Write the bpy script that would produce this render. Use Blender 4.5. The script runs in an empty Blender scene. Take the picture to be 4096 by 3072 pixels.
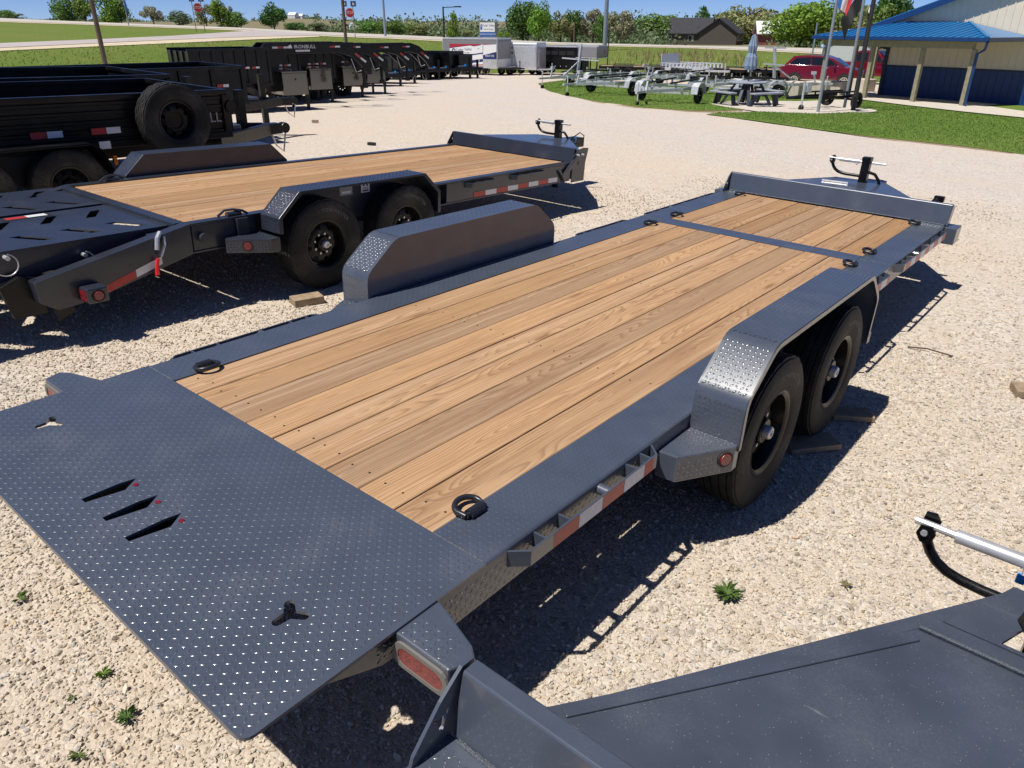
import bpy, bmesh, math, random
import numpy as np
from mathutils import Matrix, Vector
from mathutils.geometry import delaunay_2d_cdt

random.seed(7)
RNG = np.random.default_rng(7)
SC = bpy.context.scene
COL = SC.collection

# ------------------------------------------------------------------ survey of the camera
F_PX, CAM_D = 2955.42, (2.2096, -1.353, 2.0405)          # focal length in pixels of a 4096 wide frame
YAW, PITCH, ROLL = -0.6776, 0.4521, 0.0361
# the yard is not level: rows of LV are the level axes written in trailer axes
LV = np.array([[9.99689509e-01, -4.99792472e-04, 2.49125746e-02],
               [0.0, 9.99798822e-01, 2.00578195e-02],
               [-2.49175875e-02, -2.00515917e-02, 9.99488393e-01]])
def cam_axes():
    cy, sy, cp, sp = math.cos(YAW), math.sin(YAW), math.cos(PITCH), math.sin(PITCH)
    F = np.array([sy*cp, cy*cp, -sp]); R = np.array([cy, -sy, 0.0]); U = np.cross(R, F)
    c, s = math.cos(ROLL), math.sin(ROLL)
    return LV @ (c*R+s*U), LV @ (-s*R+c*U), LV @ F
CR, CU, CF = cam_axes()
CP = LV @ np.array(CAM_D)
cam = bpy.data.cameras.new('camera'); cam_ob = bpy.data.objects.new('camera', cam); COL.objects.link(cam_ob)
cam.sensor_width = 36.0; cam.lens = F_PX/4096*36.0; cam.clip_start = 0.05; cam.clip_end = 6000
cam_ob.matrix_world = Matrix(((CR[0], CU[0], -CF[0], CP[0]), (CR[1], CU[1], -CF[1], CP[1]), (CR[2], CU[2], -CF[2], CP[2]), (0, 0, 0, 1)))
SC.camera = cam_ob

# ------------------------------------------------------------------ sky, sun, exposure
SUN = LV @ np.array([-0.191, -0.474, 1.0]); SUN /= np.linalg.norm(SUN)
w = bpy.data.worlds.new('World'); SC.world = w; w.use_nodes = True
nt = w.node_tree; bg = nt.nodes['Background']
sky = nt.nodes.new('ShaderNodeTexSky'); sky.sky_type = 'NISHITA'; sky.sun_disc = False
sky.sun_elevation = math.asin(SUN[2]); sky.sun_rotation = math.atan2(SUN[0], SUN[1])
sky.altitude = 6000; sky.air_density = 1.0; sky.dust_density = 0.0; sky.ozone_density = 8.0
tint = nt.nodes.new('ShaderNodeMix'); tint.data_type = 'RGBA'; tint.blend_type = 'MULTIPLY'; tint.inputs['Factor'].default_value = 1.0
tint.inputs['B'].default_value = (0.80, 0.79, 0.92, 1)                     # deep clear blue of the photographed sky
nt.links.new(sky.outputs[0], tint.inputs['A']); nt.links.new(tint.outputs['Result'], bg.inputs[0]); bg.inputs[1].default_value = 0.086
sl = bpy.data.lights.new('sun', 'SUN'); sl.energy = 4.5; sl.angle = math.radians(0.53); sl.color = (1.0, 0.95, 0.87)
so = bpy.data.objects.new('sun', sl); COL.objects.link(so); so.location = (0, 0, 40)
so.rotation_euler = Vector(SUN).to_track_quat('Z', 'Y').to_euler()
SC.view_settings.view_transform = 'Standard'; SC.view_settings.look = 'None'
SC.view_settings.exposure = 0.32; SC.view_settings.gamma = 1.0; SC.view_settings.use_curve_mapping = False
SC.cycles.max_bounces = 5; SC.cycles.glossy_bounces = 3; SC.cycles.diffuse_bounces = 3; SC.cycles.transmission_bounces = 3
SC.cycles.transparent_max_bounces = 6

# ------------------------------------------------------------------ survey helpers (photo read at 2212 px width)
def sray(x, y):
    u = (x*1.8517-2048)/F_PX; v = (1536-y*1.8517)/F_PX
    d = CF+u*CR+v*CU
    return d/math.hypot(d[0], d[1])
def at(x, y, D):                                          # the place seen at (x, y), D metres off
    return CP+sray(x, y)*D
def ground(x, y):                                         # height of the gravel yard
    D = math.hypot(x-CP[0], y-CP[1]); k = min(1.0, 12/max(D, 1e-6))
    return -(0.02493*x+0.02007*y)*k-0.024*min(3*math.log1p(math.exp(min((D-9)/3, 50))), 75)
def gpt(x, y):                                            # the place on the yard seen at (x, y)
    d = sray(x, y); lo, hi = 0.3, 140.0
    for _ in range(60):
        m = (lo+hi)/2; p = CP+d*m
        if p[2] > ground(p[0], p[1]): lo = m
        else: hi = m
    return CP+d*hi

# ------------------------------------------------------------------ materials
def mat(name, col, rough=0.5, metal=0.0, spec=0.5, coat=0.0, var=0.0, vscale=6.0, bump=0.0, bscale=60.0, dust=0.0, rnd=0.0):
    m = bpy.data.materials.new(name); m.use_nodes = True
    t = m.node_tree; b = t.nodes['Principled BSDF']; L = t.links.new
    b.inputs['Base Color'].default_value = (*col, 1); b.inputs['Roughness'].default_value = rough
    b.inputs['Metallic'].default_value = metal; b.inputs['Specular IOR Level'].default_value = spec
    b.inputs['Coat Weight'].default_value = coat; b.inputs['Coat Roughness'].default_value = 0.08
    tc = t.nodes.new('ShaderNodeTexCoord')
    last = None
    if var or dust or rnd:
        mix = t.nodes.new('ShaderNodeHueSaturation'); mix.inputs['Color'].default_value = (*col, 1)
        last = mix.outputs[0]
        n = t.nodes.new('ShaderNodeTexNoise'); n.inputs['Scale'].default_value = vscale; n.inputs['Detail'].default_value = 6
        L(tc.outputs['Object'], n.inputs['Vector'])
        mr = t.nodes.new('ShaderNodeMapRange'); mr.inputs['From Min'].default_value = 0.3; mr.inputs['From Max'].default_value = 0.7
        mr.inputs['To Min'].default_value = 1-var; mr.inputs['To Max'].default_value = 1+var
        L(n.outputs['Fac'], mr.inputs['Value'])
        val = mr.outputs[0]
        if rnd:
            oi = t.nodes.new('ShaderNodeObjectInfo'); r2 = t.nodes.new('ShaderNodeMapRange')
            r2.inputs['To Min'].default_value = 1-rnd; r2.inputs['To Max'].default_value = 1+rnd
            L(oi.outputs['Random'], r2.inputs['Value'])
            mu = t.nodes.new('ShaderNodeMath'); mu.operation = 'MULTIPLY'; L(val, mu.inputs[0]); L(r2.outputs[0], mu.inputs[1]); val = mu.outputs[0]
        L(val, mix.inputs['Value'])
        if dust:
            n2 = t.nodes.new('ShaderNodeTexNoise'); n2.inputs['Scale'].default_value = 140; n2.inputs['Detail'].default_value = 8; n2.inputs['Roughness'].default_value = 0.7
            L(tc.outputs['Object'], n2.inputs['Vector'])
            n3 = t.nodes.new('ShaderNodeTexNoise'); n3.inputs['Scale'].default_value = 3.0; n3.inputs['Detail'].default_value = 4
            L(tc.outputs['Object'], n3.inputs['Vector'])
            m1 = t.nodes.new('ShaderNodeMath'); m1.operation = 'MULTIPLY'; L(n2.outputs['Fac'], m1.inputs[0]); L(n3.outputs['Fac'], m1.inputs[1])
            m2 = t.nodes.new('ShaderNodeMapRange'); m2.inputs['From Min'].default_value = 0.27; m2.inputs['From Max'].default_value = 0.42
            m2.inputs['To Max'].default_value = dust; L(m1.outputs[0], m2.inputs['Value'])
            mx = t.nodes.new('ShaderNodeMix'); mx.data_type = 'RGBA'; L(m2.outputs[0], mx.inputs['Factor']); L(last, mx.inputs['A'])
            mx.inputs['B'].default_value = (0.42, 0.37, 0.30, 1); last = mx.outputs['Result']
        L(last, b.inputs['Base Color'])
    if bump:
        n = t.nodes.new('ShaderNodeTexNoise'); n.inputs['Scale'].default_value = bscale; n.inputs['Detail'].default_value = 5
        L(tc.outputs['Object'], n.inputs['Vector'])
        bp = t.nodes.new('ShaderNodeBump'); bp.inputs['Strength'].default_value = bump; bp.inputs['Distance'].default_value = 0.01
        L(n.outputs['Fac'], bp.inputs['Height']); L(bp.outputs[0], b.inputs['Normal'])
    return m
M = {}
M['grey'] = mat('charcoal_paint', (0.058, 0.071, 0.098), 0.34, spec=0.7, coat=0.5, var=0.10, dust=0.10, bump=0.03, bscale=25)
M['grey2'] = mat('shade_charcoal_paint', (0.026, 0.031, 0.044), 0.30, spec=0.5, coat=0.25, var=0.10, dust=0.06, bump=0.03, bscale=25)  # charcoal darkened: shade on the ramp trailer's flanks put into the paint
M['tread2'] = mat('dark_checker_relief', (0.034, 0.042, 0.062), 0.18, spec=0.9, coat=0.8)  # relief to match, the same shade put into its colour
M['tread'] = mat('worn_checker_relief', (0.060, 0.073, 0.100), 0.25, spec=0.9, coat=0.8)
M['grey_old'] = mat('dusty_charcoal_paint', (0.050, 0.060, 0.084), 0.40, spec=0.5, coat=0.15, var=0.14, dust=0.05, bump=0.03, bscale=25)
M['black'] = mat('black_paint', (0.0045, 0.0045, 0.0055), 0.30, spec=0.30, coat=0.0, var=0.15, dust=0.05, bump=0.03, bscale=15)
M['boxblack'] = mat('polished_black_paint', (0.022, 0.021, 0.020), 0.16, spec=1.0, coat=1.0, bump=0.02, bscale=6)
M['blackflat'] = mat('flat_black', (0.010, 0.010, 0.010), 0.6, var=0.15)
M['rubber'] = mat('rubber', (0.014, 0.0135, 0.013), 0.72, spec=0.3, var=0.25, vscale=9, dust=0.20, bump=0.1, bscale=120)
M['grommet'] = mat('grey_rubber', (0.16, 0.15, 0.14), 0.6)
M['letter'] = mat('rubber_lettering', (0.17, 0.155, 0.14), 0.7)
M['rim'] = mat('gloss_black_rim', (0.010, 0.010, 0.010), 0.26, spec=0.22, coat=0.0)
M['zinc'] = mat('zinc_plate', (0.60, 0.60, 0.60), 0.36, metal=0.55, var=0.12, vscale=20)
M['galv'] = mat('galvanised_steel', (0.60, 0.62, 0.65), 0.42, metal=0.45, var=0.18, vscale=14)
M['alu'] = mat('aluminium_sheet', (0.70, 0.71, 0.73), 0.32, metal=0.6, var=0.08, vscale=3)
M['red'] = mat('reflector_red', (0.42, 0.035, 0.03), 0.35, var=0.1, vscale=60)
M['redlens'] = mat('red_lens', (0.20, 0.008, 0.014), 0.12, spec=0.6, coat=0.6, var=0.5, vscale=90, bump=0.4, bscale=180)
M['white'] = mat('reflector_white', (0.66, 0.67, 0.68), 0.4, var=0.06, vscale=60)
M['amber'] = mat('amber_lens', (0.70, 0.20, 0.02), 0.2, coat=0.5)
M['safety'] = mat('red_handle', (0.72, 0.02, 0.02), 0.4)
M['bluecap'] = mat('blue_tag', (0.03, 0.25, 0.62), 0.4)
M['decal'] = mat('white_decal', (0.80, 0.80, 0.79), 0.45)
M['decalgrey'] = mat('grey_decal', (0.30, 0.31, 0.33), 0.4)
M['navy'] = mat('navy_print', (0.02, 0.035, 0.14), 0.4)
M['ring'] = mat('dark_ring_paint', (0.016, 0.018, 0.024), 0.35, spec=0.5)
M['weld'] = mat('weld_bead', (0.09, 0.10, 0.12), 0.3, spec=0.7, bump=0.8, bscale=220)
M['block'] = mat('weathered_lumber', (0.30, 0.22, 0.14), 0.85, var=0.25, vscale=18, bump=0.3, bscale=80)
M['trailergrey'] = mat('grey_trailer_skin', (0.22, 0.22, 0.235), 0.32, coat=0.4, var=0.03)
M['concrete'] = mat('concrete', (0.52, 0.47, 0.40), 0.9, var=0.10, vscale=5, bump=0.2, bscale=60)
M['cream'] = mat('cream_steel_siding', (0.74, 0.65, 0.50), 0.45, var=0.03, vscale=2)
M['bluesteel'] = mat('blue_steel_siding', (0.006, 0.042, 0.155), 0.42, var=0.05)
M['navysteel'] = mat('navy_steel_siding', (0.010, 0.030, 0.085), 0.42, var=0.05)
M['roof'] = mat('blue_steel_roof', (0.020, 0.17, 0.40), 0.33, var=0.05, coat=0.2)
M['post'] = mat('treated_timber', (0.26, 0.24, 0.16), 0.8, var=0.18, vscale=7, bump=0.2)
M['trim'] = mat('dark_trim', (0.012, 0.02, 0.045), 0.4)
M['carred'] = mat('red_car_paint', (0.125, 0.003, 0.010), 0.2, spec=0.5, coat=0.5)
M['glass'] = mat('tinted_glass', (0.008, 0.010, 0.012), 0.05, spec=0.7, coat=0.5)
M['chrome'] = mat('bright_trim', (0.75, 0.75, 0.76), 0.15, metal=1.0)
M['vanwhite'] = mat('white_car_paint', (0.75, 0.76, 0.77), 0.3, coat=0.6)
M['stopred'] = mat('sign_red', (0.55, 0.02, 0.03), 0.45)
M['signblue'] = mat('sign_blue', (0.03, 0.06, 0.20), 0.45)
M['polegrey'] = mat('pole_steel', (0.34, 0.37, 0.42), 0.4, metal=0.5, var=0.08)
M['polebrown'] = mat('weathered_brown_pole', (0.12, 0.085, 0.065), 0.75, var=0.2, vscale=5, bump=0.2)
M['poledark'] = mat('dark_bronze_pole', (0.03, 0.028, 0.03), 0.5)
M['umbrella'] = mat('faded_blue_cloth', (0.20, 0.27, 0.38), 0.85, var=0.15, vscale=8)
M['table'] = mat('navy_recycled_plastic', (0.018, 0.024, 0.045), 0.55, var=0.1)
M['tabletop'] = mat('grey_recycled_plastic', (0.30, 0.33, 0.38), 0.5, var=0.08)
M['roofdark'] = mat('dark_shingles', (0.030, 0.031, 0.037), 0.85, var=0.3, vscale=3)
M['brick'] = mat('brown_brick', (0.085, 0.072, 0.062), 0.85, var=0.2, vscale=4)
M['barnred'] = mat('barn_red', (0.22, 0.07, 0.06), 0.75, var=0.15)
M['barnwhite'] = mat('white_siding', (0.66, 0.67, 0.68), 0.6, var=0.05)
M['bark'] = mat('bark', (0.10, 0.075, 0.055), 0.9, var=0.3, vscale=6, bump=0.5)
M['signlight'] = mat('light_blue_print', (0.30, 0.46, 0.72), 0.45)
M['printred'] = mat('red_print', (0.42, 0.02, 0.04), 0.45)

def leaf_mat(name, col, trans=0.25, var=0.35):
    m = bpy.data.materials.new(name); m.use_nodes = True
    t = m.node_tree; b = t.nodes['Principled BSDF']; L = t.links.new
    b.inputs['Roughness'].default_value = 0.6; b.inputs['Specular IOR Level'].default_value = 0.25
    a = t.nodes.new('ShaderNodeAttribute'); a.attribute_name = 'tint'
    oi = t.nodes.new('ShaderNodeObjectInfo')
    hs = t.nodes.new('ShaderNodeHueSaturation'); hs.inputs['Color'].default_value = (*col, 1)
    r1 = t.nodes.new('ShaderNodeMapRange'); r1.inputs['To Min'].default_value = 0.482; r1.inputs['To Max'].default_value = 0.515
    L(oi.outputs['Random'], r1.inputs['Value']); L(r1.outputs[0], hs.inputs['Hue'])
    r2 = t.nodes.new('ShaderNodeMapRange'); r2.inputs['To Min'].default_value = 1-var; r2.inputs['To Max'].default_value = 1+var
    L(a.outputs['Fac'], r2.inputs['Value']); L(r2.outputs[0], hs.inputs['Value'])
    L(hs.outputs[0], b.inputs['Base Color'])
    tr = t.nodes.new('ShaderNodeBsdfTranslucent'); L(hs.outputs[0], tr.inputs[0])
    mx = t.nodes.new('ShaderNodeMixShader'); mx.inputs[0].default_value = trans
    L(b.outputs[0], mx.inputs[1]); L(tr.outputs[0], mx.inputs[2]); L(mx.outputs[0], t.nodes['Material Output'].inputs[0])
    return m
M['leaf_dark'] = leaf_mat('dark_green_leaves', (0.085, 0.175, 0.040))
M['leaf_mid'] = leaf_mat('mid_green_leaves', (0.145, 0.250, 0.055))
M['leaf_lime'] = leaf_mat('spring_green_leaves', (0.190, 0.330, 0.045))
M['leaf_olive'] = leaf_mat('olive_spring_leaves', (0.260, 0.290, 0.120))
M['leaf_grey'] = leaf_mat('budding_grey_twigs', (0.300, 0.295, 0.180))
M['leaf_far'] = leaf_mat('far_woodland_leaves', (0.150, 0.205, 0.100))  # distance haze put into the leaf colour as a duller green
M['weed'] = leaf_mat('weed_leaves', (0.150, 0.240, 0.060), 0.15)
M['blade'] = leaf_mat('grass_blades', (0.115, 0.205, 0.036), 0.2, 0.25)
M['blade_dry'] = leaf_mat('dry_grass_blades', (0.36, 0.30, 0.15), 0.2, 0.35)

def nodes(name):
    m = bpy.data.materials.new(name); m.use_nodes = True
    t = m.node_tree
    return m, t, t.nodes['Principled BSDF'], t.nodes.new, t.links.new
def noise(t, vec, scale, detail=5, rough=0.55, dist=0.0):
    n = t.nodes.new('ShaderNodeTexNoise'); n.inputs['Scale'].default_value = scale; n.inputs['Detail'].default_value = detail
    n.inputs['Roughness'].default_value = rough; n.inputs['Distortion'].default_value = dist
    t.links.new(vec, n.inputs['Vector']); return n.outputs['Fac']
def ramp(t, fac, *stops):
    r = t.nodes.new('ShaderNodeValToRGB'); e = r.color_ramp.elements
    while len(e) < len(stops): e.new(0.5)
    for k, (p, c) in enumerate(stops): e[k].position = p; e[k].color = (*c, 1)
    t.links.new(fac, r.inputs[0]); return r.outputs[0]
def mth(t, op, a, b=None, c=None):
    n = t.nodes.new('ShaderNodeMath'); n.operation = op
    for k, v in enumerate((a, b, c)):
        if v is None: continue
        if isinstance(v, (int, float)): n.inputs[k].default_value = v
        else: t.links.new(v, n.inputs[k])
    return n.outputs[0]
def mixc(t, f, a, b):
    n = t.nodes.new('ShaderNodeMix'); n.data_type = 'RGBA'
    for k, v in (('Factor', f), ('A', a), ('B', b)):
        if isinstance(v, (int, float)): n.inputs[k].default_value = v
        elif isinstance(v, tuple): n.inputs[k].default_value = (*v, 1)
        else: t.links.new(v, n.inputs[k])
    return n.outputs['Result']

# gravel yard: packed fines, broken stone, and the dusty grey driving lane
m, t, b, N, L = nodes('yard_gravel'); M['gravel'] = m
tc = N('ShaderNodeTexCoord').outputs['Object']
big = noise(t, tc, 0.35, 6); mid = noise(t, tc, 3.0, 6); fine = noise(t, tc, 28, 8, 0.7)
vo = N('ShaderNodeTexVoronoi'); vo.inputs['Scale'].default_value = 42; L(tc, vo.inputs['Vector'])
vo2 = N('ShaderNodeTexVoronoi'); vo2.feature = 'DISTANCE_TO_EDGE'; vo2.inputs['Scale'].default_value = 42; L(tc, vo2.inputs['Vector'])
stonec = ramp(t, vo.outputs['Color'], (0.05, (0.26, 0.22, 0.18)), (0.35, (0.53, 0.465, 0.395)), (0.9, (0.66, 0.60, 0.525)))
finec = ramp(t, fine, (0.3, (0.44, 0.37, 0.295)), (0.65, (0.62, 0.535, 0.435)))
c1 = mixc(t, ramp(t, mid, (0.38, (0, 0, 0)), (0.66, (0.75,)*3)), stonec, finec)
lane = N('ShaderNodeAttribute'); lane.attribute_name = 'lane'
lanec = mixc(t, 0.55, ramp(t, mid, (0.3, (0.43, 0.385, 0.365)), (0.7, (0.56, 0.51, 0.485))), ramp(t, vo.outputs['Color'], (0.05, (0.22, 0.205, 0.195)), (0.4, (0.52, 0.485, 0.465)), (0.9, (0.65, 0.615, 0.59))))
lf = mth(t, 'MULTIPLY', lane.outputs['Fac'], ramp(t, big, (0.25, (0.35,)*3), (0.6, (0.95,)*3)))
c2 = mixc(t, lf, c1, lanec)
c3 = mixc(t, ramp(t, big, (0.42, (0, 0, 0)), (0.66, (0.42,)*3)), c2, (0.60, 0.475, 0.355))
specks = N('ShaderNodeTexVoronoi'); specks.inputs['Scale'].default_value = 5.5; L(tc, specks.inputs['Vector'])
sp = ramp(t, specks.outputs['Distance'], (0.05, (0.55,)*3), (0.11, (0, 0, 0)))
c4 = mixc(t, sp, c3, (0.17, 0.15, 0.13))
gr = N('ShaderNodeAttribute'); gr.attribute_name = 'grass'
c5 = mixc(t, gr.outputs['Fac'], c4, (0.09, 0.13, 0.024)); L(c5, b.inputs['Base Color'])
b.inputs['Roughness'].default_value = 0.95; b.inputs['Specular IOR Level'].default_value = 0.15
hgt = mth(t, 'ADD', mth(t, 'MULTIPLY', ramp(t, vo2.outputs['Distance'], (0.0, (0, 0, 0)), (0.25, (1, 1, 1))), 0.22), mth(t, 'MULTIPLY', fine, 0.9))
bp = N('ShaderNodeBump'); bp.inputs['Strength'].default_value = 0.7; bp.inputs['Distance'].default_value = 0.02
L(hgt, bp.inputs['Height']); L(bp.outputs[0], b.inputs['Normal'])

m, t, b, N, L = nodes('crushed_limestone'); M['stone'] = m
a = N('ShaderNodeAttribute'); a.attribute_name = 'tint'
tc = N('ShaderNodeTexCoord').outputs['Object']
cc = ramp(t, a.outputs['Fac'], (0.0, (0.20, 0.172, 0.135)), (0.14, (0.41, 0.352, 0.275)), (0.45, (0.555, 0.485, 0.385)), (0.76, (0.68, 0.61, 0.505)), (0.86, (0.56, 0.42, 0.26)), (0.92, (0.36, 0.355, 0.35)), (1.0, (0.56, 0.545, 0.53)))
L(mixc(t, 0.25, cc, ramp(t, noise(t, tc, 60, 6, 0.7), (0.3, (0.36, 0.305, 0.235)), (0.7, (0.62, 0.545, 0.44)))), b.inputs['Base Color'])
b.inputs['Roughness'].default_value = 0.9; b.inputs['Specular IOR Level'].default_value = 0.2

# white flecks and scuffs on the tongue plate
m = M['grey_old']; t = m.node_tree; b = t.nodes['Principled BSDF']; N = t.nodes.new; L = t.links.new
src = b.inputs['Base Color'].links[0].from_socket; tc = N('ShaderNodeTexCoord').outputs['Object']
vo = N('ShaderNodeTexVoronoi'); vo.inputs['Scale'].default_value = 150; L(tc, vo.inputs['Vector'])
sepc = N('ShaderNodeSeparateColor'); L(vo.outputs['Color'], sepc.inputs[0])
fl = mth(t, 'MULTIPLY', ramp(t, vo.outputs['Distance'], (0.10, (1, 1, 1)), (0.20, (0, 0, 0))), ramp(t, sepc.outputs[0], (0.84, (0, 0, 0)), (0.90, (0.6,)*3)))
mp = N('ShaderNodeMapping'); mp.inputs['Rotation'].default_value = (0, 0, 0.5); mp.inputs['Scale'].default_value = (4, 26, 4); L(tc, mp.inputs[0])
scf = ramp(t, noise(t, mp.outputs[0], 1.0, 6, 0.7), (0.66, (0, 0, 0)), (0.76, (0.4,)*3))
L(mixc(t, mth(t, 'MAXIMUM', fl, scf), src, (0.40, 0.39, 0.37)), b.inputs['Base Color'])
# pine deck boards
m, t, b, N, L = nodes('pine_deck_board'); M['wood'] = m
tc = N('ShaderNodeTexCoord').outputs['Object']; oi = N('ShaderNodeObjectInfo').outputs['Random']
sx = N('ShaderNodeSeparateXYZ'); L(tc, sx.inputs[0])
shift = N('ShaderNodeCombineXYZ'); L(mth(t, 'MULTIPLY', oi, 31.0), shift.inputs[0]); L(mth(t, 'MULTIPLY', oi, 77.0), shift.inputs[1])
va = N('ShaderNodeVectorMath'); L(tc, va.inputs[0]); L(shift.outputs[0], va.inputs[1])
mp = N('ShaderNodeMapping'); mp.inputs['Scale'].default_value = (5.0, 0.55, 5.0); L(va.outputs[0], mp.inputs[0])
slow = noise(t, mp.outputs[0], 1.0, 2, 0.5); wig = noise(t, mp.outputs[0], 3.2, 4, 0.6)
cx = mth(t, 'MULTIPLY', mth(t, 'SUBTRACT', mth(t, 'FRACT', mth(t, 'MULTIPLY', oi, 17.3)), 0.5), 0.16)
dx = mth(t, 'ADD', mth(t, 'SUBTRACT', sx.outputs[0], cx), mth(t, 'MULTIPLY', mth(t, 'SUBTRACT', wig, 0.5), 0.024))
dz = mth(t, 'ADD', mth(t, 'MULTIPLY', mth(t, 'SUBTRACT', slow, 0.5), 0.42), 0.02)
rr = mth(t, 'SQRT', mth(t, 'ADD', mth(t, 'MULTIPLY', dx, dx), mth(t, 'MULTIPLY', dz, dz)))
ring = mth(t, 'FRACT', mth(t, 'MULTIPLY', rr, 88.0))
ringc = ramp(t, ring, (0.0, (0.48, 0.305, 0.172)), (0.50, (0.43, 0.262, 0.142)), (0.84, (0.225, 0.122, 0.064)), (1.0, (0.46, 0.290, 0.162)))
mp2 = N('ShaderNodeMapping'); mp2.inputs['Scale'].default_value = (130, 3.0, 130); L(va.outputs[0], mp2.inputs[0])
fib = noise(t, mp2.outputs[0], 1.0, 4, 0.6)
w1 = mixc(t, 0.32, ringc, ramp(t, fib, (0.3, (0.36, 0.215, 0.105)), (0.7, (0.56, 0.365, 0.195))))
hs = N('ShaderNodeHueSaturation'); L(w1, hs.inputs['Color'])
L(mth(t, 'ADD', 0.76, mth(t, 'MULTIPLY', mth(t, 'FRACT', mth(t, 'MULTIPLY', oi, 9.7)), 0.32)), hs.inputs['Value'])
L(mth(t, 'ADD', 0.94, mth(t, 'MULTIPLY', mth(t, 'FRACT', mth(t, 'MULTIPLY', oi, 5.3)), 0.17)), hs.inputs['Saturation'])
mp3 = N('ShaderNodeMapping'); mp3.inputs['Scale'].default_value = (6.0, 1.3, 6.0); L(va.outputs[0], mp3.inputs[0])
kn = N('ShaderNodeTexVoronoi'); kn.inputs['Scale'].default_value = 0.95; L(mp3.outputs[0], kn.inputs['Vector'])
kf = ramp(t, kn.outputs['Distance'], (0.0, (1, 1, 1)), (0.07, (0.8,)*3), (0.10, (0.25,)*3), (0.20, (0, 0, 0)))
w2 = mixc(t, mth(t, 'MULTIPLY', kf, 0.9), hs.outputs[0], (0.20, 0.10, 0.045))
st = noise(t, mp.outputs[0], 0.8, 5, 0.7)
w3 = mixc(t, ramp(t, st, (0.52, (0, 0, 0)), (0.74, (0.6,)*3)), w2, (0.27, 0.185, 0.125))
mp4 = N('ShaderNodeMapping'); mp4.inputs['Scale'].default_value = (34, 0.9, 34); L(va.outputs[0], mp4.inputs[0])
sk1 = noise(t, mp4.outputs[0], 1.0, 5, 0.62); sk2 = noise(t, mp.outputs[0], 1.7, 3, 0.5)
w4 = mixc(t, mth(t, 'MULTIPLY', ramp(t, sk1, (0.44, (0, 0, 0)), (0.62, (0.9,)*3)), ramp(t, sk2, (0.38, (0.15,)*3), (0.62, (0.9,)*3))), w3, (0.25, 0.135, 0.070))
w5 = mixc(t, ramp(t, noise(t, mp4.outputs[0], 0.6, 4, 0.6), (0.58, (0, 0, 0)), (0.74, (0.45,)*3)), w4, (0.58, 0.42, 0.285))
L(w5, b.inputs['Base Color']); b.inputs['Roughness'].default_value = 0.68; b.inputs['Specular IOR Level'].default_value = 0.3
bp = N('ShaderNodeBump'); bp.inputs['Strength'].default_value = 0.25; bp.inputs['Distance'].default_value = 0.003
L(mth(t, 'ADD', fib, mth(t, 'MULTIPLY', ring, 0.5)), bp.inputs['Height']); L(bp.outputs[0], b.inputs['Normal'])

def grass_mat(name, a, c, d, sc=1.0):
    m, t, b, N, L = nodes(name)
    tc = N('ShaderNodeTexCoord').outputs['Object']
    n1 = noise(t, tc, 0.35*sc, 6, 0.6); n2 = noise(t, tc, 7*sc, 8, 0.7); n3 = noise(t, tc, 1.6*sc, 5, 0.6)
    c1 = ramp(t, n2, (0.3, a), (0.7, c))
    L(mixc(t, ramp(t, mth(t, 'MULTIPLY', mth(t, 'ADD', n1, n3), 0.5), (0.42, (0, 0, 0)), (0.66, (0.8,)*3)), c1, d), b.inputs['Base Color'])
    b.inputs['Roughness'].default_value = 0.9; b.inputs['Specular IOR Level'].default_value = 0.1
    bp = N('ShaderNodeBump'); bp.inputs['Strength'].default_value = 1.0; bp.inputs['Distance'].default_value = 0.06
    L(n2, bp.inputs['Height']); L(bp.outputs[0], b.inputs['Normal'])
    return m
M['lawn'] = grass_mat('mown_lawn', (0.082, 0.145, 0.024), (0.135, 0.220, 0.038), (0.175, 0.215, 0.055))
M['bank'] = grass_mat('rough_bank_grass', (0.090, 0.140, 0.025), (0.140, 0.195, 0.038), (0.165, 0.175, 0.050), 0.5)
M['field'] = grass_mat('bare_field', (0.19, 0.155, 0.105), (0.24, 0.20, 0.135), (0.15, 0.16, 0.07), 0.05)
M['road'] = mat('pale_concrete_road', (0.46, 0.43, 0.38), 0.9, var=0.08, vscale=0.5)
M['asphalt'] = mat('greyish_side_road', (0.40, 0.36, 0.35), 0.9, var=0.08, vscale=0.5)
M['shoulder'] = mat('tan_gravel_shoulder', (0.54, 0.46, 0.32), 0.95, var=0.12, vscale=1.2)
M['dirt'] = mat('worn_dirt', (0.33, 0.24, 0.14), 0.95, var=0.25, vscale=3)

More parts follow.
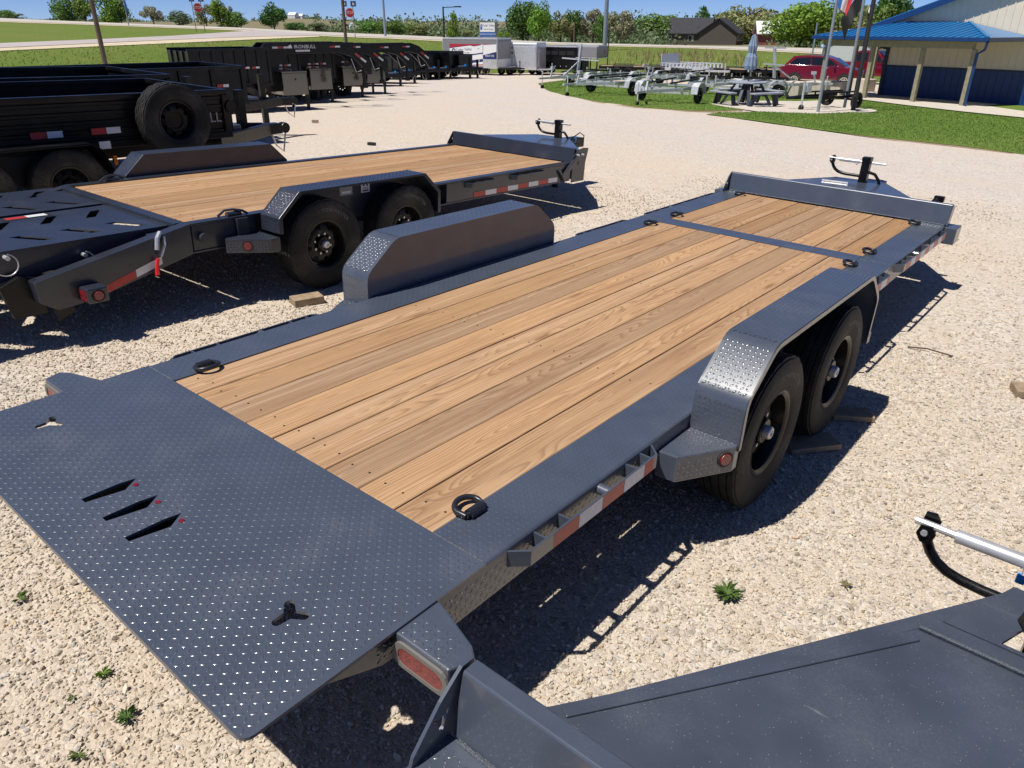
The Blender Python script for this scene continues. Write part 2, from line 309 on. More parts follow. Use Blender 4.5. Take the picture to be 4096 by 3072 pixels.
# ------------------------------------------------------------------ mesh helpers
def link(o, parent=None):
    COL.objects.link(o)
    if parent is not None: o.parent = parent
    return o
class MB:
    def __init__(s): s.v = []; s.f = []
    def add(s, vs, fs):
        k = len(s.v); s.v += [tuple(map(float, p)) for p in vs]; s.f += [tuple(i+k for i in f) for f in fs]; return s
    def box(s, c, d, R=None):
        x, y, z = d[0]/2, d[1]/2, d[2]/2
        vs = [(-x, -y, -z), (x, -y, -z), (x, y, -z), (-x, y, -z), (-x, -y, z), (x, -y, z), (x, y, z), (-x, y, z)]
        if R is not None: vs = [tuple(R @ Vector(p)) for p in vs]
        return s.add([(p[0]+c[0], p[1]+c[1], p[2]+c[2]) for p in vs],
                     [(0, 3, 2, 1), (4, 5, 6, 7), (0, 1, 5, 4), (1, 2, 6, 5), (2, 3, 7, 6), (3, 0, 4, 7)])
    def lo(s, a, b):                                       # box from corner to corner
        return s.box([(p+q)/2 for p, q in zip(a, b)], [abs(q-p) for p, q in zip(a, b)])
    def bar(s, p, q, w, h, up=(0, 0, 1)):
        p, q = Vector(p), Vector(q); d = q-p; y = d.normalized(); u = Vector(up)
        x = y.cross(u)
        if x.length < 1e-4: x = y.cross(Vector((1, 0, 0)))
        x.normalize(); z = x.cross(y)
        return s.box((p+q)/2, (w, d.length, h), Matrix((x, y, z)).transposed())
    def tube(s, path, r, n=8, cap=True):
        P = [Vector(p) for p in path]; m = len(P); rs = r if isinstance(r, (list, tuple)) else [r]*m
        T = [(P[min(i+1, m-1)]-P[max(i-1, 0)]).normalized() for i in range(m)]
        a = T[0].orthogonal().normalized(); vs = []
        for i in range(m):
            a = (a-T[i]*a.dot(T[i])).normalized(); b = T[i].cross(a)
            for k in range(n):
                t = 2*math.pi*k/n; vs.append(P[i]+(a*math.cos(t)+b*math.sin(t))*rs[i])
        fs = [(i*n+k, i*n+(k+1) % n, (i+1)*n+(k+1) % n, (i+1)*n+k) for i in range(m-1) for k in range(n)]
        if cap: fs += [tuple(range(n-1, -1, -1)), tuple((m-1)*n+k for k in range(n))]
        return s.add(vs, fs)
    def prism(s, poly, fn, d0, d1):                        # poly of (a, b); fn(a, b, depth) -> point
        n = len(poly); vs = [fn(a, b, d0) for a, b in poly]+[fn(a, b, d1) for a, b in poly]
        return s.add(vs, [tuple(range(n-1, -1, -1)), tuple(range(n, 2*n))]+[(i, (i+1) % n, n+(i+1) % n, n+i) for i in range(n)])
    def lathe(s, prof, n=32, c=(0, 0, 0), axis='x', mod=None, close=False):
        vs = []
        for k in range(n):
            t = 2*math.pi*k/n
            for j, (a, r) in enumerate(prof):
                rr = r+(mod(j, k) if mod else 0)
                p = (a, rr*math.cos(t), rr*math.sin(t))
                if axis == 'z': p = (p[1], p[2], p[0])
                elif axis == 'y': p = (p[2], p[0], p[1])
                vs.append((p[0]+c[0], p[1]+c[1], p[2]+c[2]))
        m = len(prof); fs = []
        for k in range(n):
            k2 = (k+1) % n
            for j in range(m-1 if not close else m):
                j2 = (j+1) % m
                fs.append((k*m+j, k*m+j2, k2*m+j2, k2*m+j))
        return s.add(vs, fs)
    def disc(s, c, r, n=16, nrm=(0, 0, 1), ry=None):
        z = Vector(nrm).normalized(); x = z.orthogonal().normalized()
        if abs(z.z) < 0.99: x = Vector((0, 0, 1)).cross(z).normalized()
        y = z.cross(x); ry = ry or r
        return s.add([Vector(c)+x*r*math.cos(2*math.pi*k/n)+y*ry*math.sin(2*math.pi*k/n) for k in range(n)], [tuple(range(n))])
    def mesh(s, name, m=None, smooth=None):
        me = bpy.data.meshes.new(name); me.from_pydata(s.v, [], s.f)
        bm = bmesh.new(); bm.from_mesh(me); bmesh.ops.recalc_face_normals(bm, faces=bm.faces); bm.to_mesh(me); bm.free()
        if m is not None: me.materials.append(m)
        if smooth:
            me.polygons.foreach_set('use_smooth', [True]*len(me.polygons))
            me.set_sharp_from_angle(angle=math.radians(smooth))
        me.update(); return me
    def build(s, name, m, parent=None, smooth=None, bevel=0.0, seg=2):
        o = bpy.data.objects.new(name, s.mesh(name, M[m] if isinstance(m, str) else m, smooth)); link(o, parent)
        if bevel:
            bv = o.modifiers.new('bevel', 'BEVEL'); bv.width = bevel; bv.segments = seg; bv.limit_method = 'ANGLE'; bv.angle_limit = math.radians(40)
            bv.harden_normals = False
        return o
def thing(name, label, cat, loc=(0, 0, 0), rot=None, group=None):
    o = bpy.data.objects.new(name, None); link(o); o.empty_display_size = 0.2
    mt = Matrix.Translation(Vector([float(c) for c in loc]))
    if rot is not None: mt = mt @ (Matrix(rot).to_4x4() if not isinstance(rot, (int, float)) else Matrix.Rotation(rot, 4, 'Z'))
    o.matrix_world = mt
    o['label'] = label; o['category'] = cat
    if group: o['group'] = group
    return o
def tag(o, label, cat, group=None):
    o['label'] = label; o['category'] = cat
    if group: o['group'] = group
    return o
def structure(o): o['kind'] = 'structure'; return o
def stuff(o): o['kind'] = 'stuff'; return o
def dup_tree(o, parent=None, skip=()):
    c = o.copy(); COL.objects.link(c)
    if parent is not None: c.parent = parent
    for ch in list(o.children):
        if ch.name.split('.')[0] not in skip: dup_tree(ch, c, skip)
    return c
def dup_thing(root, label, loc, rot=0.0, scale=1.0, group=None):
    c = dup_tree(root); c['label'] = label
    c.matrix_world = Matrix.Translation(Vector([float(q) for q in loc])) @ Matrix.Rotation(rot, 4, 'Z') @ Matrix.Scale(scale, 4)
    if group: c['group'] = group
    return c
def inst(me, name, parent, loc, rot=None):
    o = bpy.data.objects.new(name, me); link(o, parent); o.location = loc
    if rot is not None: o.rotation_euler = rot
    return o
def inpoly(P, poly):
    x, y = P[:, 0], P[:, 1]; r = np.zeros(len(P), bool); q = np.array(poly); j = len(q)-1
    for i in range(len(q)):
        c = ((q[i, 1] > y) != (q[j, 1] > y)) & (x < (q[j, 0]-q[i, 0])*(y-q[i, 1])/(q[j, 1]-q[i, 1]+1e-12)+q[i, 0]); r ^= c; j = i
    return r
def npmesh(name, V, F, m, tint=None, smooth=False, attr='tint'):
    """V (n,3), F (m,k) all of one size"""
    me = bpy.data.meshes.new(name); k = F.shape[1]
    me.vertices.add(len(V)); me.vertices.foreach_set('co', V.astype(np.float32).ravel())
    me.loops.add(F.size); me.loops.foreach_set('vertex_index', F.astype(np.int32).ravel())
    me.polygons.add(len(F)); me.polygons.foreach_set('loop_start', np.arange(0, F.size, k, dtype=np.int32))
    if tint is not None:
        a = me.attributes.new(attr, 'FLOAT', 'POINT'); a.data.foreach_set('value', tint.astype(np.float32))
    me.polygons.foreach_set('use_smooth', np.full(len(F), smooth))
    me.materials.append(m); me.update(calc_edges=True); me.validate(); return me
def plate(outer, holes, z0, z1, name, m, parent, fn=None):
    """flat plate with real holes: fn(a,b,z)->point"""
    fn = fn or (lambda a, b, z: (a, b, z)); pts = []; edges = []; starts = []
    for L in [outer]+holes:
        k = len(pts); starts.append((k, len(L))); pts += [Vector(p) for p in L]; edges += [(k+i, k+(i+1) % len(L)) for i in range(len(L))]
    v2, _, f2, _, _, _ = delaunay_2d_cdt(pts, edges, [], 0, 1e-6)
    cen = np.array([[sum(v2[i].x for i in f)/3, sum(v2[i].y for i in f)/3] for f in f2])
    ok = inpoly(cen, [(p[0], p[1]) for p in outer])
    for h in holes: ok &= ~inpoly(cen, [(p[0], p[1]) for p in h])
    n = len(v2); vs = [fn(p.x, p.y, z1) for p in v2]+[fn(p.x, p.y, z0) for p in v2]; fs = []; cnt = {}
    for f, k in zip(f2, ok):
        if not k: continue
        fs += [tuple(f), tuple(n+i for i in reversed(f))]
        for i in range(3):
            e = (f[i], f[(i+1) % 3]); cnt[e] = 1
    for (i, j) in list(cnt):
        if (j, i) not in cnt: fs.append((j, i, n+i, n+j))
    b_ = MB(); b_.v = [tuple(map(float, p)) for p in vs]; b_.f = fs
    return b_.build(name, m, parent)
# raised lozenges of checker plate, real relief gathered in one mesh per plate
LZ_L, LZ_W, LZ_H = 0.0104, 0.0039, 0.0023
_tv = np.array([(-1, 0, 0)]+[(u, 0, 1) for u in (-.62, 0, .62)]+[(1, 0, 0)]+[(u, s*wd, 0) for s in (-1, 1) for u, wd in ((-.62, .8), (0, 1), (.62, .8))], float)
_tv[1, 2] = _tv[3, 2] = 0.75
_tf = np.array([(0, 5, 1, 1), (0, 1, 8, 8), (1, 5, 6, 2), (2, 6, 7, 3), (3, 7, 4, 4), (1, 2, 9, 8), (2, 3, 10, 9), (3, 4, 10, 10)])
_tt = []
for q in _tf: _tt += [(q[0], q[1], q[2])]+([(q[0], q[2], q[3])] if q[2] != q[3] else [])
_tt = np.array(_tt)
class Tread:
    def __init__(s): s.V = []; s.F = []; s.n = 0
    def quad(s, o, u, v, lu, lv, sp=0.0225, keep=None, k=1.0):
        o, u, v = (np.array(p, float) for p in (o, u, v)); u /= np.linalg.norm(u); v /= np.linalg.norm(v); n = np.cross(u, v)
        gi, gj = np.meshgrid(np.arange(max(1, int(lu/sp))), np.arange(max(1, int(lv/sp))), indexing='ij')
        a = (gi.ravel()+.5)*sp; b = (gj.ravel()+.5)*sp; par = (gi.ravel()+gj.ravel()) % 2
        if keep is not None:
            ok = keep(np.stack([a, b], 1)); a, b, par = a[ok], b[ok], par[ok]
        if not len(a): return s
        d1 = (u+v)/math.sqrt(2); d2 = (v-u)/math.sqrt(2)
        ang = RNG.normal(0, 0.03, len(a))
        dx = np.where(par[:, None] == 0, d1, d2)+ang[:, None]*u; dx /= np.linalg.norm(dx, axis=1)[:, None]
        dy = np.cross(n, dx); c = o+a[:, None]*u+b[:, None]*v
        P = c[:, None]+k*(_tv[None, :, 0:1]*LZ_L*dx[:, None]+_tv[None, :, 1:2]*LZ_W*dy[:, None]+_tv[None, :, 2:3]*LZ_H*n)
        s.V.append(P.reshape(-1, 3)); s.F.append((_tt[None]+(np.arange(len(a))*len(_tv))[:, None, None]).reshape(-1, 3)+s.n); s.n += len(a)*len(_tv)
        return s
    def build(s, name, m, parent):
        me = npmesh(name, np.concatenate(s.V), np.concatenate(s.F), M[m], smooth=True)
        return stuff(link(bpy.data.objects.new(name, me), parent))
_fonts = {}
def text_mesh(txt, size, m, depth=0.0, spacing=1.0):
    cu = bpy.data.curves.new('t', 'FONT'); cu.body = txt; cu.size = size; cu.align_x = 'CENTER'; cu.align_y = 'CENTER'; cu.extrude = depth
    cu.space_character = spacing; cu.resolution_u = 2
    o = bpy.data.objects.new('t', cu); COL.objects.link(o)
    dg = bpy.context.evaluated_depsgraph_get(); me = bpy.data.meshes.new_from_object(o.evaluated_get(dg)); me.name = 'lettering'
    bpy.data.objects.remove(o); bpy.data.curves.remove(cu)
    me.materials.clear(); me.materials.append(M[m] if isinstance(m, str) else m); return me
def basis(o, x, y):                                        # matrix with local x, y axes
    x = Vector(x).normalized(); y = Vector(y).normalized(); z = x.cross(y)
    return Matrix(((x.x, y.x, z.x, o[0]), (x.y, y.y, z.y, o[1]), (x.z, y.z, z.z, o[2]), (0, 0, 0, 1)))
def lettering(txt, size, m, parent, o, x, y, spacing=1.0, name='lettering', sx=1.0):
    ob = bpy.data.objects.new(name, text_mesh(txt, size, m, 0.0, spacing)); link(ob, parent)
    ob.matrix_local = basis(o, x, y) @ Matrix.Diagonal((sx, 1, 1, 1)); return ob
# ------------------------------------------------------------------ wheels, jacks and other shared hardware
def arc(c, r, a0, a1, n):
    return [(c[0]+r*math.cos(math.radians(a0+(a1-a0)*i/n)), c[1]+r*math.sin(math.radians(a0+(a1-a0)*i/n))) for i in range(n+1)]
def tyre_mesh(R=0.375, W=0.21, n=96, fine=True):
    h = W/2; rb = R*0.545
    tread = []
    ribs = [(-.97, -.66), (-.58, -.26), (-.18, .18), (.26, .58), (.66, .97)] if fine else [(-.95, .95)]
    for a, c in ribs:
        a *= h*.86; c *= h*.86
        tread += [(a, R-.012), (a+.001, R), (c-.001, R), (c, R-.012)]
    side = [(h*.90, R-.014), (h*.985, R-.035), (h, R-.075), (h*.98, R-.10), (h*.985, R-.104), (h*.93, rb+.030), (h*.90, rb+.024), (h*.86, rb+.004), (h*.70, rb-.004)]
    prof = [(-a, r) for a, r in reversed(side)]+tread+side
    k0 = len(side); sh = {k0+1, k0+2, k0+len(tread)-2, k0+len(tread)-3}
    def mod(j, k):
        if not fine: return 0
        if j in sh: return -.006 if k % 4 == 0 else 0
        if k0 <= j < k0+len(tread): return -.0025 if (k+j//4) % 3 == 0 and (j-k0) % 4 in (1, 2) else 0
        return 0
    return MB().lathe(prof, n, mod=mod).mesh('tyre', M['rubber'], 38)
def rim_mesh(R=0.375, W=0.21):
    rb = R*0.545; h = W/2; b = MB()
    b.lathe([(-h*.7, rb-.004), (-h*.72, rb-.03), (h*.1, rb-.035), (h*.55, rb-.024), (h*.78, rb-.018), (h*.88, rb-.002), (h*.885, rb+.006), (h*.84, rb+.008), (h*.74, rb+.0)], 48)
    # dished face with eight hand holes
    n = 64; rings = [(.020, rb-.034), (.030, rb-.052), (.038, rb-.088), (.036, .085), (.020, .078), (.018, .0)]
    vs = []; fs = []
    for k in range(n):
        t = 2*math.pi*k/n
        for a, r in rings: vs.append((a, r*math.cos(t), r*math.sin(t)))
    m = len(rings)
    for k in range(n):
        for j in range(m-1):
            if j == 1 and k % 8 in (0, 1, 2): continue
            fs.append((k*m+j, k*m+j+1, ((k+1) % n)*m+j+1, ((k+1) % n)*m+j))
    b.add(vs, fs); return b.mesh('rim', M['rim'], 30)
def hub_mesh():
    b = MB().lathe([(.060, .034), (.080, .033), (.092, .031), (.097, .026), (.097, .016), (.090, .014), (.090, .0)], 24)
    return b.mesh('hub_cap', M['zinc'], 30)
def flange_mesh():
    return MB().lathe([(.015, .066), (.060, .064), (.066, .058), (.068, .0)], 24).mesh('hub', M['rim'], 30)
def lug_mesh(n=8, r=.0825):
    b = MB()
    for k in range(n):
        t = 2*math.pi*(k+.5)/n; b.tube([(.018, r*math.cos(t), r*math.sin(t)), (.042, r*math.cos(t), r*math.sin(t))], .0105, 6)
    return b.mesh('lug_nuts', M['zinc'])
TYRE, RIM, HUB, LUG, FLANGE = tyre_mesh(), rim_mesh(), hub_mesh(), lug_mesh(), flange_mesh()
LUG_D = LUG.copy(); LUG_D.materials[0] = M['rim']
TYRE_S = tyre_mesh(n=24, fine=False)
HUB_D = HUB.copy(); HUB_D.materials[0] = M['rim']
def sidewall_text(txt, parent, a0, r=.285, size=.045):
    me = text_mesh(txt, size, 'letter', 0.0, 1.15); n = len(me.vertices); co = np.empty(n*3, np.float32); me.vertices.foreach_get('co', co); co = co.reshape(-1, 3)
    th = a0+co[:, 0]/r; rr = r+co[:, 1]; q = np.stack([np.full(n, .1058), -rr*np.cos(th), rr*np.sin(th)], 1).astype(np.float32)
    me.vertices.foreach_set('co', q.ravel()); me.update(); return inst(me, 'lettering', parent, (0, 0, 0))
def wheel(parent, loc, side, k=1.0, hub=True, small=False, text=None, dark=False):
    w_ = inst(RIM, 'wheel', parent, loc)
    w_.rotation_euler = (random.uniform(0, 1), 0, 0 if side > 0 else math.pi); w_.scale = (k, k, k)
    inst(TYRE_S if small else TYRE, 'tyre', w_, (0, 0, 0))
    if hub: inst(HUB_D if dark else HUB, 'hub_cap', w_, (0, 0, 0)); inst(FLANGE, 'hub', w_, (0, 0, 0))
    if not small and hub: stuff(inst(LUG_D if dark else LUG, 'lug_nuts', w_, (0, 0, 0)))
    if text: sidewall_text(text, w_, 1.95+w_.rotation_euler[0])
    return w_
def jack(parent, x, y, z0, ztop, handle_z, s=-1, leg=0.0, blue=True):
    b = MB().lo((x-.042, y-.042, z0-.05), (x+.042, y+.042, ztop)); b.lo((x-.047, y-.047, ztop-.035), (x+.047, y+.047, ztop+.006))
    p = b.build('jack_post', 'black', parent, bevel=.004)
    if leg is not None:
        MB().lo((x-.034, y-.034, leg), (x+.034, y+.034, z0-.05)).lo((x-.09, y-.09, leg-.01), (x+.09, y+.09, leg)).build('jack_leg', 'black', parent, bevel=.003)
    h = MB().tube([(x-.405, y, handle_z+.004), (x-.22, y, handle_z), (x+.20, y, handle_z)], .0125, 10).tube([(x-.29, y, handle_z), (x-.075, y, handle_z)], .0215, 14).build('crank_handle', 'zinc', parent, 30)
    MB().tube([(x-.365, y, handle_z-.03), (x-.358, y, handle_z-.055), (x-.342, y, handle_z-.085), (x-.318, y, handle_z-.112), (x-.285, y, handle_z-.132), (x-.24, y, handle_z-.144), (x-.18, y, handle_z-.149), (x-.04, y, handle_z-.15)], .0165, 12).prism([(x-.392, handle_z-.022), (x-.375, handle_z-.048), (x-.348, handle_z-.048), (x-.338, handle_z-.01), (x-.352, handle_z+.012), (x-.385, handle_z+.008)], lambda a_, b_, d: (a_, d, b_), y-.030, y-.022).prism([(x-.392, handle_z-.022), (x-.375, handle_z-.048), (x-.348, handle_z-.048), (x-.338, handle_z+.01), (x-.355, handle_z+.034), (x-.385, handle_z+.030)], lambda a_, b_, d: (a_, d, b_), y+.022, y+.030).build('crank_arm', 'black', h, 40)
    MB().tube([(x-.370, y-.030, handle_z-.012), (x-.370, y-.037, handle_z-.012)], .010, 8).build('bolt', 'zinc', h); MB().tube([(x-.098, y-.016, handle_z-.018), (x-.098, y-.024, handle_z-.032)], .009, 8).build('bolt', 'zinc', h)
    MB().tube([(x+.045, y, handle_z-.10), (x+.11, y, handle_z-.115), (x+.16, y, handle_z-.17), (x+.19, y, handle_z-.25)], .016, 10).build('spare_handle', 'black', parent, 40)
    return p
def d_ring(parent, x, y, z, s):
    """weld-on lashing ring; s is the side the ring falls to"""
    b = MB().tube([(x, y-.032, z+.012), (x, y+.032, z+.012)], .020, 12).box((x, y, z+.004), (.034, .064, .016))
    r = b.build('lashing_lug', 'ring', parent, 35)
    p = [(x, y-.045, z+.014)]+[(x+s*(.022+.052*math.cos(a)), y-.055*math.sin(a), z+.014+.010*math.cos(a)) for a in np.linspace(1.25, -1.25, 11)]+[(x, y+.045, z+.014), (x, y-.045, z+.014)]
    MB().tube(p, .0105, 8).build('ring', 'ring', r, 50)
def tape(parent, a, b, z, h, x, n0, seg=.145, s=1, first='red'):
    """reflective tape strips on a rail: alternating red and white"""
    y = a; c = first
    while y < b-.02:
        y2 = min(y+seg, b)
        MB().add([(x, y+.001, z-h/2), (x, y2-.001, z-h/2), (x, y2-.001, z+h/2), (x, y+.001, z+h/2)], [(0, 1, 2, 3) if s > 0 else (3, 2, 1, 0)]).build('reflector_strip', c, parent)
        y = y2; c = 'white' if c == 'red' else 'red'
def stake_rail(parent, y0, y1, s, zt, x_in, x_out, pockets, mat_='grey', h=.062):
    x_in *= s; x_out *= s; t = .008*s
    b = MB(); e = .055
    b.add([(x_in, y0, zt), (x_out, y0+e, zt), (x_out, y1-e, zt), (x_in, y1, zt), (x_in, y1-.011, zt), (x_out-t, y1-e-.003, zt), (x_out-t, y0+e+.003, zt), (x_in, y0+.011, zt)]+
          [(x_in, y0, zt-h), (x_out, y0+e, zt-h), (x_out, y1-e, zt-h), (x_in, y1, zt-h), (x_in, y1-.011, zt-h), (x_out-t, y1-e-.003, zt-h), (x_out-t, y0+e+.003, zt-h), (x_in, y0+.011, zt-h)],
          [(0, 1, 6, 7), (1, 2, 5, 6), (2, 3, 4, 5), (15, 14, 9, 8), (14, 13, 10, 9), (13, 12, 11, 10), (0, 8, 9, 1), (1, 9, 10, 2), (2, 10, 11, 3), (7, 6, 14, 15), (6, 5, 13, 14), (5, 4, 12, 13), (0, 7, 15, 8), (3, 11, 12, 4)])
    r = b.build('stake_rail', mat_, parent, bevel=.002)
    pk = MB()
    for y in pockets: pk.lo((x_in, y-.004, zt-h+.003), (x_out-t*1.02, y+.004, zt-.001))
    pk.build('pocket_plates', mat_, r); stuff(r.children[0])
    return r
# ------------------------------------------------------------------ the long deckover tilt trailers (this one and its twin in the foreground)
ZD = 0.5643; HP = 0.815; XO = 1.047
NEAR = LV.tolist()
def tilt_trailer():
    root = thing('tilt_trailer', 'long charcoal tilt deck trailer with pine planks in the middle of the yard', 'trailer', (0, 0, 0), NEAR, 'charcoal tilt deck trailers')
    wd = [7.25]*4+[5.5]+[7.25]*4; tot = sum(wd); x = -HP; k = 2*HP/tot
    screws = MB()
    for a in wd:
        xw = a*k; c = x+xw/2
        for (y0, y1) in ((0.004, 4.336), (4.524, 6.105)):
            dzz = random.uniform(-.0015, .0015)
            o = MB().box((0, 0, 0), (xw-.006, y1-y0, .038)).build('plank', 'wood', root, bevel=.003, seg=1); o.location = (c, (y0+y1)/2, ZD-.022+dzz)
            for yy in ([.10, 1.45, 2.75, 4.25] if y0 < 1 else [4.62, 6.02]):
                for sx in (-.045, .045):
                    yj = yy+random.uniform(-.02, .02)
                    screws.add([(c+sx+.0048*math.cos(q), yj+.0048*math.sin(q), ZD-.0025+dzz+.0008) for q in np.linspace(0, 5.24, 6)], [(0, 1, 2, 3, 4, 5)])
        x += xw
    stuff(screws.build('deck_screws', 'blackflat', root))
    # bed beneath the boards so that only the gaps stay open
    MB().lo((-HP, .0, ZD-.15), (HP, .06, ZD-.045)).lo((-HP, 4.36, ZD-.15), (HP, 4.50, ZD-.045)).build('cross_member', 'black', root)
    f = MB()
    for yy in np.arange(.6, 6.1, .61): f.lo((-XO+.02, yy-.025, ZD-.12), (XO-.02, yy+.025, ZD-.044))
    for s in (-1, 1): f.lo((s*.52-.05, -.3, ZD-.22), (s*.52+.05, 6.15, ZD-.121))
    f.build('chassis', 'black', root)
    for s in (-1, 1):
        for (ya, yb) in ((0, .22), (.36, .52), (.66, .80), (.98, 4.33), (4.51, 6.12)): MB().lo((s*(HP-.03), ya, ZD-.052), (s*(HP+.07), yb, ZD-.0445)).build('light_stop', 'black', root)  # added bars block light below the plate edge, gaps leave broken streaks
    # checker side plates with the lip folded down at the outer edge
    for s in (-1, 1):
        sp = MB().lo((s*(HP+.002), 0.003, ZD-.006), (s*(XO-.01), 4.42, ZD)).build('side_plate', 'grey', root)
        MB().lo((s*(HP+.002), 4.424, ZD-.006), (s*(XO-.01), 6.147, ZD)).build('side_plate', 'grey', root)
        t = Tread()
        for (y0, y1) in ((.01, 4.415), (4.43, 6.13)):
            o = (HP+.006, y0, ZD) if s > 0 else (-(XO-.006), y0, ZD)
            t.quad(o, (1, 0, 0), (0, 1, 0), XO-HP-.012, y1-y0)
        t.build('tread_pattern', 'tread', sp)
        q = arc((XO-.012, ZD-.012), .012, 0, 90, 4); lip = MB()
        prof = [(s*a, b) for a, b in q]+[(s*(XO-.012), ZD-.006), (s*(XO-.006), ZD-.012), (s*(XO-.006), ZD-.145), (s*XO, ZD-.145)]
        lip.prism(prof, lambda a, b, d: (a, d, b), -.29, 6.14)
        lp = lip.build('folded_skirt', 'grey', root, 35)
        tr = Tread()
        tr.quad((s*XO, -.28 if s > 0 else 6.1, ZD-.142), (0, s, 0), (0, 0, 1), 6.38, .128)
        tr.build('tread_pattern', 'tread', lp)
    # tail plate with two star slots and three lamp slots
    def star(cx, cy, r=.056):
        P = []
        for a in (math.radians(31), math.radians(147), math.radians(270)):
            P.append((cx+.019*math.cos(a-math.pi/3), cy+.019*math.sin(a-math.pi/3)))
            tip = (cx+(r-.015)*math.cos(a), cy+(r-.015)*math.sin(a))
            for th in np.linspace(-90, 90, 7):
                q = a+math.radians(th); P.append((tip[0]+.0145*math.cos(q), tip[1]+.0145*math.sin(q)))
        return P
    rc = .03
    outer = [(1.047, -.001), (1.047, -.83+rc)]+[(1.047-rc+rc*math.cos(math.radians(a)), -.83+rc+rc*math.sin(math.radians(a))) for a in (-22, -45, -68)]+[(1.047-rc, -.83), (-1.047+rc, -.83)]+\
            [(-1.047+rc+rc*math.cos(math.radians(a)), -.83+rc+rc*math.sin(math.radians(a))) for a in (-112, -135, -158)]+[(-1.047, -.83+rc), (-1.047, -.001)]
    outer = outer[::-1]
    holes = [star(.785, -.52), star(-.80, -.52)]
    for cxs in (-.165, -.012, .142): holes.append([(cxs-.016, -.662), (cxs+.012, -.662), (cxs+.036, -.540), (cxs-.008, -.480), (cxs-.018, -.54)])
    tp = plate(outer, holes, ZD-.010, ZD, 'tail_plate', 'grey', root)
    big = [[(cx+(p[0]-cx)*1.25, cy+(p[1]-cy)*1.25) for p in h] for h in holes for cx, cy in [(sum(p[0] for p in h)/len(h), sum(p[1] for p in h)/len(h))]]
    def keep(ab):
        P = ab+np.array([-1.04, -.825]); ok = np.ones(len(P), bool)
        for h in big: ok &= ~inpoly(P, h)
        return ok
    Tread().quad((-1.04, -.825, ZD), (1, 0, 0), (0, 1, 0), 2.08, .82, keep=keep).build('tread_pattern', 'tread', tp)
    for cxs in (-.165, -.012, .142):
        MB().tube([(cxs+.034, -.502, ZD-.004), (cxs+.034, -.502, ZD+.003)], .0095, 12).build('marker_lens', 'redlens', tp)
    MB().lo((-.36, -.78, ZD-.054), (.25, -.42, ZD-.048)).build('slot_dark_tray', 'black', tp)  # added black tray, sized so the slots look dark against sunlit gravel
    sk = MB()
    for s in (-1, 1): sk.prism([(-.66, ZD-.012), (-.295, ZD-.012), (-.295, ZD-.135), (-.40, ZD-.125)], lambda a, b, d: (d, a, b), s*1.010, s*1.018)
    sk.prism([(-1.0, ZD-.011), (1.0, ZD-.011), (1.0, ZD-.03), (-1.0, ZD-.03)], lambda a, b, d: (a, d, b), -.825, -.815)
    tsk = sk.build('tail_skirt', 'grey', root)
    Tread().quad((1.0185, -.42, ZD-.115), (0, 1, 0), (0, 0, 1), .12, .10).build('tread_pattern', 'tread', tsk)
    # tail lamp boxes either side
    for s in (-1, 1):
        top = [(1.048, -.372), (1.245, -.372), (1.275, -.30), (1.235, -.268), (1.048, -.205)]
        bx = MB().prism([(s*a, b) for a, b in top], lambda a, b, d: (a, b, d), ZD-.125, ZD-.004).build('lamp_box', 'grey', root, bevel=.006)
        Tread().quad((1.055, -.365, ZD-.004) if s > 0 else (-1.225, -.365, ZD-.004), (1, 0, 0), (0, 1, 0), .17, .10).build('tread_pattern', 'tread', bx)
        pill = [(s*(1.147+dx), ZD-.063+dz) for dx, dz in [(q[0]+.055, q[1]) for q in arc((0, 0), .030, -90, 90, 8)]+[(q[0]-.055, q[1]) for q in arc((0, 0), .030, 90, 270, 8)]]
        MB().prism(pill, lambda a, b, d: (a, d, b), -.3725, -.378).build('lamp_lens', 'redlens', bx)
        pill2 = [(s*1.147+(a-s*1.147)*1.22, ZD-.063+(b-ZD+.063)*1.45) for a, b in pill]
        plate(pill2, [pill], -.372, -.380, 'lamp_grommet', 'grommet', bx, fn=lambda a, b, z: (a, z, b))
        pass
    # step boxes behind the fenders with a round lamp
    for s in (-1, 1):
        top = [(1.048, 1.05), (1.137, 1.057), (1.276, 1.30), (1.276, 1.345), (1.20, 1.345), (1.15, 1.33), (1.048, 1.335)]
        bx = MB().prism([(s*a, b) for a, b in top], lambda a, b, d: (a, b, d), ZD-.185, ZD-.064).build('step_box', 'grey', root, bevel=.005)
        t = Tread(); t.quad((1.055, 1.06, ZD-.064) if s > 0 else (-1.26, 1.06, ZD-.064), (1, 0, 0), (0, 1, 0), .21, .27, keep=lambda ab, s=s: inpoly(ab+np.array([1.055 if s > 0 else -1.26, 1.06]), [(s*(a-.006), b) for a, b in top]))
        dv = Vector((s*.139, .243, 0)).normalized(); nn = Vector((s*dv.y*s, -abs(dv.x), 0)); nn = Vector((s*.243, -.139, 0)).normalized()
        p0 = (1.137, 1.057, ZD-.175)
        if s > 0: t.quad(p0, dv, (0, 0, 1), .26, .10)
        t.build('tread_pattern', 'tread', bx)
        c = Vector((s*1.137, 1.057, 0))+dv*.235; c.z = ZD-.115
        MB().tube([c+nn*.0, c+nn*.005], .036, 20).build('lamp_grommet', 'rubber', bx)
        MB().tube([c+nn*.001, c+nn*.010], [.029, .026], 20).build('lamp_lens', 'redlens', bx, 40)
    # fenders
    P = [(1.32, .47), (1.32, .70), (1.555, .882), (2.915, .882), (3.147, .70), (3.147, .43)]
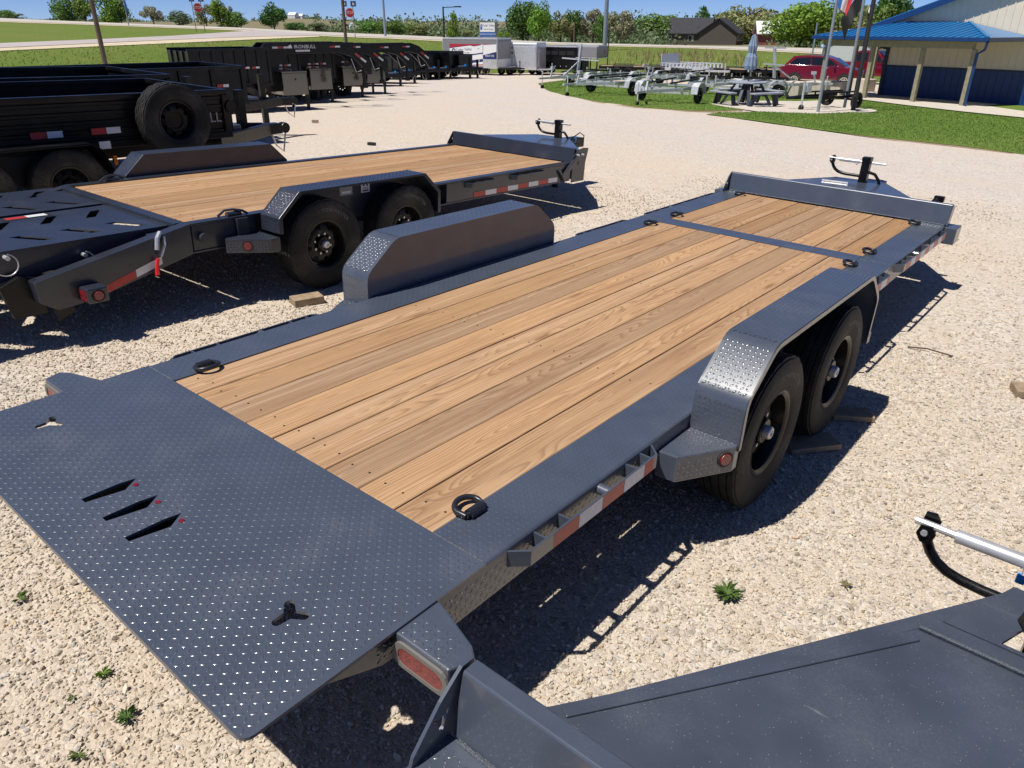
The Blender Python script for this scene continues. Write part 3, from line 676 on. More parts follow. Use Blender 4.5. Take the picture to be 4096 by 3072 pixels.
    def rnd(poly, r=.05, n=3):
        out = [poly[0]]
        for a, b, c in zip(poly, poly[1:], poly[2:]):
            a, b, c = Vector(a), Vector(b), Vector(c); u = (a-b).normalized(); v = (c-b).normalized()
            for i in range(n+1):
                tt = i/n; p = (b+u*r)*(1-tt)**2+b*2*tt*(1-tt)+(b+v*r)*tt**2; out.append((p.x, p.y))
        return out+[poly[-1]]
    PR = rnd(P)
    cen = Vector((2.23, .55)); ins = []
    for i, p in enumerate(PR):
        a = Vector(PR[max(i-1, 0)]); c = Vector(PR[min(i+1, len(PR)-1)]); d = (c-a).normalized(); nrm = Vector((d.y, -d.x)); ins.append((p[0]+nrm.x*.006, p[1]+nrm.y*.006))
    for s in (-1, 1):
        b = MB(); n = len(PR)
        vs = []; fs = []
        for (yv, zv), (yi, zi) in zip(PR, ins): vs += [(s*1.058, yv, zv), (s*1.283, yv, zv), (s*1.283, yi, zi), (s*1.058, yi, zi)]
        for i in range(n-1):
            for k in range(4): fs.append((i*4+k, i*4+(k+1) % 4, i*4+4+(k+1) % 4, i*4+4+k))
        fs += [(0, 1, 2, 3), tuple((n-1)*4+k for k in (3, 2, 1, 0))]
        b.add(vs, fs)
        # folded lip along the outer edge
        ins2 = [(p[0]+(q[0]-p[0])*4.0, p[1]+(q[1]-p[1])*4.0) for p, q in zip(PR, ins)]
        vs = []; fs = []
        for (yv, zv), (yi, zi) in zip(PR, ins2): vs += [(s*1.284, yv, zv), (s*1.284, yi, zi), (s*1.279, yi, zi), (s*1.279, yv, zv)]
        for i in range(n-1):
            for k in range(4): fs.append((i*4+k, i*4+(k+1) % 4, i*4+4+(k+1) % 4, i*4+4+k))
        b.add(vs, fs)
        fe = b.build('fender', 'grey', root, 25)
        t = Tread()
        for (a, c) in zip(P, P[1:]):
            d = (Vector(c)-Vector(a)); ln = d.length; d.normalize(); a2 = Vector(a)+d*.02
            # seen from above u must run so that the normal points out
            t.quad((1.064, a2.x, a2.y) if s > 0 else (-1.278, a2.x, a2.y), (1, 0, 0), (0, d.x, d.y), .214, ln-.04)
        t.build('tread_pattern', 'tread', fe)
        inner = [(y, z) for y, z in PR]
        fl = MB().prism(inner, lambda a, b2, d: (d, a, b2), s*1.052, s*1.0575).build('fender_side', 'grey', fe)
        # front mud step
        MB().lo((s*1.10, 3.15, .40), (s*1.28, 3.20, .47)).build('fender_foot', 'grey', fe, bevel=.004)
        for yy in (1.745, 2.668): wheel(root, (s*1.175, yy, .375), s, text='TOWMASTER' if s > 0 else None)
    ax = MB()
    for yy in (1.745, 2.668): ax.tube([(-1.12, yy, .375), (1.12, yy, .375)], .045, 10)
    ax.build('axle', 'black', root)
    # stake rails with reflective tape
    for s in (-1, 1):
        r = stake_rail(root, .095, 1.0, s, ZD-.012, XO-.002, 1.103, (.235, .37, .80, .905))
        MB().tube([(s*XO, .62, ZD-.035), (s*1.095, .62, ZD-.035)], .022, 12).build('spool', 'grey', r, 40)
        tape(r, .27, .92, ZD-.043, .058, s*1.1035, 0, s=s)
        r = stake_rail(root, 3.45, 4.26, s, ZD-.012, XO-.002, 1.103, (3.6, 3.72, 4.12), 'grey'); tape(r, 3.55, 4.2, ZD-.043, .058, s*1.1035, 0, s=s)
        r = stake_rail(root, 4.52, 5.98, s, ZD-.012, XO-.002, 1.103, (4.70, 4.84, 5.30, 5.62, 5.72), 'grey'); tape(r, 4.62, 5.9, ZD-.043, .058, s*1.1035, 0, s=s)
        MB().tube([(s*XO, 5.05, ZD-.035), (s*1.095, 5.05, ZD-.035)], .022, 12).build('spool', 'grey', r, 40)
        MB().lo((s*1.05, 6.10, ZD-.15), (s*1.15, 6.30, ZD-.005)).build('corner_post', 'grey', root, bevel=.006)
        for yy in (.165, 4.20, 4.66, 5.99): d_ring(root, s*(HP+.035), yy, ZD, -s)
    # cross bar between the tilting and the fixed deck
    cb = MB().lo((-HP, 4.340, ZD-.008), (HP, 4.428, ZD+.002)).lo((-HP, 4.434, ZD-.008), (HP, 4.520, ZD+.002)).build('cross_bar', 'grey', root, bevel=.003)
    Tread().quad((-HP+.02, 4.437, ZD+.002), (1, 0, 0), (0, 1, 0), 2*HP-.04, .08).build('tread_pattern', 'tread', cb)
    MB().tube([(-XO+.01, 4.422, ZD+.001), (-HP, 4.422, ZD+.001)], .003, 6).tube([(HP, 4.422, ZD+.001), (XO-.01, 4.422, ZD+.001)], .003, 6).tube([(HP+.005, -.001, ZD), (XO-.01, -.001, ZD)], .003, 6).tube([(-HP-.005, -.001, ZD), (-XO+.01, -.001, ZD)], .003, 6).build('weld_bead', 'weld', root)['kind'] = 'stuff'
    # bulkhead with rolled top flange and gusset ends
    y0 = 6.147
    prof = [(y0, ZD+.004), (y0+.032, ZD+.172), (y0+.036, ZD+.178), (y0+.078, ZD+.178), (y0+.084, ZD+.172), (y0+.090, ZD-.05), (y0+.084, ZD-.05), (y0+.078, ZD+.170), (y0+.040, ZD+.170), (y0+.007, ZD+.004)]
    hd = MB().prism(prof, lambda a, b, d: (d, a, b), -1.020, 1.050).build('bulkhead', 'grey', root, bevel=.002)
    MB().tube([(-1.0, y0-.004, ZD+.004), (1.03, y0-.004, ZD+.004)], .006, 6).build('weld_bead', 'weld', hd)
    g = [(y0+.078, ZD+.178), (y0+.040, ZD+.180), (y0-.03, ZD+.125), (y0-.115, ZD+.03), (y0-.125, ZD+.0), (y0+.07, ZD+.0)]
    bull = [(y0-.052, ZD+.088), (y0-.035, ZD+.078), (y0-.020, ZD+.080), (y0-.005, ZD+.092), (y0-.008, ZD+.075), (y0-.016, ZD+.064), (y0-.020, ZD+.040), (y0-.028, ZD+.036), (y0-.036, ZD+.046), (y0-.038, ZD+.064), (y0-.050, ZD+.074)]
    plate(g[::-1], [bull], -1.037, -1.028, 'gusset', 'grey', root, fn=lambda a, b, z: (z, a, b))
    plate([(y0+.07, ZD-.02), (y0+.13, ZD+.15), (y0+.04, ZD+.18), (y0-.02, ZD+.0)], [], 1.052, 1.060, 'gusset', 'grey', root, fn=lambda a, b, z: (z, a, b))
    return root
T1 = tilt_trailer()
def tongue(root, poly, ztop, jx, jy, jz0, jtop, hz, leg, beam=.13):
    tp = MB().prism(poly, lambda a, b, d: (a, b, d), ztop-.006, ztop).build('tongue_plate', 'grey', root)
    for (p, q) in ((poly[0], poly[1]), (poly[-1], poly[-2])):
        MB().bar((p[0], p[1], ztop-.008-beam/2), (q[0], q[1], ztop-.008-beam/2), .06, beam).build('tongue_beam', 'grey', tp, bevel=.004)
    jack(root, jx, jy, jz0, jtop, hz, leg=leg)
tongue(T1, [(-1.0, 6.26), (-.80, 6.95), (-.42, 7.70), (.10, 7.74), (.63, 6.90), (1.0, 6.26)], .60, -.10, 7.58, .58, .862, .812, -.02)
MB().lo((-.22, 7.75, .44), (.02, 8.15, .56)).lo((-.15, 8.15, .46), (-.05, 8.32, .54)).build('coupler', 'black', T1, bevel=.01)
MB().tube([(-.45, 7.30, .607), (-.18, 7.33, .607)], .012, 8).build('handle_bar', 'zinc', T1)
MB().bar((.78, 6.30, .54), (.88, 6.42, .735), .04, .05).box((.89, 6.43, .735), (.085, .05, .05)).build('spare_mount', 'black', T1, bevel=.005)
# twin trailer in the foreground, its bulkhead and tongue show
T3 = dup_tree(T1, skip=('tongue_plate', 'jack_post', 'jack_leg', 'crank_handle', 'spare_handle', 'coupler', 'spare_mount', 'handle_bar', 'corner_post'))
T3['label'] = 'charcoal trailer nose with bulkhead and dusty tongue plate in the near right corner'
DX, DY = 2.41, -6.652
T3.matrix_world = Matrix(NEAR).to_4x4() @ Matrix.Translation((DX, DY, 0))
tp = MB().prism([(-.985, 6.246), (-.89, 6.335), (-.285, 7.205), (.285, 7.205), (.89, 6.335), (.985, 6.246)], lambda a, b, d: (a, b, d), .585, .594).build('tongue_plate', 'grey_old', T3)
for s in (-1, 1):
    MB().bar((s*.868, 6.335, .506), (s*.078, 7.60, .506), .045, .152).build('tongue_beam', 'grey_old', tp, bevel=.005)
    MB().bar((s*.850, 6.345, .597), (s*.280, 7.17, .597), .030, .008).build('edge_strip', 'grey_old', tp, bevel=.003)
MB().lo((-.285, 7.207, .55), (.285, 7.275, .601)).build('tongue_rail', 'grey_old', tp, bevel=.003)
plate([(-.235, 7.28), (.235, 7.28), (.11, 7.58), (-.11, 7.58)], [[(-.10, 7.295), (.16, 7.295), (.12, 7.40), (-.06, 7.40)]], .59, .60, 'gusset_plate', 'grey_old', tp)

MB().lo((-.2, 7.28, .40), (.2, 7.55, .41)).build('belly_plate', 'black', tp)
MB().tube([(-.282, 7.21, .603), (.282, 7.21, .603)], .006, 6).build('weld_bead', 'weld', tp)
jack(T3, .0, 7.595, .56, .80, .685, leg=-.02)
cbl = MB().tube([(-.04, 7.36, .605), (-.075, 7.34, .66), (-.06, 7.36, .72), (-.01, 7.44, .69), (.0, 7.5, .60)], .011, 8).build('wiring_loom', 'rubber', T3, 50)
MB().tube([(.0, 7.33, .605), (-.02, 7.34, .66), (-.01, 7.36, .71)], .008, 8).build('hose', 'decal', cbl, 50)
MB().box((-.10, 7.66, .585), (.025, .02, .03)).build('blue_tag', 'bluecap', T3, bevel=.004)
# ------------------------------------------------------------------ equipment trailer with ramps, behind the long one
LVm = Matrix(NEAR)
R2 = LVm @ Matrix(((0.999534, -0.030533, -0.000622), (0.030539, 0.999326, 0.020345), (0.0, -0.020355, 0.999793)))
O2 = LVm @ Vector((-4.0218, 1.2974, -0.0068))
T2 = thing('equipment_trailer', 'charcoal equipment trailer with pine deck and slotted rear ramps beside a black dump trailer', 'trailer', O2, R2)
Z2 = 0.648
nb = 10; xw = 1.816/nb
for i in range(nb):
    o = MB().box((0, 0, 0), (xw-.006, 4.99, .038)).build('plank', 'wood', T2, bevel=.003, seg=1); o.location = (-.908+xw*(i+.5), 2.505, Z2-.022+random.uniform(-.0015, .0015))
sc = MB()
for i in range(nb):
    for yy in (.1, .9, 1.7, 2.5, 3.3, 4.1, 4.9):
        sc.add([(-.908+xw*(i+.5)+.0065*math.cos(q), yy+.0065*math.sin(q), Z2-.0005) for q in np.linspace(0, 5.24, 6)], [(0, 1, 2, 3, 4, 5)])
stuff(sc.build('deck_screws', 'blackflat', T2))
fr = MB()
for yy in np.arange(.3, 5, .6): fr.lo((-.9, yy-.03, Z2-.14), (.9, yy+.03, Z2-.045))
fr.lo((-.56, -.05, Z2-.26), (-.46, 5, Z2-.15)).lo((.46, -.05, Z2-.26), (.56, 5, Z2-.15)).build('chassis', 'black', T2)
for s in (-1, 1):
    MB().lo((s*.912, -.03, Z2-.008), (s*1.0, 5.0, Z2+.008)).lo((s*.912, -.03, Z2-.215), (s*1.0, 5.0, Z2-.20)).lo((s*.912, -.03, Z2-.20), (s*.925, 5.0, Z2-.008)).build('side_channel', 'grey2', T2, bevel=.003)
    MB().lo((s*.93, 2.75, Z2-.198), (s*.998, 5.28, Z2-.009)).build('side_plate', 'grey2', T2, bevel=.004); MB().lo((s*.93, -.02, Z2-.198), (s*.994, .52, Z2-.009)).build('side_plate', 'grey2', T2, bevel=.004)
    P = [(.535, .54), (.535, .66), (.74, .842), (2.155, .842), (2.352, .66), (2.352, .46)]
    PRr = rnd2 = P
    b = MB(); vs = []; fs = []
    cenx = 1.44
    for (y, z) in P:
        dy, dz = (cenx-y), (.45-z); l = math.hypot(dy, dz); vs += [(s*1.057, y, z), (s*1.284, y, z), (s*1.284, y+dy/l*.007, z+dz/l*.007), (s*1.057, y+dy/l*.007, z+dz/l*.007)]
    for i in range(len(P)-1):
        for k in range(4): fs.append((i*4+k, i*4+(k+1) % 4, i*4+4+(k+1) % 4, i*4+4+k))
    fs += [(0, 1, 2, 3), tuple((len(P)-1)*4+k for k in (3, 2, 1, 0))]
    b.add(vs, fs)
    vs = []; fs = []
    for (y, z) in P:
        dy, dz = (cenx-y), (.45-z); l = math.hypot(dy, dz); vs += [(s*1.286, y, z), (s*1.286, y+dy/l*.035, z+dz/l*.035), (s*1.279, y+dy/l*.035, z+dz/l*.035), (s*1.279, y, z)]
    for i in range(len(P)-1):
        for k in range(4): fs.append((i*4+k, i*4+(k+1) % 4, i*4+4+(k+1) % 4, i*4+4+k))
    b.add(vs, fs)
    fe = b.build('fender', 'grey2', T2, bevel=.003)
    t = Tread()
    for (a, c) in zip(P, P[1:]):
        d = Vector(c)-Vector(a); ln = d.length; d.normalize(); a2 = Vector(a)+d*.02
        t.quad((1.064, a2.x, a2.y) if s > 0 else (-1.278, a2.x, a2.y), (1, 0, 0), (0, d.x, d.y), .214, ln-.04)
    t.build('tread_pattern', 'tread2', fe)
    MB().prism(P, lambda a, b2, d: (d, a, b2), s*1.05, s*1.0565).build('fender_side', 'grey2', fe)
    top = [(1.0, .24), (1.06, .20), (1.275, .46), (1.275, .54), (1.0, .54)]
    bx = MB().prism([(s*a, b2) for a, b2 in top], lambda a, b2, d: (a, b2, d), .405, .515).build('step_box', 'grey2', T2, bevel=.006)
    dv = Vector((s*.215, .26, 0)).normalized(); nn = Vector((s*.26, -.215, 0)).normalized()
    t = Tread().quad((1.01 if s > 0 else -1.26, .25, .515), (1, 0, 0), (0, 1, 0), .25, .28, keep=lambda ab, s=s, top=top: inpoly(ab+np.array([1.01 if s > 0 else -1.26, .25]), [(s*(a-.006), b2) for a, b2 in top]))
    if s > 0: t.quad((1.06, .20, .408), dv, (0, 0, 1), .33, .10)
    t.build('tread_pattern', 'tread2', bx)
    c = Vector((s*1.06, .20, .46))+dv*.16
    MB().tube([c, c+nn*.006], .040, 20).build('lamp_grommet', 'rubber', bx)
    MB().tube([c+nn*.001, c+nn*.012], [.033, .029], 20).build('lamp_lens', 'redlens', bx, 40)
    for yy in (.995, 1.925): wheel(T2, (s*1.172, yy, .375), s, text='TOWMASTER' if s > 0 else None)
    for (y0, y1, pk) in ((3.02, 3.50, (3.2, 3.33)), (3.79, 4.42, (3.95, 4.15))):
        stake_rail(T2, y0, y1, s, Z2-.025, 1.0, 1.06, pk, 'grey2', .05)
    y = 3.17; c_ = 'red'
    while y < 4.72:
        MB().add([(s*1.0015, y, .455), (s*1.0015, y+.19, .452), (s*1.0015, y+.19, .505), (s*1.0015, y, .508)], [(0, 1, 2, 3)]).build('reflector_strip', c_, T2)
        y += .195; c_ = 'white' if c_ == 'red' else 'red'
    MB().tube([(s*.955, .30, Z2+.02), (s*.955, .42, Z2+.02)], .022, 12).build('lashing_lug', 'grey2', T2, 40)
    MB().tube([(s*(.93+.0), .24+.0, Z2+.015), (s*.93, .30, Z2+.05), (s*.955, .36, Z2+.055), (s*.97, .43, Z2+.04), (s*.97, .47, Z2+.015)], .010, 8).build('ring', 'grey2', T2, 50)
    # drop tail beams and lamps
    bm_ = MB().prism([(-.03, Z2+.008), (-.03, Z2-.215), (-.80, .25), (-1.02, .235), (-1.12, .30), (-1.13, .44)], lambda a, b2, d: (d, a, b2), s*.90, s*1.0).build('tail_beam', 'grey2', T2, bevel=.005)
    MB().add([(s*1.0025, -.28, .405), (s*1.0025, -.48, .345), (s*1.0025, -.48, .40), (s*1.0025, -.28, .46)], [(0, 1, 2, 3)]).build('reflector_strip', 'white', bm_)
    MB().add([(s*1.0025, -.482, .344), (s*1.0025, -.70, .278), (s*1.0025, -.70, .333), (s*1.0025, -.482, .399)], [(0, 1, 2, 3)]).build('reflector_strip', 'red', bm_)
    lb = MB().lo((s*1.002, -.88, .265), (s*1.125, -.74, .37)).build('lamp_box', 'grey2', bm_, bevel=.012)
    MB().lo((s*1.02, -.884, .28), (s*1.11, -.8805, .355)).build('lamp_lens', 'redlens', lb, bevel=.002)
    MB().tube([(s*1.125, -.81, .318), (s*1.131, -.81, .318)], .042, 20).build('lamp_grommet', 'rubber', lb)
    MB().tube([(s*1.127, -.81, .318), (s*1.137, -.81, .318)], [.034, .030], 20).build('lamp_lens', 'redlens', lb, 40)
    MB().tube([(s*1.0, .05, .545), (s*1.045, .05, .545)], .035, 16).tube([(s*1.0455, .05, .545), (s*1.046, .05, .545)], .026, 16).build('winch_tube', 'grey2', T2, 40)
    MB().lo((s*1.0, .34, Z2-.2), (s*1.03, .44, Z2-.005)).build('stiffener', 'grey2', T2, bevel=.003)
    # ramp hinge plates
    MB().prism([(-1.05, .20), (-1.25, .20), (-1.30, .42), (-1.18, .47), (-1.05, .44)], lambda a, b2, d: (d, a, b2), s*.86, s*.90).prism([(-.90, .19), (-1.02, .14), (-1.06, .36), (-.96, .38)], lambda a, b2, d: (d, a, b2), s*.93, s*.955).build('hinge_plate', 'black', T2, bevel=.003)
MB().lo((-.90, -.10, Z2-.10), (.90, -.02, Z2+.004)).build('rear_cross_member', 'grey2', T2, bevel=.004)
MB().prism([(-.06, .46), (-.06, .45), (-1.1, .33), (-1.1, .34)], lambda a, b2, d: (d, a, b2), -.9, .9).build('slot_dark_deck', 'blackflat', T2)  # drop tail deck added in flat black so the ramp slots look shaded
# two ramps folded level over the drop tail, slotted through
zr = .625
def slot(cx, cy, l=.26, w_=.032, a=28):
    u = Vector((math.cos(math.radians(a)), math.sin(math.radians(a)))); v = Vector((0, 1))
    q = [Vector((cx, cy))+u*(i*l/2)+v*(j*w_/2) for i, j in ((-1, -1), (1, -1), (1, 1), (-1, 1))]
    return [(p.x, p.y) for p in q]
for s, x0, x1 in ((1, -.13, .815), (-1, -1.08, -.20)):
    cx = (x0+x1)/2; hs_ = []
    for k, yy in enumerate((-.30, -.62, -.94, -1.26, -1.58)):
        hs_.append(slot(cx+.24, yy, .25, .075, 32)); hs_.append(slot(cx-.22, yy-.02, .25, .075, -32))
    rp = plate([(x0, -1.9), (x1, -1.9), (x1, -.10), (x0, -.10)], hs_, zr-.008, zr, 'ramp', 'grey2', T2)
    big = [[(sum(p[0] for p in h)/4+(p[0]-sum(q[0] for q in h)/4)*1.1, sum(p[1] for p in h)/4+(p[1]-sum(q[1] for q in h)/4)*1.4) for p in h] for h in hs_]
    def keep(ab, x0=x0, big=big):
        P_ = ab+np.array([x0, -1.9]); ok = np.ones(len(P_), bool)
        for h in big: ok &= ~inpoly(P_, h)
        return ok
    Tread().quad((x0, -1.9, zr), (1, 0, 0), (0, 1, 0), x1-x0, 1.78, keep=keep, sp=.028).build('tread_pattern', 'tread2', rp)
    sd = MB()
    for xx in (x0, x1): sd.prism([(-1.9, zr-.009), (-.10, zr-.009), (-.14, zr-.08), (-.70, zr-.15), (-1.3, zr-.20), (-1.9, zr-.16)], lambda a, b2, d: (d, a, b2), xx-.008 if xx == x1 else xx, xx if xx == x1 else xx+.008)
    sd.lo((x0+.009, -1.9, zr-.10), (x1-.009, -1.86, zr-.012)).build('ramp_side', 'grey2', rp)
    MB().lo((x0+.015, -.895, zr+.0005), (x0+.125, -.555, zr+.0025)).build('recess_shade_panel', 'blackflat', rp)  # black slab on the ramp paints the shade of a recess, nothing is sunk
    for (yy, a2) in ((-.58, 0), ):
        for k, c_ in enumerate(('white', 'red')):
            MB().add([(x0+.03, yy-.14*k, zr+.004), (x0+.10, yy-.14*k, zr+.004), (x0+.10, yy-.14*k-.138, zr+.004), (x0+.03, yy-.14*k-.138, zr+.004)], [(0, 3, 2, 1)]).build('reflector_strip', c_, rp)
for yy, zz in ((-.735, .535), (-1.20, .60)):
    MB().tube([(.816, yy, zz-.01), (.87, yy, zz-.01)], .015, 12).build('lock_pin', 'zinc', T2, 40)
    MB().tube([(.905, yy+.02+.07*math.sin(a)-.05, zz-.04+.07*math.cos(a)) for a in np.linspace(.3, 4.5, 12)], .004, 5).build('pin_lanyard', 'zinc', T2, 50)
MB().tube([(.99, -.26, Z2-.02), (1.02, -.30, .60), (1.03, -.32, .52)], .016, 8).tube([(1.0, -.24, .60), (1.035, -.26, .55), (1.035, -.30, .47)], .010, 8).build('load_binder', 'zinc', T2, 40)
MB().tube([(1.035, -.325, .46), (1.035, -.345, .39), (1.04, -.35, .345)], [.012, .014, .02], 8).build('binder_handle', 'safety', T2, 40)
MB().lo((.85, -.30, .585), (.90, .02, .60)).build('grab_bar', 'grey2', T2, bevel=.01)
# bulkhead, front post and brace
hd = MB().prism([(5.03, Z2+.0), (5.06, Z2+.165), (5.11, Z2+.165), (5.13, Z2-.2), (5.12, Z2-.2), (5.10, Z2+.155), (5.07, Z2+.155), (5.04, Z2+.0)], lambda a, b2, d: (d, a, b2), -1.0, 1.0).build('bulkhead', 'grey2', T2, bevel=.003)
plate([(5.11, Z2+.165), (5.06, Z2+.165), (4.94, Z2+.01), (5.10, Z2+.0)], [[(5.04, Z2+.07), (5.055, Z2+.10), (5.07, Z2+.07), (5.055, Z2+.03)]], -1.01, -1.002, 'gusset', 'grey2', T2, fn=lambda a, b2, z: (z, a, b2))
MB().prism([(5.02, .41), (5.30, .41), (5.31, .63), (5.36, .80), (5.25, .81), (5.12, .79), (5.02, .72)], lambda a, b2, d: (d, a, b2), 1.0, 1.012).build('corner_plate', 'grey2', T2, bevel=.002)
MB().bar((1.02, 4.80, .50), (1.02, 5.15, .73), .03, .06).bar((1.02, 4.74, .58), (1.02, 4.86, .44), .02, .03).build('brace', 'grey2', T2, bevel=.004)
MB().tube([(1.012, 5.10, .735), (1.05, 5.10, .735)], .014, 8).build('bolt', 'zinc', T2, 40); MB().tube([(1.012, 5.20, .735), (1.05, 5.20, .735)], .014, 8).build('bolt', 'zinc', T2, 40)
tongue(T2, [(-1.0, 5.13), (-.92, 5.50), (-.49, 6.33), (.03, 6.37), (.62, 5.68), (1.0, 5.13)], .752, -.07, 6.25, .72, .985, .945, -.05)
MB().lo((-.17, 6.36, .60), (.03, 6.80, .73)).build('coupler', 'black', T2, bevel=.01)
MB().tube([(.10, 6.33, .75), (.20, 6.40, .84), (.26, 6.42, .80), (.24, 6.40, .72), (.12, 6.36, .68)], .008, 8).build('wiring_loom', 'rubber', T2, 50)
MB().box((.15, 6.37, .74), (.02, .03, .09)).build('blue_tag', 'bluecap', T2, bevel=.004)
# stickers on the inner guard of the right fender
st = MB().add([(1.058, 1.33, .70), (1.058, 1.47, .70), (1.058, 1.47, .80), (1.058, 1.33, .80)], [(0, 1, 2, 3)]).build('sticker', 'decalgrey', T2)
MB().add([(1.0585, 1.35, .715), (1.0585, 1.45, .715), (1.0585, 1.45, .735), (1.0585, 1.35, .735)], [(0, 1, 2, 3)]).build('print', 'decal', st)
st = MB().add([(1.058, 1.57, .70), (1.058, 1.67, .70), (1.058, 1.67, .83), (1.058, 1.57, .83)], [(0, 1, 2, 3)]).build('sticker', 'decal', T2)
MB().add([(1.0586, 1.585, .755), (1.0586, 1.605, .755), (1.0586, 1.62, .785), (1.0586, 1.635, .755), (1.0586, 1.655, .755), (1.0586, 1.62, .82)], [(0, 1, 2, 3, 4, 5)]).build('print', 'navy', st)
MB().add([(1.0588, 1.607, .785), (1.0588, 1.633, .785), (1.0588, 1.62, .815)], [(0, 1, 2)]).build('print', 'red', st)
lettering('APEX', .026, 'navy', st, (1.0586, 1.62, .735), (0, 1, 0), (0, 0, 1))
MB().add([(1.0586, 1.585, .71), (1.0586, 1.655, .71), (1.0586, 1.655, .722), (1.0586, 1.585, .722)], [(0, 1, 2, 3)]).build('print', 'navy', st)

# ------------------------------------------------------------------ black dump trailers
def bull_logo(parent, o, x, y, k, m='decal'):
    P = [(-.5, .05), (-.30, .10), (-.22, .30), (-.12, .22), (.02, .34), (.20, .50), (.16, .30), (.30, .20), (.42, -.05), (.30, -.12), (.36, -.35), (.22, -.25), (.02, -.12), (-.10, -.34), (-.20, -.14), (-.42, -.18)]
    ob = MB().add([(a*k, b*k, 0) for a, b in P], [tuple(range(len(P)))]).build('emblem', m, parent); ob.matrix_local = basis(o, x, y); return ob
def tarp_strip(parent, x, y, z, w_, h, cols, d=(0, 1, 0), up=(0, 0, 1)):
    d = Vector(d); up = Vector(up); o = Vector((x, y, z))
    for k, c in enumerate(cols):
        a = o+d*(w_*k+.004)
        MB().add([a, a+d*(w_-.008), a+d*(w_-.008)+up*h, a+up*h], [(0, 1, 2, 3)]).build('reflector_strip', c, parent)
def dump_trailer(label, loc, rot, L=4.3, W=2.08, zb=.70, zt=1.25, wheels=True, spare=False, ribs='h', goose=False, small=False, strips=True, group='black dump trailers', front_low=0.0, name='dump_trailer', tongue_l=1.15):
    """box runs from y=0 (tail) to y=L (nose), centre x=0"""
    r = thing(name, label, 'trailer', loc, rot, group)
    hw = W/2
    for s in (-1, 1):
        b = MB().lo((s*(hw-.012), 0, zb), (s*(hw-.004), L, zt-.05))
        if ribs == 'h':
            n = 5
            for k in range(n):
                z = zb+.06+(zt-zb-.15)*k/(n-1); b.prism([(hw-.004, z-.022), (hw+.012, z-.014), (hw+.012, z+.014), (hw-.004, z+.022)], lambda a, b2, d, s=s: (s*a, d, b2), .02, L-.02)
        sp = b.build('side_wall', 'black', r)
        MB().lo((s*(hw-.045), -.02, zt-.055), (s*(hw+.03), L+.02, zt)).build('top_rail', 'black', sp, bevel=.008)
        MB().lo((s*(hw-.03), -.02, zb-.03), (s*(hw+.03), L+.02, zb+.045)).build('bottom_rail', 'black', sp, bevel=.006)
        for yy in ([.03, L-.04] if ribs == 'h' else np.linspace(.03, L-.04, 8)): MB().lo((s*(hw-.0), yy-.035, zb+.045), (s*(hw+.035), yy+.035, zt-.055)).build('stake', 'black', sp, bevel=.004)
        if strips:
            for k in range(6):
                yy = .25+(L-.8)*k/5; tarp_strip(sp, s*(hw+.0365 if ribs != 'h' else hw+.034), yy, zb-.012 if ribs == 'h' else zb+(zt-zb)*.45, .15 if ribs == 'h' else .11, .05, ('red', 'white'))
    MB().lo((-hw+.01, .0, zb), (hw-.01, L, zb+.012)).build('bed_floor', 'black', r)
    MB().lo((-hw+.012, L-.012, zb+.012), (hw-.012, L, zt-front_low)).lo((-hw+.012, L-.03, zt-.055), (hw-.012, L+.02, zt)).build('front_wall', 'black', r)
    tg = MB().lo((-hw+.012, 0, zb+.012), (hw-.012, .02, zt-.06))
    for xx in (-.6, 0, .6): tg.lo((xx-.04, -.04, zb+.02), (xx+.04, 0, zt-.06))
    tg.build('tail_gate', 'black', r, bevel=.004)
    MB().lo((-.55, .1, zb-.22), (-.43, L+.1, zb-.03)).lo((.43, .1, zb-.22), (.55, L+.1, zb-.03)).lo((-hw, .5, zb-.15), (hw, .6, zb-.031)).lo((-hw, L-.5, zb-.15), (hw, L-.4, zb-.031)).build('chassis', 'black', r, bevel=.006)
    if wheels:
        yc = L*.42
        for s in (-1, 1):
            P = [(yc-.95, zb-.34), (yc-.82, zb+.0), (yc-.70, zb+.075), (yc+.70, zb+.075), (yc+.82, zb+.0), (yc+.95, zb-.34)]
            b = MB().prism(P+[(y, z-.02) for y, z in reversed(P)], lambda a, b2, d: (d, a, b2), s*(hw+.036), s*(hw+.26)); fe = b.build('fender', 'black', r, bevel=.006)
            MB().prism(P, lambda a, b2, d: (d, a, b2), s*(hw-.05), s*(hw-.035)).build('fender_side', 'blackflat', fe)
            for yy in (-.44, .44): wheel(r, (s*(hw+.145), yc+yy, .375), s, hub=True, small=small, dark=True)
            MB().lo((s*(hw+.05), yc+.98, zb-.20), (s*(hw+.09), yc+1.02, zb-.10)).build('marker_lens', 'amber', r, bevel=.004)
    if spare:
        wheel(r, (hw+.16, L-.78, zb+.235), 1, 1.07, hub=False)
        MB().lo((hw+.03, L-.84, zb+.1), (hw+.10, L-.72, zb+.35)).build('spare_carrier', 'black', r)
    if goose:
        zn = goose; y0 = L+.02
        # riser, neck and coupler drop
        for s in (-1, 1):
            P = [(y0, .50), (y0, zn-.12), (y0+.14, zn), (y0+2.5, zn), (y0+2.85, zn-.12), (y0+3.45, zn-.55), (y0+3.45, zn-.95), (y0+3.3, zn-.95), (y0+3.15, zn-.72), (y0+2.8, zn-.42), (y0+2.4, zn-.31), (y0+.80, zn-.31), (y0+.58, zn-.42), (y0+.38, zn-.80), (y0+.32, .50)]
            MB().prism(P, lambda a, b2, d: (d, a, b2), s*.36-.045, s*.36+.045).build('neck_beam', 'black', r, bevel=.008)
        MB().lo((-.315, y0+.25, zn-.10), (.315, y0+.35, zn-.01)).lo((-.315, y0+1.7, zn-.2), (.315, y0+1.85, zn-.05)).build('neck_cross', 'black', r)
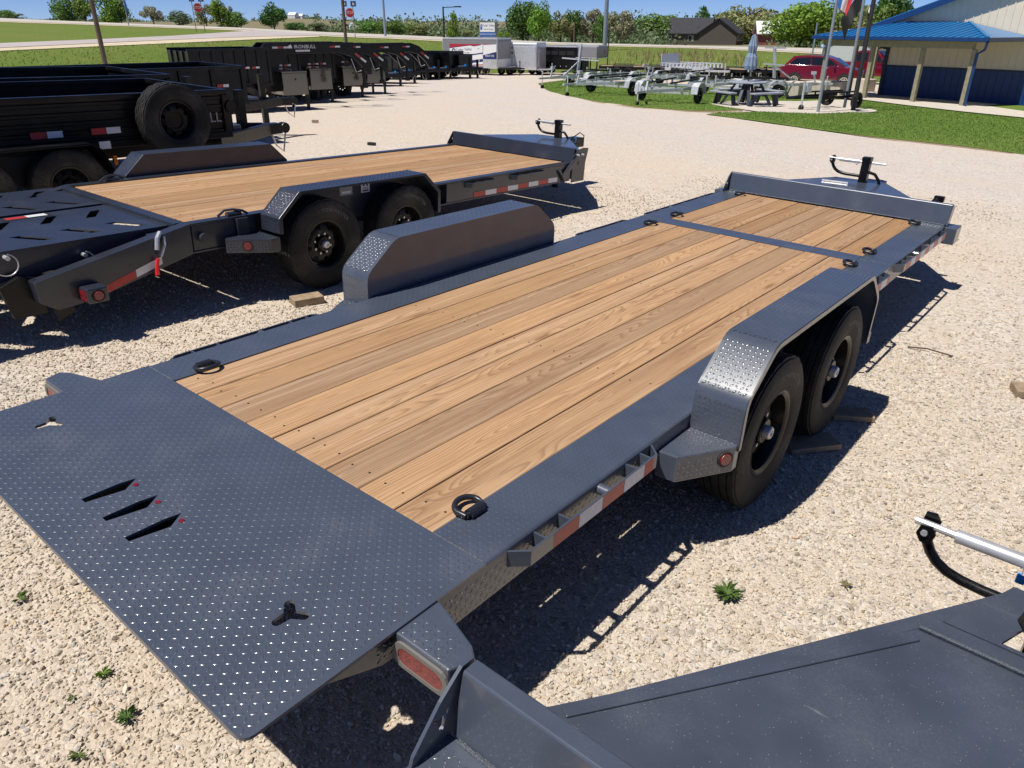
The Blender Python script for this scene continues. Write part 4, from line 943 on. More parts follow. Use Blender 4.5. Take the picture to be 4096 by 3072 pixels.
        tb = MB().lo((-.95, y0+.31, .42), (.95, y0+1.06, 1.02)).build('tool_box', 'boxblack', r, bevel=.01)
        MB().lo((-.96, y0+.30, 1.022), (.96, y0+1.07, 1.07)).build('lid', 'boxblack', tb, bevel=.01)
        for s in (-1, 1): MB().tube([(s*.951, y0+.7, .85), (s*.956, y0+.7, .85)], .03, 12).build('latch', 'black', tb)
        MB().tube([(0, y0+3.37, zn-.60), (0, y0+3.37, zn-1.25)], .055, 10).box((0, y0+3.37, zn-1.3), (.14, .14, .14)).build('coupler', 'black', r)
        for s in (-1, 1):
            MB().lo((s*.62-.055, y0+1.09, .25), (s*.62+.055, y0+1.20, .85)).lo((s*.62-.04, y0+1.105, -.10), (s*.62+.04, y0+1.185, .25)).lo((s*.62-.12, y0+1.03, -.12), (s*.62+.12, y0+1.26, -.10)).build('jack_leg', 'black', r, bevel=.005)
        sx = .36+.0465
        tarp_strip(r, sx, y0+.32, zn-.16, .17, .05, ('white', 'red', 'white'))
        tarp_strip(r, sx, y0+2.10, zn-.16, .17, .05, ('red', 'white'))
        tarp_strip(r, sx, y0+2.90, zn-.36, .22, .06, ('red', 'white'), d=Vector((0, .81, -.58)), up=Vector((0, .58, .81)))
        bull_logo(r, (sx, y0+.86, zn-.125), (0, 1, 0), (0, 0, 1), .16)
        lettering('IRONBULL', .14, 'decal', r, (sx, y0+1.32, zn-.125), (0, 1, 0), (0, 0, 1), 1.05)
        pl = MB().add([(sx, y0+1.02, zn-.255), (sx, y0+1.46, zn-.255), (sx, y0+1.46, zn-.205), (sx, y0+1.02, zn-.205)], [(0, 1, 2, 3)]).build('sticker', 'decal', r)
        lettering('CEDARVALLEYSALES.COM', .036, 'blackflat', pl, (sx+.001, y0+1.24, zn-.231), (0, 1, 0), (0, 0, 1), sx=.9)
        MB().tube([(sx-.6, y0+3.05, zn-.5), (sx-.5, y0+3.15, zn-.9), (sx-.45, y0+3.3, zn-.85)], .01, 6).build('safety_chain', 'zinc', r, 50)
    else:
        for s in (-1, 1): MB().bar((s*.78, L-.05, zb-.12), (s*.06, L+tongue_l, zb-.12), .08, .16).build('tongue_beam', 'black', r, bevel=.006)
        MB().lo((-.36, L+.02, zb-.2), (.36, L+.55, zb+.02)).build('battery_box', 'grey', r, bevel=.02)
        MB().lo((-.09, L+tongue_l, zb-.19), (.09, L+tongue_l+.22, zb-.05)).tube([(0, L+tongue_l+.2, zb-.12), (0, L+tongue_l+.36, zb-.12)], .05, 10).tube([(-.06, L+tongue_l+.30, zb-.12), (.06, L+tongue_l+.30, zb-.12)], .075, 10).build('coupler', 'black', r, bevel=.006)
        MB().lo((-.055, L+tongue_l-.42, -.05), (.055, L+tongue_l-.31, zb+.42)).build('jack_post', 'black', r, bevel=.006)
        MB().tube([(.02, L+tongue_l+.05, zb-.10), (.05, L+tongue_l+.12, zb-.35), (.03, L+tongue_l+.25, zb-.45), (.02, L+tongue_l+.32, zb-.15)], .013, 6).build('safety_chain', 'zinc', r, 50)
    return r
# nearest dump trailer with the spare wheel
def on_plane(x, y, z=0): return LVm @ Vector((x, y, z))
A = dump_trailer('black low side dump trailer with spare wheel on its flank nearest the ramps', on_plane(-7.62, -.43, -.02), LVm, L=4.28, W=2.0, zb=.72, zt=1.245, spare=True, strips=False)
for k, yy in enumerate((1.08, 2.02, 2.62)):
    tarp_strip(A, 1.034, yy, .845, .16, .065, ('red', 'white'))
lettering('IRON BULL', .16, 'decalgrey', A, (1.0125, 3.78, .93), (0, 1, 0), (0, 0, 1), 1.0)
st = MB().add([(1.0345, 2.68, .69), (1.0345, 2.80, .69), (1.0345, 2.80, .77), (1.0345, 2.68, .77)], [(0, 1, 2, 3)]).build('sticker', 'decal', A)
MB().lo((.55, 4.30, .75), (.95, 4.36, 1.20)).build('pump_bracket', 'black', A)
MB().tube([(.98, 4.30, 1.05), (1.06, 4.30, 1.05)], .07, 16).build('hinge_boss', 'black', A, 40)
# ------------------------------------------------------------------ the yard, the grass and the roads
def gh(x, y, h=0.0):                                       # the place h metres above the yard seen at (x, y)
    d = sray(x, y); lo, hi = 0.3, 160.0
    for _ in range(60):
        m_ = (lo+hi)/2; p = CP+d*m_
        if p[2] > ground(p[0], p[1])+h: lo = m_
        else: hi = m_
    return CP+d*hi
def seg_dist(px, py, line):
    best = np.full(px.shape, 1e9)
    for a, b in zip(line, line[1:]):
        ax, ay, bx, by = a[0], a[1], b[0], b[1]; dx, dy = bx-ax, by-ay
        t_ = np.clip(((px-ax)*dx+(py-ay)*dy)/(dx*dx+dy*dy), 0, 1); best = np.minimum(best, np.hypot(px-ax-t_*dx, py-ay-t_*dy))
    return best
ground_v = np.vectorize(ground)
rings = [0.0]+list(np.geomspace(.4, 110, 150))+[160, 260, 500, 1000, 2500]; ns = 256
V = []; 
for r_ in rings:
    for k in range(ns):
        a = 2*math.pi*k/ns; V.append((CP[0]+r_*math.sin(a), CP[1]+r_*math.cos(a), 0))
V = np.array(V); V[:, 2] = ground_v(V[:, 0], V[:, 1])
Dv = np.hypot(V[:, 0]-CP[0], V[:, 1]-CP[1])
V[:, 2] += (np.sin(V[:, 0]*1.7+V[:, 1]*.9)*np.sin(V[:, 1]*1.3-.5*V[:, 0]))*.012*np.clip((Dv-6)/6, 0, 1)
F = np.array([(i*ns+k, i*ns+(k+1) % ns, (i+1)*ns+(k+1) % ns, (i+1)*ns+k) for i in range(len(rings)-1) for k in range(ns)])
lane_line = [gpt(880, 172), gpt(1010, 195), gpt(1200, 232), gpt(1450, 275), gpt(1750, 320), gpt(2212, 392)]
lane_line.append(lane_line[-1]+(lane_line[-1]-lane_line[-2])*4)
ld = seg_dist(V[:, 0], V[:, 1], lane_line)
lane_v = np.clip(1.35-ld/(1.2+.16*Dv), 0, 1)*(.78+.22*np.cos(ld*2*math.pi/1.7))
me = npmesh('gravel_yard', V, F[:, ::-1], M['gravel'], smooth=True)
for nm, val in (('lane', lane_v), ('grass', np.clip((Dv-62)/6, 0, 1))):
    a = me.attributes.new(nm, 'FLOAT', 'POINT'); a.data.foreach_set('value', val.astype(np.float32))
structure(link(bpy.data.objects.new('gravel_yard', me)))

# raised verge and highway: near edge of the bank top and far edge of the highway, as (x, y, distance)
TOPS = [(-900, 190, 36), (-300, 128, 45), (0, 112, 48), (217, 101, 52), (375, 94, 56), (553, 85.5, 62), (700, 80.5, 68), (850, 85.5, 72), (1000, 93, 78), (1200, 98.5, 82), (1500, 107, 80), (1700, 115, 74), (1800, 121, 72), (2212, 140, 68), (3200, 190, 60)]
FARS = [(-900, -10, 130), (-300, 28, 120), (0, 39, 110), (212, 48.5, 102), (375, 55, 97), (500, 59.5, 92), (700, 69.5, 86), (850, 75.5, 88), (1000, 82, 92), (1200, 91.5, 95), (1500, 99, 92), (1700, 103, 88), (1800, 106, 86), (2212, 122, 82), (3200, 160, 80)]
def lerp_tab(tab, x):
    for a, b in zip(tab, tab[1:]):
        if a[0] <= x <= b[0]:
            t_ = (x-a[0])/(b[0]-a[0]); return [p+(q-p)*t_ for p, q in zip(a, b)]
    return list(tab[-1] if x > tab[-1][0] else tab[0])
def verge(x, y, lift=0.0):                                 # point of the verge surface seen at (x, y)
    _, yb, Db = lerp_tab(TOPS, x); _, yf, Df = lerp_tab(FARS, x)
    a = at(x, yb, Db); b = at(x, yf, Df); d = sray(x, y)
    lo, hi = -0.6, 1.6
    for _ in range(40):
        m_ = (lo+hi)/2; p = a+(b-a)*m_; D = math.hypot(p[0]-CP[0], p[1]-CP[1])
        if p[2] < CP[2]+d[2]*D: lo = m_
        else: hi = m_
    p = a+(b-a)*lo; return np.array([p[0], p[1], p[2]+lift])
xs = list(np.linspace(-900, 3200, 124))
bot = []; top = []; far = []; out = []
for x in xs:
    _, yb, Db = lerp_tab(TOPS, x); _, yf, Df = lerp_tab(FARS, x)
    a = at(x, yb, Db); f_ = at(x, yf, Df)
    if x < 900: Dg = Db-13-max(0, (300-x)*.004)
    else: Dg = [gpt(x, y_) for y_ in [float(np.interp(x, [900, 1100, 1200, 1320, 1500, 1720, 2212, 3200], [163, 158, 157, 163, 168, 171, 190, 230]))]][0]; Dg = min(math.hypot(Dg[0]-CP[0], Dg[1]-CP[1]), Db-3)
    d = sray(x, yb); g = CP+d*Dg; g[2] = ground(g[0], g[1])+.02
    bot.append(g); top.append(a); far.append(f_)
def strip(name, rows, m_, kind='structure', sub=1):
    n = len(rows[0]); V = [p for r_ in rows for p in r_]
    me = npmesh(name, np.array(V, float), np.array([(i*n+k, i*n+k+1, (i+1)*n+k+1, (i+1)*n+k) for i in range(len(rows)-1) for k in range(n-1)]), M[m_], smooth=True)
    o = link(bpy.data.objects.new(name, me)); o['kind'] = kind; return o
bankrows = []
for k in range(9):
    t_ = k/8; e = t_*t_*(3-2*t_)
    bankrows.append([np.array([b[0]+(c[0]-b[0])*t_, b[1]+(c[1]-b[1])*t_, b[2]+(c[2]-b[2])*e]) for b, c in zip(bot, top)])
strip('grass_bank', bankrows, 'bank')
strip('grass_verge', [top, [(a+b)/2 for a, b in zip(top, far)], far], 'bank')
fields = [far]
for D, yy in ((140, None), (200, 67.5), (300, 53), (650, 47.5), (1500, 46.5)):
    row = []
    for x, f_ in zip(xs, far):
        Df = math.hypot(f_[0]-CP[0], f_[1]-CP[1])
        if yy is None: d = sray(x, 0); row.append(np.array([CP[0]+d[0]*D, CP[1]+d[1]*D, f_[2]*.5-.6 if x < 1150 else f_[2]-1.0]))
        else:
            kr = min(1, max(0, (x-1000)/300)); row.append(at(x, yy+kr*{200: 28.5, 300: 24, 650: 8}.get(D, 0)-(7 if D > 1000 else 2.5 if D > 500 else 0)*math.exp(-((x-640)/90)**2), D))
    fields.append(row)
strip('field', fields, 'field')
def road(name, xs_, ylo, yhi, m_, lift):
    a = [verge(x, float(np.interp(x, *ylo)), lift) for x in xs_]; b = [verge(x, float(np.interp(x, *yhi)), lift) for x in xs_]
    return strip(name, [a, [(p+q)/2 for p, q in zip(a, b)], b], m_)
XL = list(np.linspace(-700, 690, 64))
road('road_shoulder', XL, ([-700, 0, 217, 375, 553, 620, 690], [165, 111, 101, 94, 86, 83, 80]), ([-700, 0, 217, 375, 553, 600, 690], [135, 103, 93.5, 86, 76, 73, 76]), 'shoulder', .03)
road('side_road', XL, ([-700, 0, 217, 375, 553, 600, 690], [150, 105, 94.5, 87, 80, 79, 77.5]), ([-700, 0, 217, 375, 500, 553, 600, 690], [118, 95, 86, 78.5, 70, 66.5, 66, 72]), 'asphalt', .05)
XH = list(np.linspace(-700, 3000, 140))
road('highway_shoulder', XH, ([-700, 0, 212, 425, 500, 600, 700, 850, 1000, 1200, 1500, 1700, 1800, 2212, 3000], [16, 48, 55, 63, 66, 72, 79, 84.5, 92, 97.5, 105, 113.5, 119, 137, 170]), ([-700, 0, 212, 425, 500, 700, 850, 1000, 1200, 1500, 1700, 1800, 2212, 3000], [8, 39.5, 48.5, 57, 59.5, 69.7, 75.7, 82.2, 91.7, 99.2, 103.2, 106.2, 122.2, 152]), 'shoulder', .03)
road('highway', XH, ([-700, 0, 212, 425, 500, 600, 700, 850, 1000, 1200, 1500, 1700, 1800, 2212, 3000], [14, 46.5, 53.5, 61.5, 64, 69.5, 77, 82.5, 90, 96, 103.5, 111.5, 117, 134, 166]), ([-700, 0, 212, 425, 500, 700, 850, 1000, 1200, 1500, 1700, 1800, 2212, 3000], [9, 40.3, 49.2, 57.6, 60.2, 70.5, 76.6, 83, 92.4, 100, 104.2, 107.2, 123.5, 154]), 'road', .055)

def sheet(name, poly, m_, lift, h=0.0, sub=6, kind='structure'):
    """ground sheet over the yard from outline points read off the photo"""
    P = [gh(x, y) for x, y in poly]; Q = []
    for a, b in zip(P, P[1:]+P[:1]):
        n = max(1, int(np.linalg.norm(b-a)/1.2)); n = min(n, 14)
        for k in range(n):
            p = a+(b-a)*k/n; Q.append(p+np.array([random.uniform(-.05, .05), random.uniform(-.05, .05), 0])*(1 if k and m_ == 'lawn' else 0))
    bm = bmesh.new(); vs = [bm.verts.new((p[0], p[1], 0)) for p in Q]
    es = [bm.edges.new((vs[i], vs[(i+1) % len(vs)])) for i in range(len(vs))]
    bmesh.ops.triangle_fill(bm, edges=es, use_beauty=True)
    for _ in range(2 if sub > 2 else 0):
        bmesh.ops.subdivide_edges(bm, edges=[e for e in bm.edges if e.calc_length() > 2.0], cuts=1, use_grid_fill=False)
        bmesh.ops.triangulate(bm, faces=bm.faces)
    for v in bm.verts: v.co.z = ground(v.co.x, v.co.y)+lift
    bmesh.ops.recalc_face_normals(bm, faces=bm.faces)
    for f_ in bm.faces:
        if f_.normal.z < 0: f_.normal_flip()
    me = bpy.data.meshes.new(name); bm.to_mesh(me); bm.free(); me.materials.append(M[m_])
    o = link(bpy.data.objects.new(name, me)); o['kind'] = kind; return o, [(p[0], p[1]) for p in P]
ISL = [(1163, 181), (1174, 190), (1187, 197), (1230, 208.5), (1295, 221), (1389, 233), (1483, 239.5), (1550, 240.5), (1606, 238), (1570, 233), (1534, 226), (1577, 219.5), (1650, 219), (1728, 220), (1800, 217), (1850, 214), (1800, 207), (1728, 203), (1660, 199), (1584, 195), (1480, 184), (1400, 178.5), (1300, 175.5), (1215, 174.5)]
LAWN = [(1526, 248), (1560, 244.5), (1640, 242.8), (1764, 247.2), (1830, 245), (1858, 240), (1853, 228), (1857, 217), (1950, 229), (2075, 243.5), (2212, 257.5), (2500, 290), (2900, 330), (2900, 470), (2500, 392), (2212, 335), (2080, 317), (1914, 300), (1754, 280), (1640, 263)]
isl_o, isl_p = sheet('lawn_island', ISL, 'lawn', .018)
lawn_o, lawn_p = sheet('lawn', LAWN, 'lawn', .018)
def grow(poly, k):
    cx = sum(p[0] for p in poly)/len(poly); cy = sum(p[1] for p in poly)/len(poly); return [(x+(x-cx)*k*.5+0, y+1.9*(1 if y > cy else -.6)) for x, y in poly]
sheet('worn_edge', grow(ISL, .01), 'dirt', .007); sheet('worn_edge', grow(LAWN, .004), 'dirt', .007)
sheet('concrete_pad', [(1534, 226), (1577, 219.5), (1650, 219), (1728, 220), (1800, 217), (1845, 216), (1853, 228), (1858, 240), (1830, 245), (1764, 247.2), (1640, 242.8), (1606, 238), (1570, 233)], 'concrete', .026)
sheet('sidewalk', [(1790, 206), (1850, 206), (1880, 199), (1900, 207), (2160, 228), (2128, 231), (2212, 243), (2500, 274), (2500, 290), (2212, 257.3), (2075, 243.3), (1950, 228.8), (1857, 216.8), (1800, 214)], 'concrete', .05)
sheet('lawn_strip', [(2128, 231), (2160, 228.5), (2212, 230), (2500, 255), (2500, 274), (2212, 243)], 'lawn', .04)

def blades(name, pts, h, wd, m_, lean=.35):
    n = len(pts); th = RNG.uniform(0, 2*math.pi, n); H = h*RNG.uniform(.5, 1.2, n); ln = RNG.uniform(-lean, lean, (n, 2))*H[:, None]
    u = np.stack([np.cos(th), np.sin(th), np.zeros(n)], 1)*(wd*RNG.uniform(.6, 1.3, n))[:, None]
    tip = pts+np.concatenate([ln, H[:, None]], 1); V = np.stack([pts-u, pts+u, tip], 1).reshape(-1, 3)
    me = npmesh(name, V, np.arange(3*n).reshape(-1, 3), M[m_], tint=np.repeat(RNG.random(n), 3)); return stuff(link(bpy.data.objects.new(name, me)))
def scatter(poly, n):
    P = np.array(poly); lo = P.min(0); hi = P.max(0); q = RNG.uniform(lo, hi, (n*3, 2)); q = q[inpoly(q, poly)][:n]
    return np.concatenate([q, ground_v(q[:, 0], q[:, 1])[:, None]+.03], 1)
tag(blades('grass', np.concatenate([scatter(isl_p, 22000), scatter(lawn_p, 34000)]), .035, .010, 'blade'), 'short mown grass on the lawn and the trailer island', 'grass')
bp_ = []
B0, T0 = np.array(bot), np.array(top)
for _ in range(14000):
    x = random.uniform(20, len(xs)-8); i = int(x); f_ = x-i; t_ = random.random(); e = t_*t_*(3-2*t_)
    b = B0[i]*(1-f_)+B0[i+1]*f_; c = T0[i]*(1-f_)+T0[i+1]*f_; bp_.append((b[0]+(c[0]-b[0])*t_, b[1]+(c[1]-b[1])*t_, b[2]+(c[2]-b[2])*e))
bp_ = np.array(bp_); tag(blades('bank_grass', bp_, .09, .022, 'blade', .9), 'long rough green grass on the bank below the highway', 'grass')
dry = []
for _ in range(1500):
    x = random.gauss(1480, 60) if random.random() < .8 else random.gauss(1620, 25); t_ = random.uniform(.1, .75); j = (x+900)/4100*(len(xs)-1); i = int(j); b = B0[i]; c = T0[i]; e = t_*t_*(3-2*t_)
    dry.append((b[0]+(c[0]-b[0])*t_+random.uniform(-.5, .5), b[1]+(c[1]-b[1])*t_+random.uniform(-.5, .5), b[2]+(c[2]-b[2])*e))
tag(blades('dry_grass', np.array(dry), .55, .03, 'blade_dry', .45), 'tall dry straw coloured grass clump on the bank', 'grass')

# ------------------------------------------------------------------ loose crushed stone near the camera
def stones(n, rmin, rmax, smin, smax, name, label, fine=True, fade=30):
    tv = []
    if fine:
        bm = bmesh.new(); bmesh.ops.create_icosphere(bm, subdivisions=1, radius=1.0); base = np.array([v.co[:] for v in bm.verts]); tf = np.array([[v.index for v in f.verts] for f in bm.faces]); bm.free()
    else:
        base = np.array([(x, y, z) for x in (-1, 1) for y in (-1, 1) for z in (-1, 1)], float); tf = np.array([(0, 1, 3, 2), (4, 6, 7, 5), (0, 4, 5, 1), (2, 3, 7, 6), (0, 2, 6, 4), (1, 5, 7, 3)])
    for k in range(16):
        b = base*RNG.uniform(.70, 1.05, base.shape); b += RNG.normal(0, .10, b.shape)
        if fine:                                            # broken faces: push the lump flat against a few planes
            for _ in range(4):
                n_ = RNG.normal(0, 1, 3); n_ /= np.linalg.norm(n_); dd = b@n_; lim = RNG.uniform(.45, .75); b -= np.clip(dd-lim, 0, None)[:, None]*n_
        tv.append(b*np.array([1.08, .84, .58]))
    tv = np.array(tv); nv = len(base)
    th0 = math.atan2(CF[0], CF[1])
    r_ = np.sqrt(RNG.uniform(rmin**2, rmax**2, n)); a = th0+RNG.uniform(-.95, .95, n)
    x = CP[0]+r_*np.sin(a); y = CP[1]+r_*np.cos(a); z = ground_v(x, y)
    s = np.exp(RNG.uniform(math.log(smin), math.log(smax), n))
    # packed fines show through in drifting patches, and fewer loose stones lie farther out
    patch = np.sin(x*1.9+1.3*np.sin(y*1.1))*np.sin(y*2.3+1.7*np.sin(x*.8)); ok = RNG.random(n) < np.clip(1.0-.45*np.clip(patch, 0, 1)*np.clip((r_-2.5)/3, 0, 1), 0, 1)*np.clip(1.25-r_/fade, 0, 1)
    x, y, z, s, r_ = x[ok], y[ok], z[ok], s[ok], r_[ok]; n = len(x)
    q = RNG.normal(0, 1, (n, 4)); q[:, 1:3] *= .45; q /= np.linalg.norm(q, axis=1)[:, None]; w_, i, j, k = q.T
    R = np.stack([np.stack([1-2*(j*j+k*k), 2*(i*j-k*w_), 2*(i*k+j*w_)], -1), np.stack([2*(i*j+k*w_), 1-2*(i*i+k*k), 2*(j*k-i*w_)], -1), np.stack([2*(i*k-j*w_), 2*(j*k+i*w_), 1-2*(i*i+j*j)], -1)], 1)
    P = np.einsum('nij,nkj->nki', R, tv[RNG.integers(0, 16, n)]*s[:, None, None])+np.stack([x, y, z+s*RNG.uniform(-.10, .42, n)], 1)[:, None]
    F = (tf[None]+(np.arange(n)*nv)[:, None, None]).reshape(-1, tf.shape[1])
    me = npmesh(name, P.reshape(-1, 3), F, M['stone'], tint=np.repeat(RNG.random(n), nv))
    return tag(stuff(link(bpy.data.objects.new(name, me))), label, 'gravel')
stones(98000, .9, 5.8, .0050, .0128, 'gravel', 'loose crushed limestone around the charcoal trailer')
stones(20000, .9, 3.7, .0042, .0110, 'gravel', 'fine crushed limestone closest to the tail plate')
stones(5000, .9, 6.0, .012, .020, 'gravel', 'coarser limestone pieces lying on top of the gravel')
stones(95000, 5.7, 13.0, .0045, .011, 'gravel', 'scattered limestone gravel across the middle of the yard', False, 12)

# ------------------------------------------------------------------ weeds, blocks and bits on the gravel
def weed(label, px, py, k, n=16, up=.5, m_='weed'):
    p = gpt(px, py); b = MB(); n = int(n*1.9); k *= .72
    for i in range(n):
        a = random.uniform(0, 6.28); l = k*random.uniform(.5, 1.1); d = Vector((math.cos(a), math.sin(a), 0)); s = Vector((-d.y, d.x, random.uniform(-.3, .3)))*l*random.uniform(.05, .20); r_ = up*random.uniform(.4, 1.2)
        q = [Vector((0, 0, 0)), d*l*.5+s+Vector((0, 0, l*r_*.6)), d*l+Vector((0, 0, l*r_*.55)), d*l*.5-s+Vector((0, 0, l*r_*.6))]; q2 = [d*l*.25+s*.6+Vector((0, 0, l*r_*.3)), d*l*.25-s*.6+Vector((0, 0, l*r_*.3))]
        b.add([q[0], q2[0], q[1], q[2], q[3], q2[1]], [(0, 1, 2, 3, 4, 5)])
    o = b.build('weed', m_, None); o.location = p+np.array([0, 0, .012]); return tag(o, label, 'weed', 'weeds in the gravel')
weed('leafy green weed in the gravel right of the long trailer', 1571, 1290, .095, 34, .8)
weed('green weed tuft nearest the bottom left, below the tail plate', 277, 1556, .055, 22, .8)
weed('yellowish weed tuft left of the tail plate corner', 226, 1462, .045, 16, .7, 'leaf_lime')
weed('dark weed sprig at the left picture edge', 45, 1300, .05, 14, .6)
weed('small dark weed at the bottom edge of the gravel', 172, 1640, .045, 14, .7)
weed('tiny green sprout between two bigger weeds', 158, 1515, .028, 10, .6)
weed('dry brown sprig on open gravel near the jack handle', 1826, 1270, .04, 9, .9, 'blade_dry')
def block(label, px, py, d, rz, m_='block', h=0.0, cat='wood block', name='wood_block', grp='wood blocks on the gravel'):
    p = gpt(px, py); o = MB().box((0, 0, d[2]/2), d).build(name, m_, None, bevel=.004); o.location = p+np.array([0, 0, .006]); o.rotation_euler = (random.uniform(-.02, .02), random.uniform(-.02, .02), rz)
    return tag(o, label, cat, grp)
block('flat wood board lying between the two right wheels', 1748, 966, (.30, .14, .035), .9)
block('weathered board in front of the forward right wheel', 1836, 902, (.24, .13, .035), .6)
block('pale wood chock by the rear wheel of the ramp trailer', 664, 655, (.14, .24, .055), -.3)
block('short timber offcut at the right picture edge', 2207, 852, (.11, .16, .05), .4)
block('dark scrap block alone on the yard behind the ramp trailer', 803, 314, (.16, .08, .05), .2, 'blackflat', cat='scrap block')
block('brown scrap lump near the dump trailer hitch', 681, 265, (.15, .10, .06), .7)
for px, py, l, a, lb in ((1470, 655, .3, .2, 'thin dark twig on the gravel beyond the trailer nose'), ):
    p = gpt(1960, 752); o = MB().tube([(0, 0, .01), (.12, .03, .02), (.30, .02, .012)], .006, 6).build('twig', 'bark'); o.location = p; tag(o, lb, 'twig')
# ------------------------------------------------------------------ the other trailers along the left of the yard
def place(anchor, local, heading):
    """location so that local point (x, y) of a thing with this heading lands on anchor; heading clockwise from +Y in degrees"""
    a = -math.radians(heading); c, s = math.cos(a), math.sin(a)
    x = anchor[0]-(c*local[0]-s*local[1]); y = anchor[1]-(s*local[0]+c*local[1])
    return (x, y, (ground(x, y)+ground(anchor[0], anchor[1]))/2), a
B_ = dump_trailer('black dump trailer second in the row, mostly hidden behind the one with the spare wheel', on_plane(-9.85, .05, .0), LVm, L=4.28, W=2.0, zb=.72, zt=1.25, strips=False)
l, a = place(gh(527, 151, 1.33), (1.17, 4.0), 10)
C_ = dump_trailer('long black dump trailer with red and white tape along its flank', l, a, L=4.0, W=2.3, zb=.72, zt=1.36, ribs='v')
l, a = place(gpt(666, 236.5), (.62, 2.2+1.14), 14)
D_ = dump_trailer('nearest black gooseneck dump trailer with white lettering on its neck', l, a, L=2.2, W=2.1, zb=.75, zt=1.70, ribs='v', goose=1.82, small=True, group='black gooseneck dump trailers', name='gooseneck_trailer')
for (px, py, lab, hd, k) in ((717.5, 221, 'second black gooseneck dump trailer just behind the lettered one', 15, 1.0), (782.5, 210, 'third black gooseneck dump trailer in the row', 17, 1.0), (831, 202.5, 'farthest black gooseneck dump trailer, its neck arching over small trailers', 18, 1.02)):
    l, a = place(gpt(px, py), (.62*k, (2.2+1.14)*k), hd); dup_thing(D_, lab, l, a, k)
row0 = None
for k, (px, py, hd) in enumerate(((866, 186.5, 62), (889, 180.5, 64), (942, 172.5, 66), (967, 171, 68), (994, 169.5, 70), (1026, 169, 72))):
    labs = ['small black dump trailer nose closest to the goosenecks', 'small black dump trailer second from the goosenecks', 'small black dump trailer third from the goosenecks', 'small black dump trailer in the middle of the far row', 'tall sided black dump trailer second from the grey cargo trailer', 'small black dump trailer right beside the grey cargo trailer']
    l, a = place(gpt(px, py), (0, 3.0+1.1-.36), hd)
    if row0 is None:
        row0 = dump_trailer(labs[0], l, a, L=3.0, W=1.8, zb=.62, zt=1.30, ribs='v', small=True, strips=False, group='small black dump trailers in the far row', name='dump_trailer', tongue_l=1.1)
        MB().box((.25, 3.6, .66), (.12, .08, .10)).build('blue_tag', 'bluecap', row0); tarp_strip(row0, -.55, 3.56, .53, .12, .04, ('red', 'white'), d=(1, 0, 0))
    else: dup_thing(row0, labs[k], l, a, (1.05, 1.05, 1.05, 1.05, 1.18, 1.05)[k])
for (px, py, h, w_, lb) in ((1000, 150, 0, 0, ''),): pass

def small_wheel(parent, x, y, R=.30, s=1, k=None):
    wheel(parent, (x, y, R), s, R/.375, small=True)
# grey enclosed cargo trailer with printed panels
l, a = place(gpt(1074.5, 163.5), (1.05, 4.3), 77)
E_ = thing('cargo_trailer', 'grey enclosed cargo trailer with printed advertising panels on its side', 'trailer', l, a)
P = [(-1.05, .45), (1.05, .45), (1.05, 2.30), (.98, 2.38), (-.98, 2.38), (-1.05, 2.30)]
MB().prism(P, lambda x, z, d: (x, d, z), 0, 4.3).build('body', 'trailergrey', E_, bevel=.02)
MB().lo((1.04, 0, 2.27), (1.065, 4.3, 2.36)).lo((-1.065, 0, 2.27), (-1.04, 4.3, 2.36)).lo((-1.05, 4.28, 2.28), (1.05, 4.315, 2.36)).lo((1.03, -.01, .45), (1.065, .04, 2.3)).lo((1.03, 4.27, .45), (1.065, 4.315, 2.3)).lo((-1.065, 4.27, .45), (-1.03, 4.315, 2.3)).build('corner_trim', 'alu', E_, bevel=.01)
MB().lo((-1.0, 4.305, .46), (1.0, 4.325, 1.05)).lo((1.052, 3.2, .46), (1.066, 4.26, 1.05)).build('stone_guard', 'alu', E_, bevel=.005)
X = 1.056
def panel(parent, y0, z0, y1, z1, m_, name='print', k=0.0, poly=None):
    q = poly or [(y0, z0), (y1, z0), (y1, z1), (y0, z1)]; return MB().add([(X+k, y, z) for y, z in q], [tuple(range(len(q)))]).build(name, m_, parent)
ban = panel(E_, .55, .62, 3.18, 1.98, 'decal', 'banner', .002); ban2 = panel(E_, 3.22, 1.0, 4.24, 1.98, 'decal', 'banner', .002)
panel(ban, 0, 0, 0, 0, 'printred', k=.004, poly=[(.55, 1.98), (.55, 1.74), (2.2, 1.92), (2.5, 1.86), (3.18, 1.98)]); panel(ban, 0, 0, 0, 0, 'navy', k=.003, poly=[(.55, 1.93), (.55, 1.70), (2.2, 1.89), (2.5, 1.83), (3.18, 1.94)])
panel(ban, 0, 0, 0, 0, 'navy', k=.003, poly=[(1.0, 1.10), (3.18, 1.38), (3.18, 1.46), (1.0, 1.18)]); panel(ban, 0, 0, 0, 0, 'navy', k=.003, poly=[(2.1, .76), (3.18, .88), (3.18, 1.06), (2.1, .94)]); panel(ban, 0, 0, 0, 0, 'printred', k=.003, poly=[(2.4, .63), (3.18, .66), (3.18, .72), (2.4, .69)])
panel(ban2, 0, 0, 0, 0, 'navy', k=.003, poly=[(3.22, 1.0), (4.24, 1.0), (4.24, 1.52), (3.22, 1.30)]); panel(ban2, 0, 0, 0, 0, 'printred', k=.003, poly=[(3.22, 1.98), (3.22, 1.93), (4.24, 1.98)])
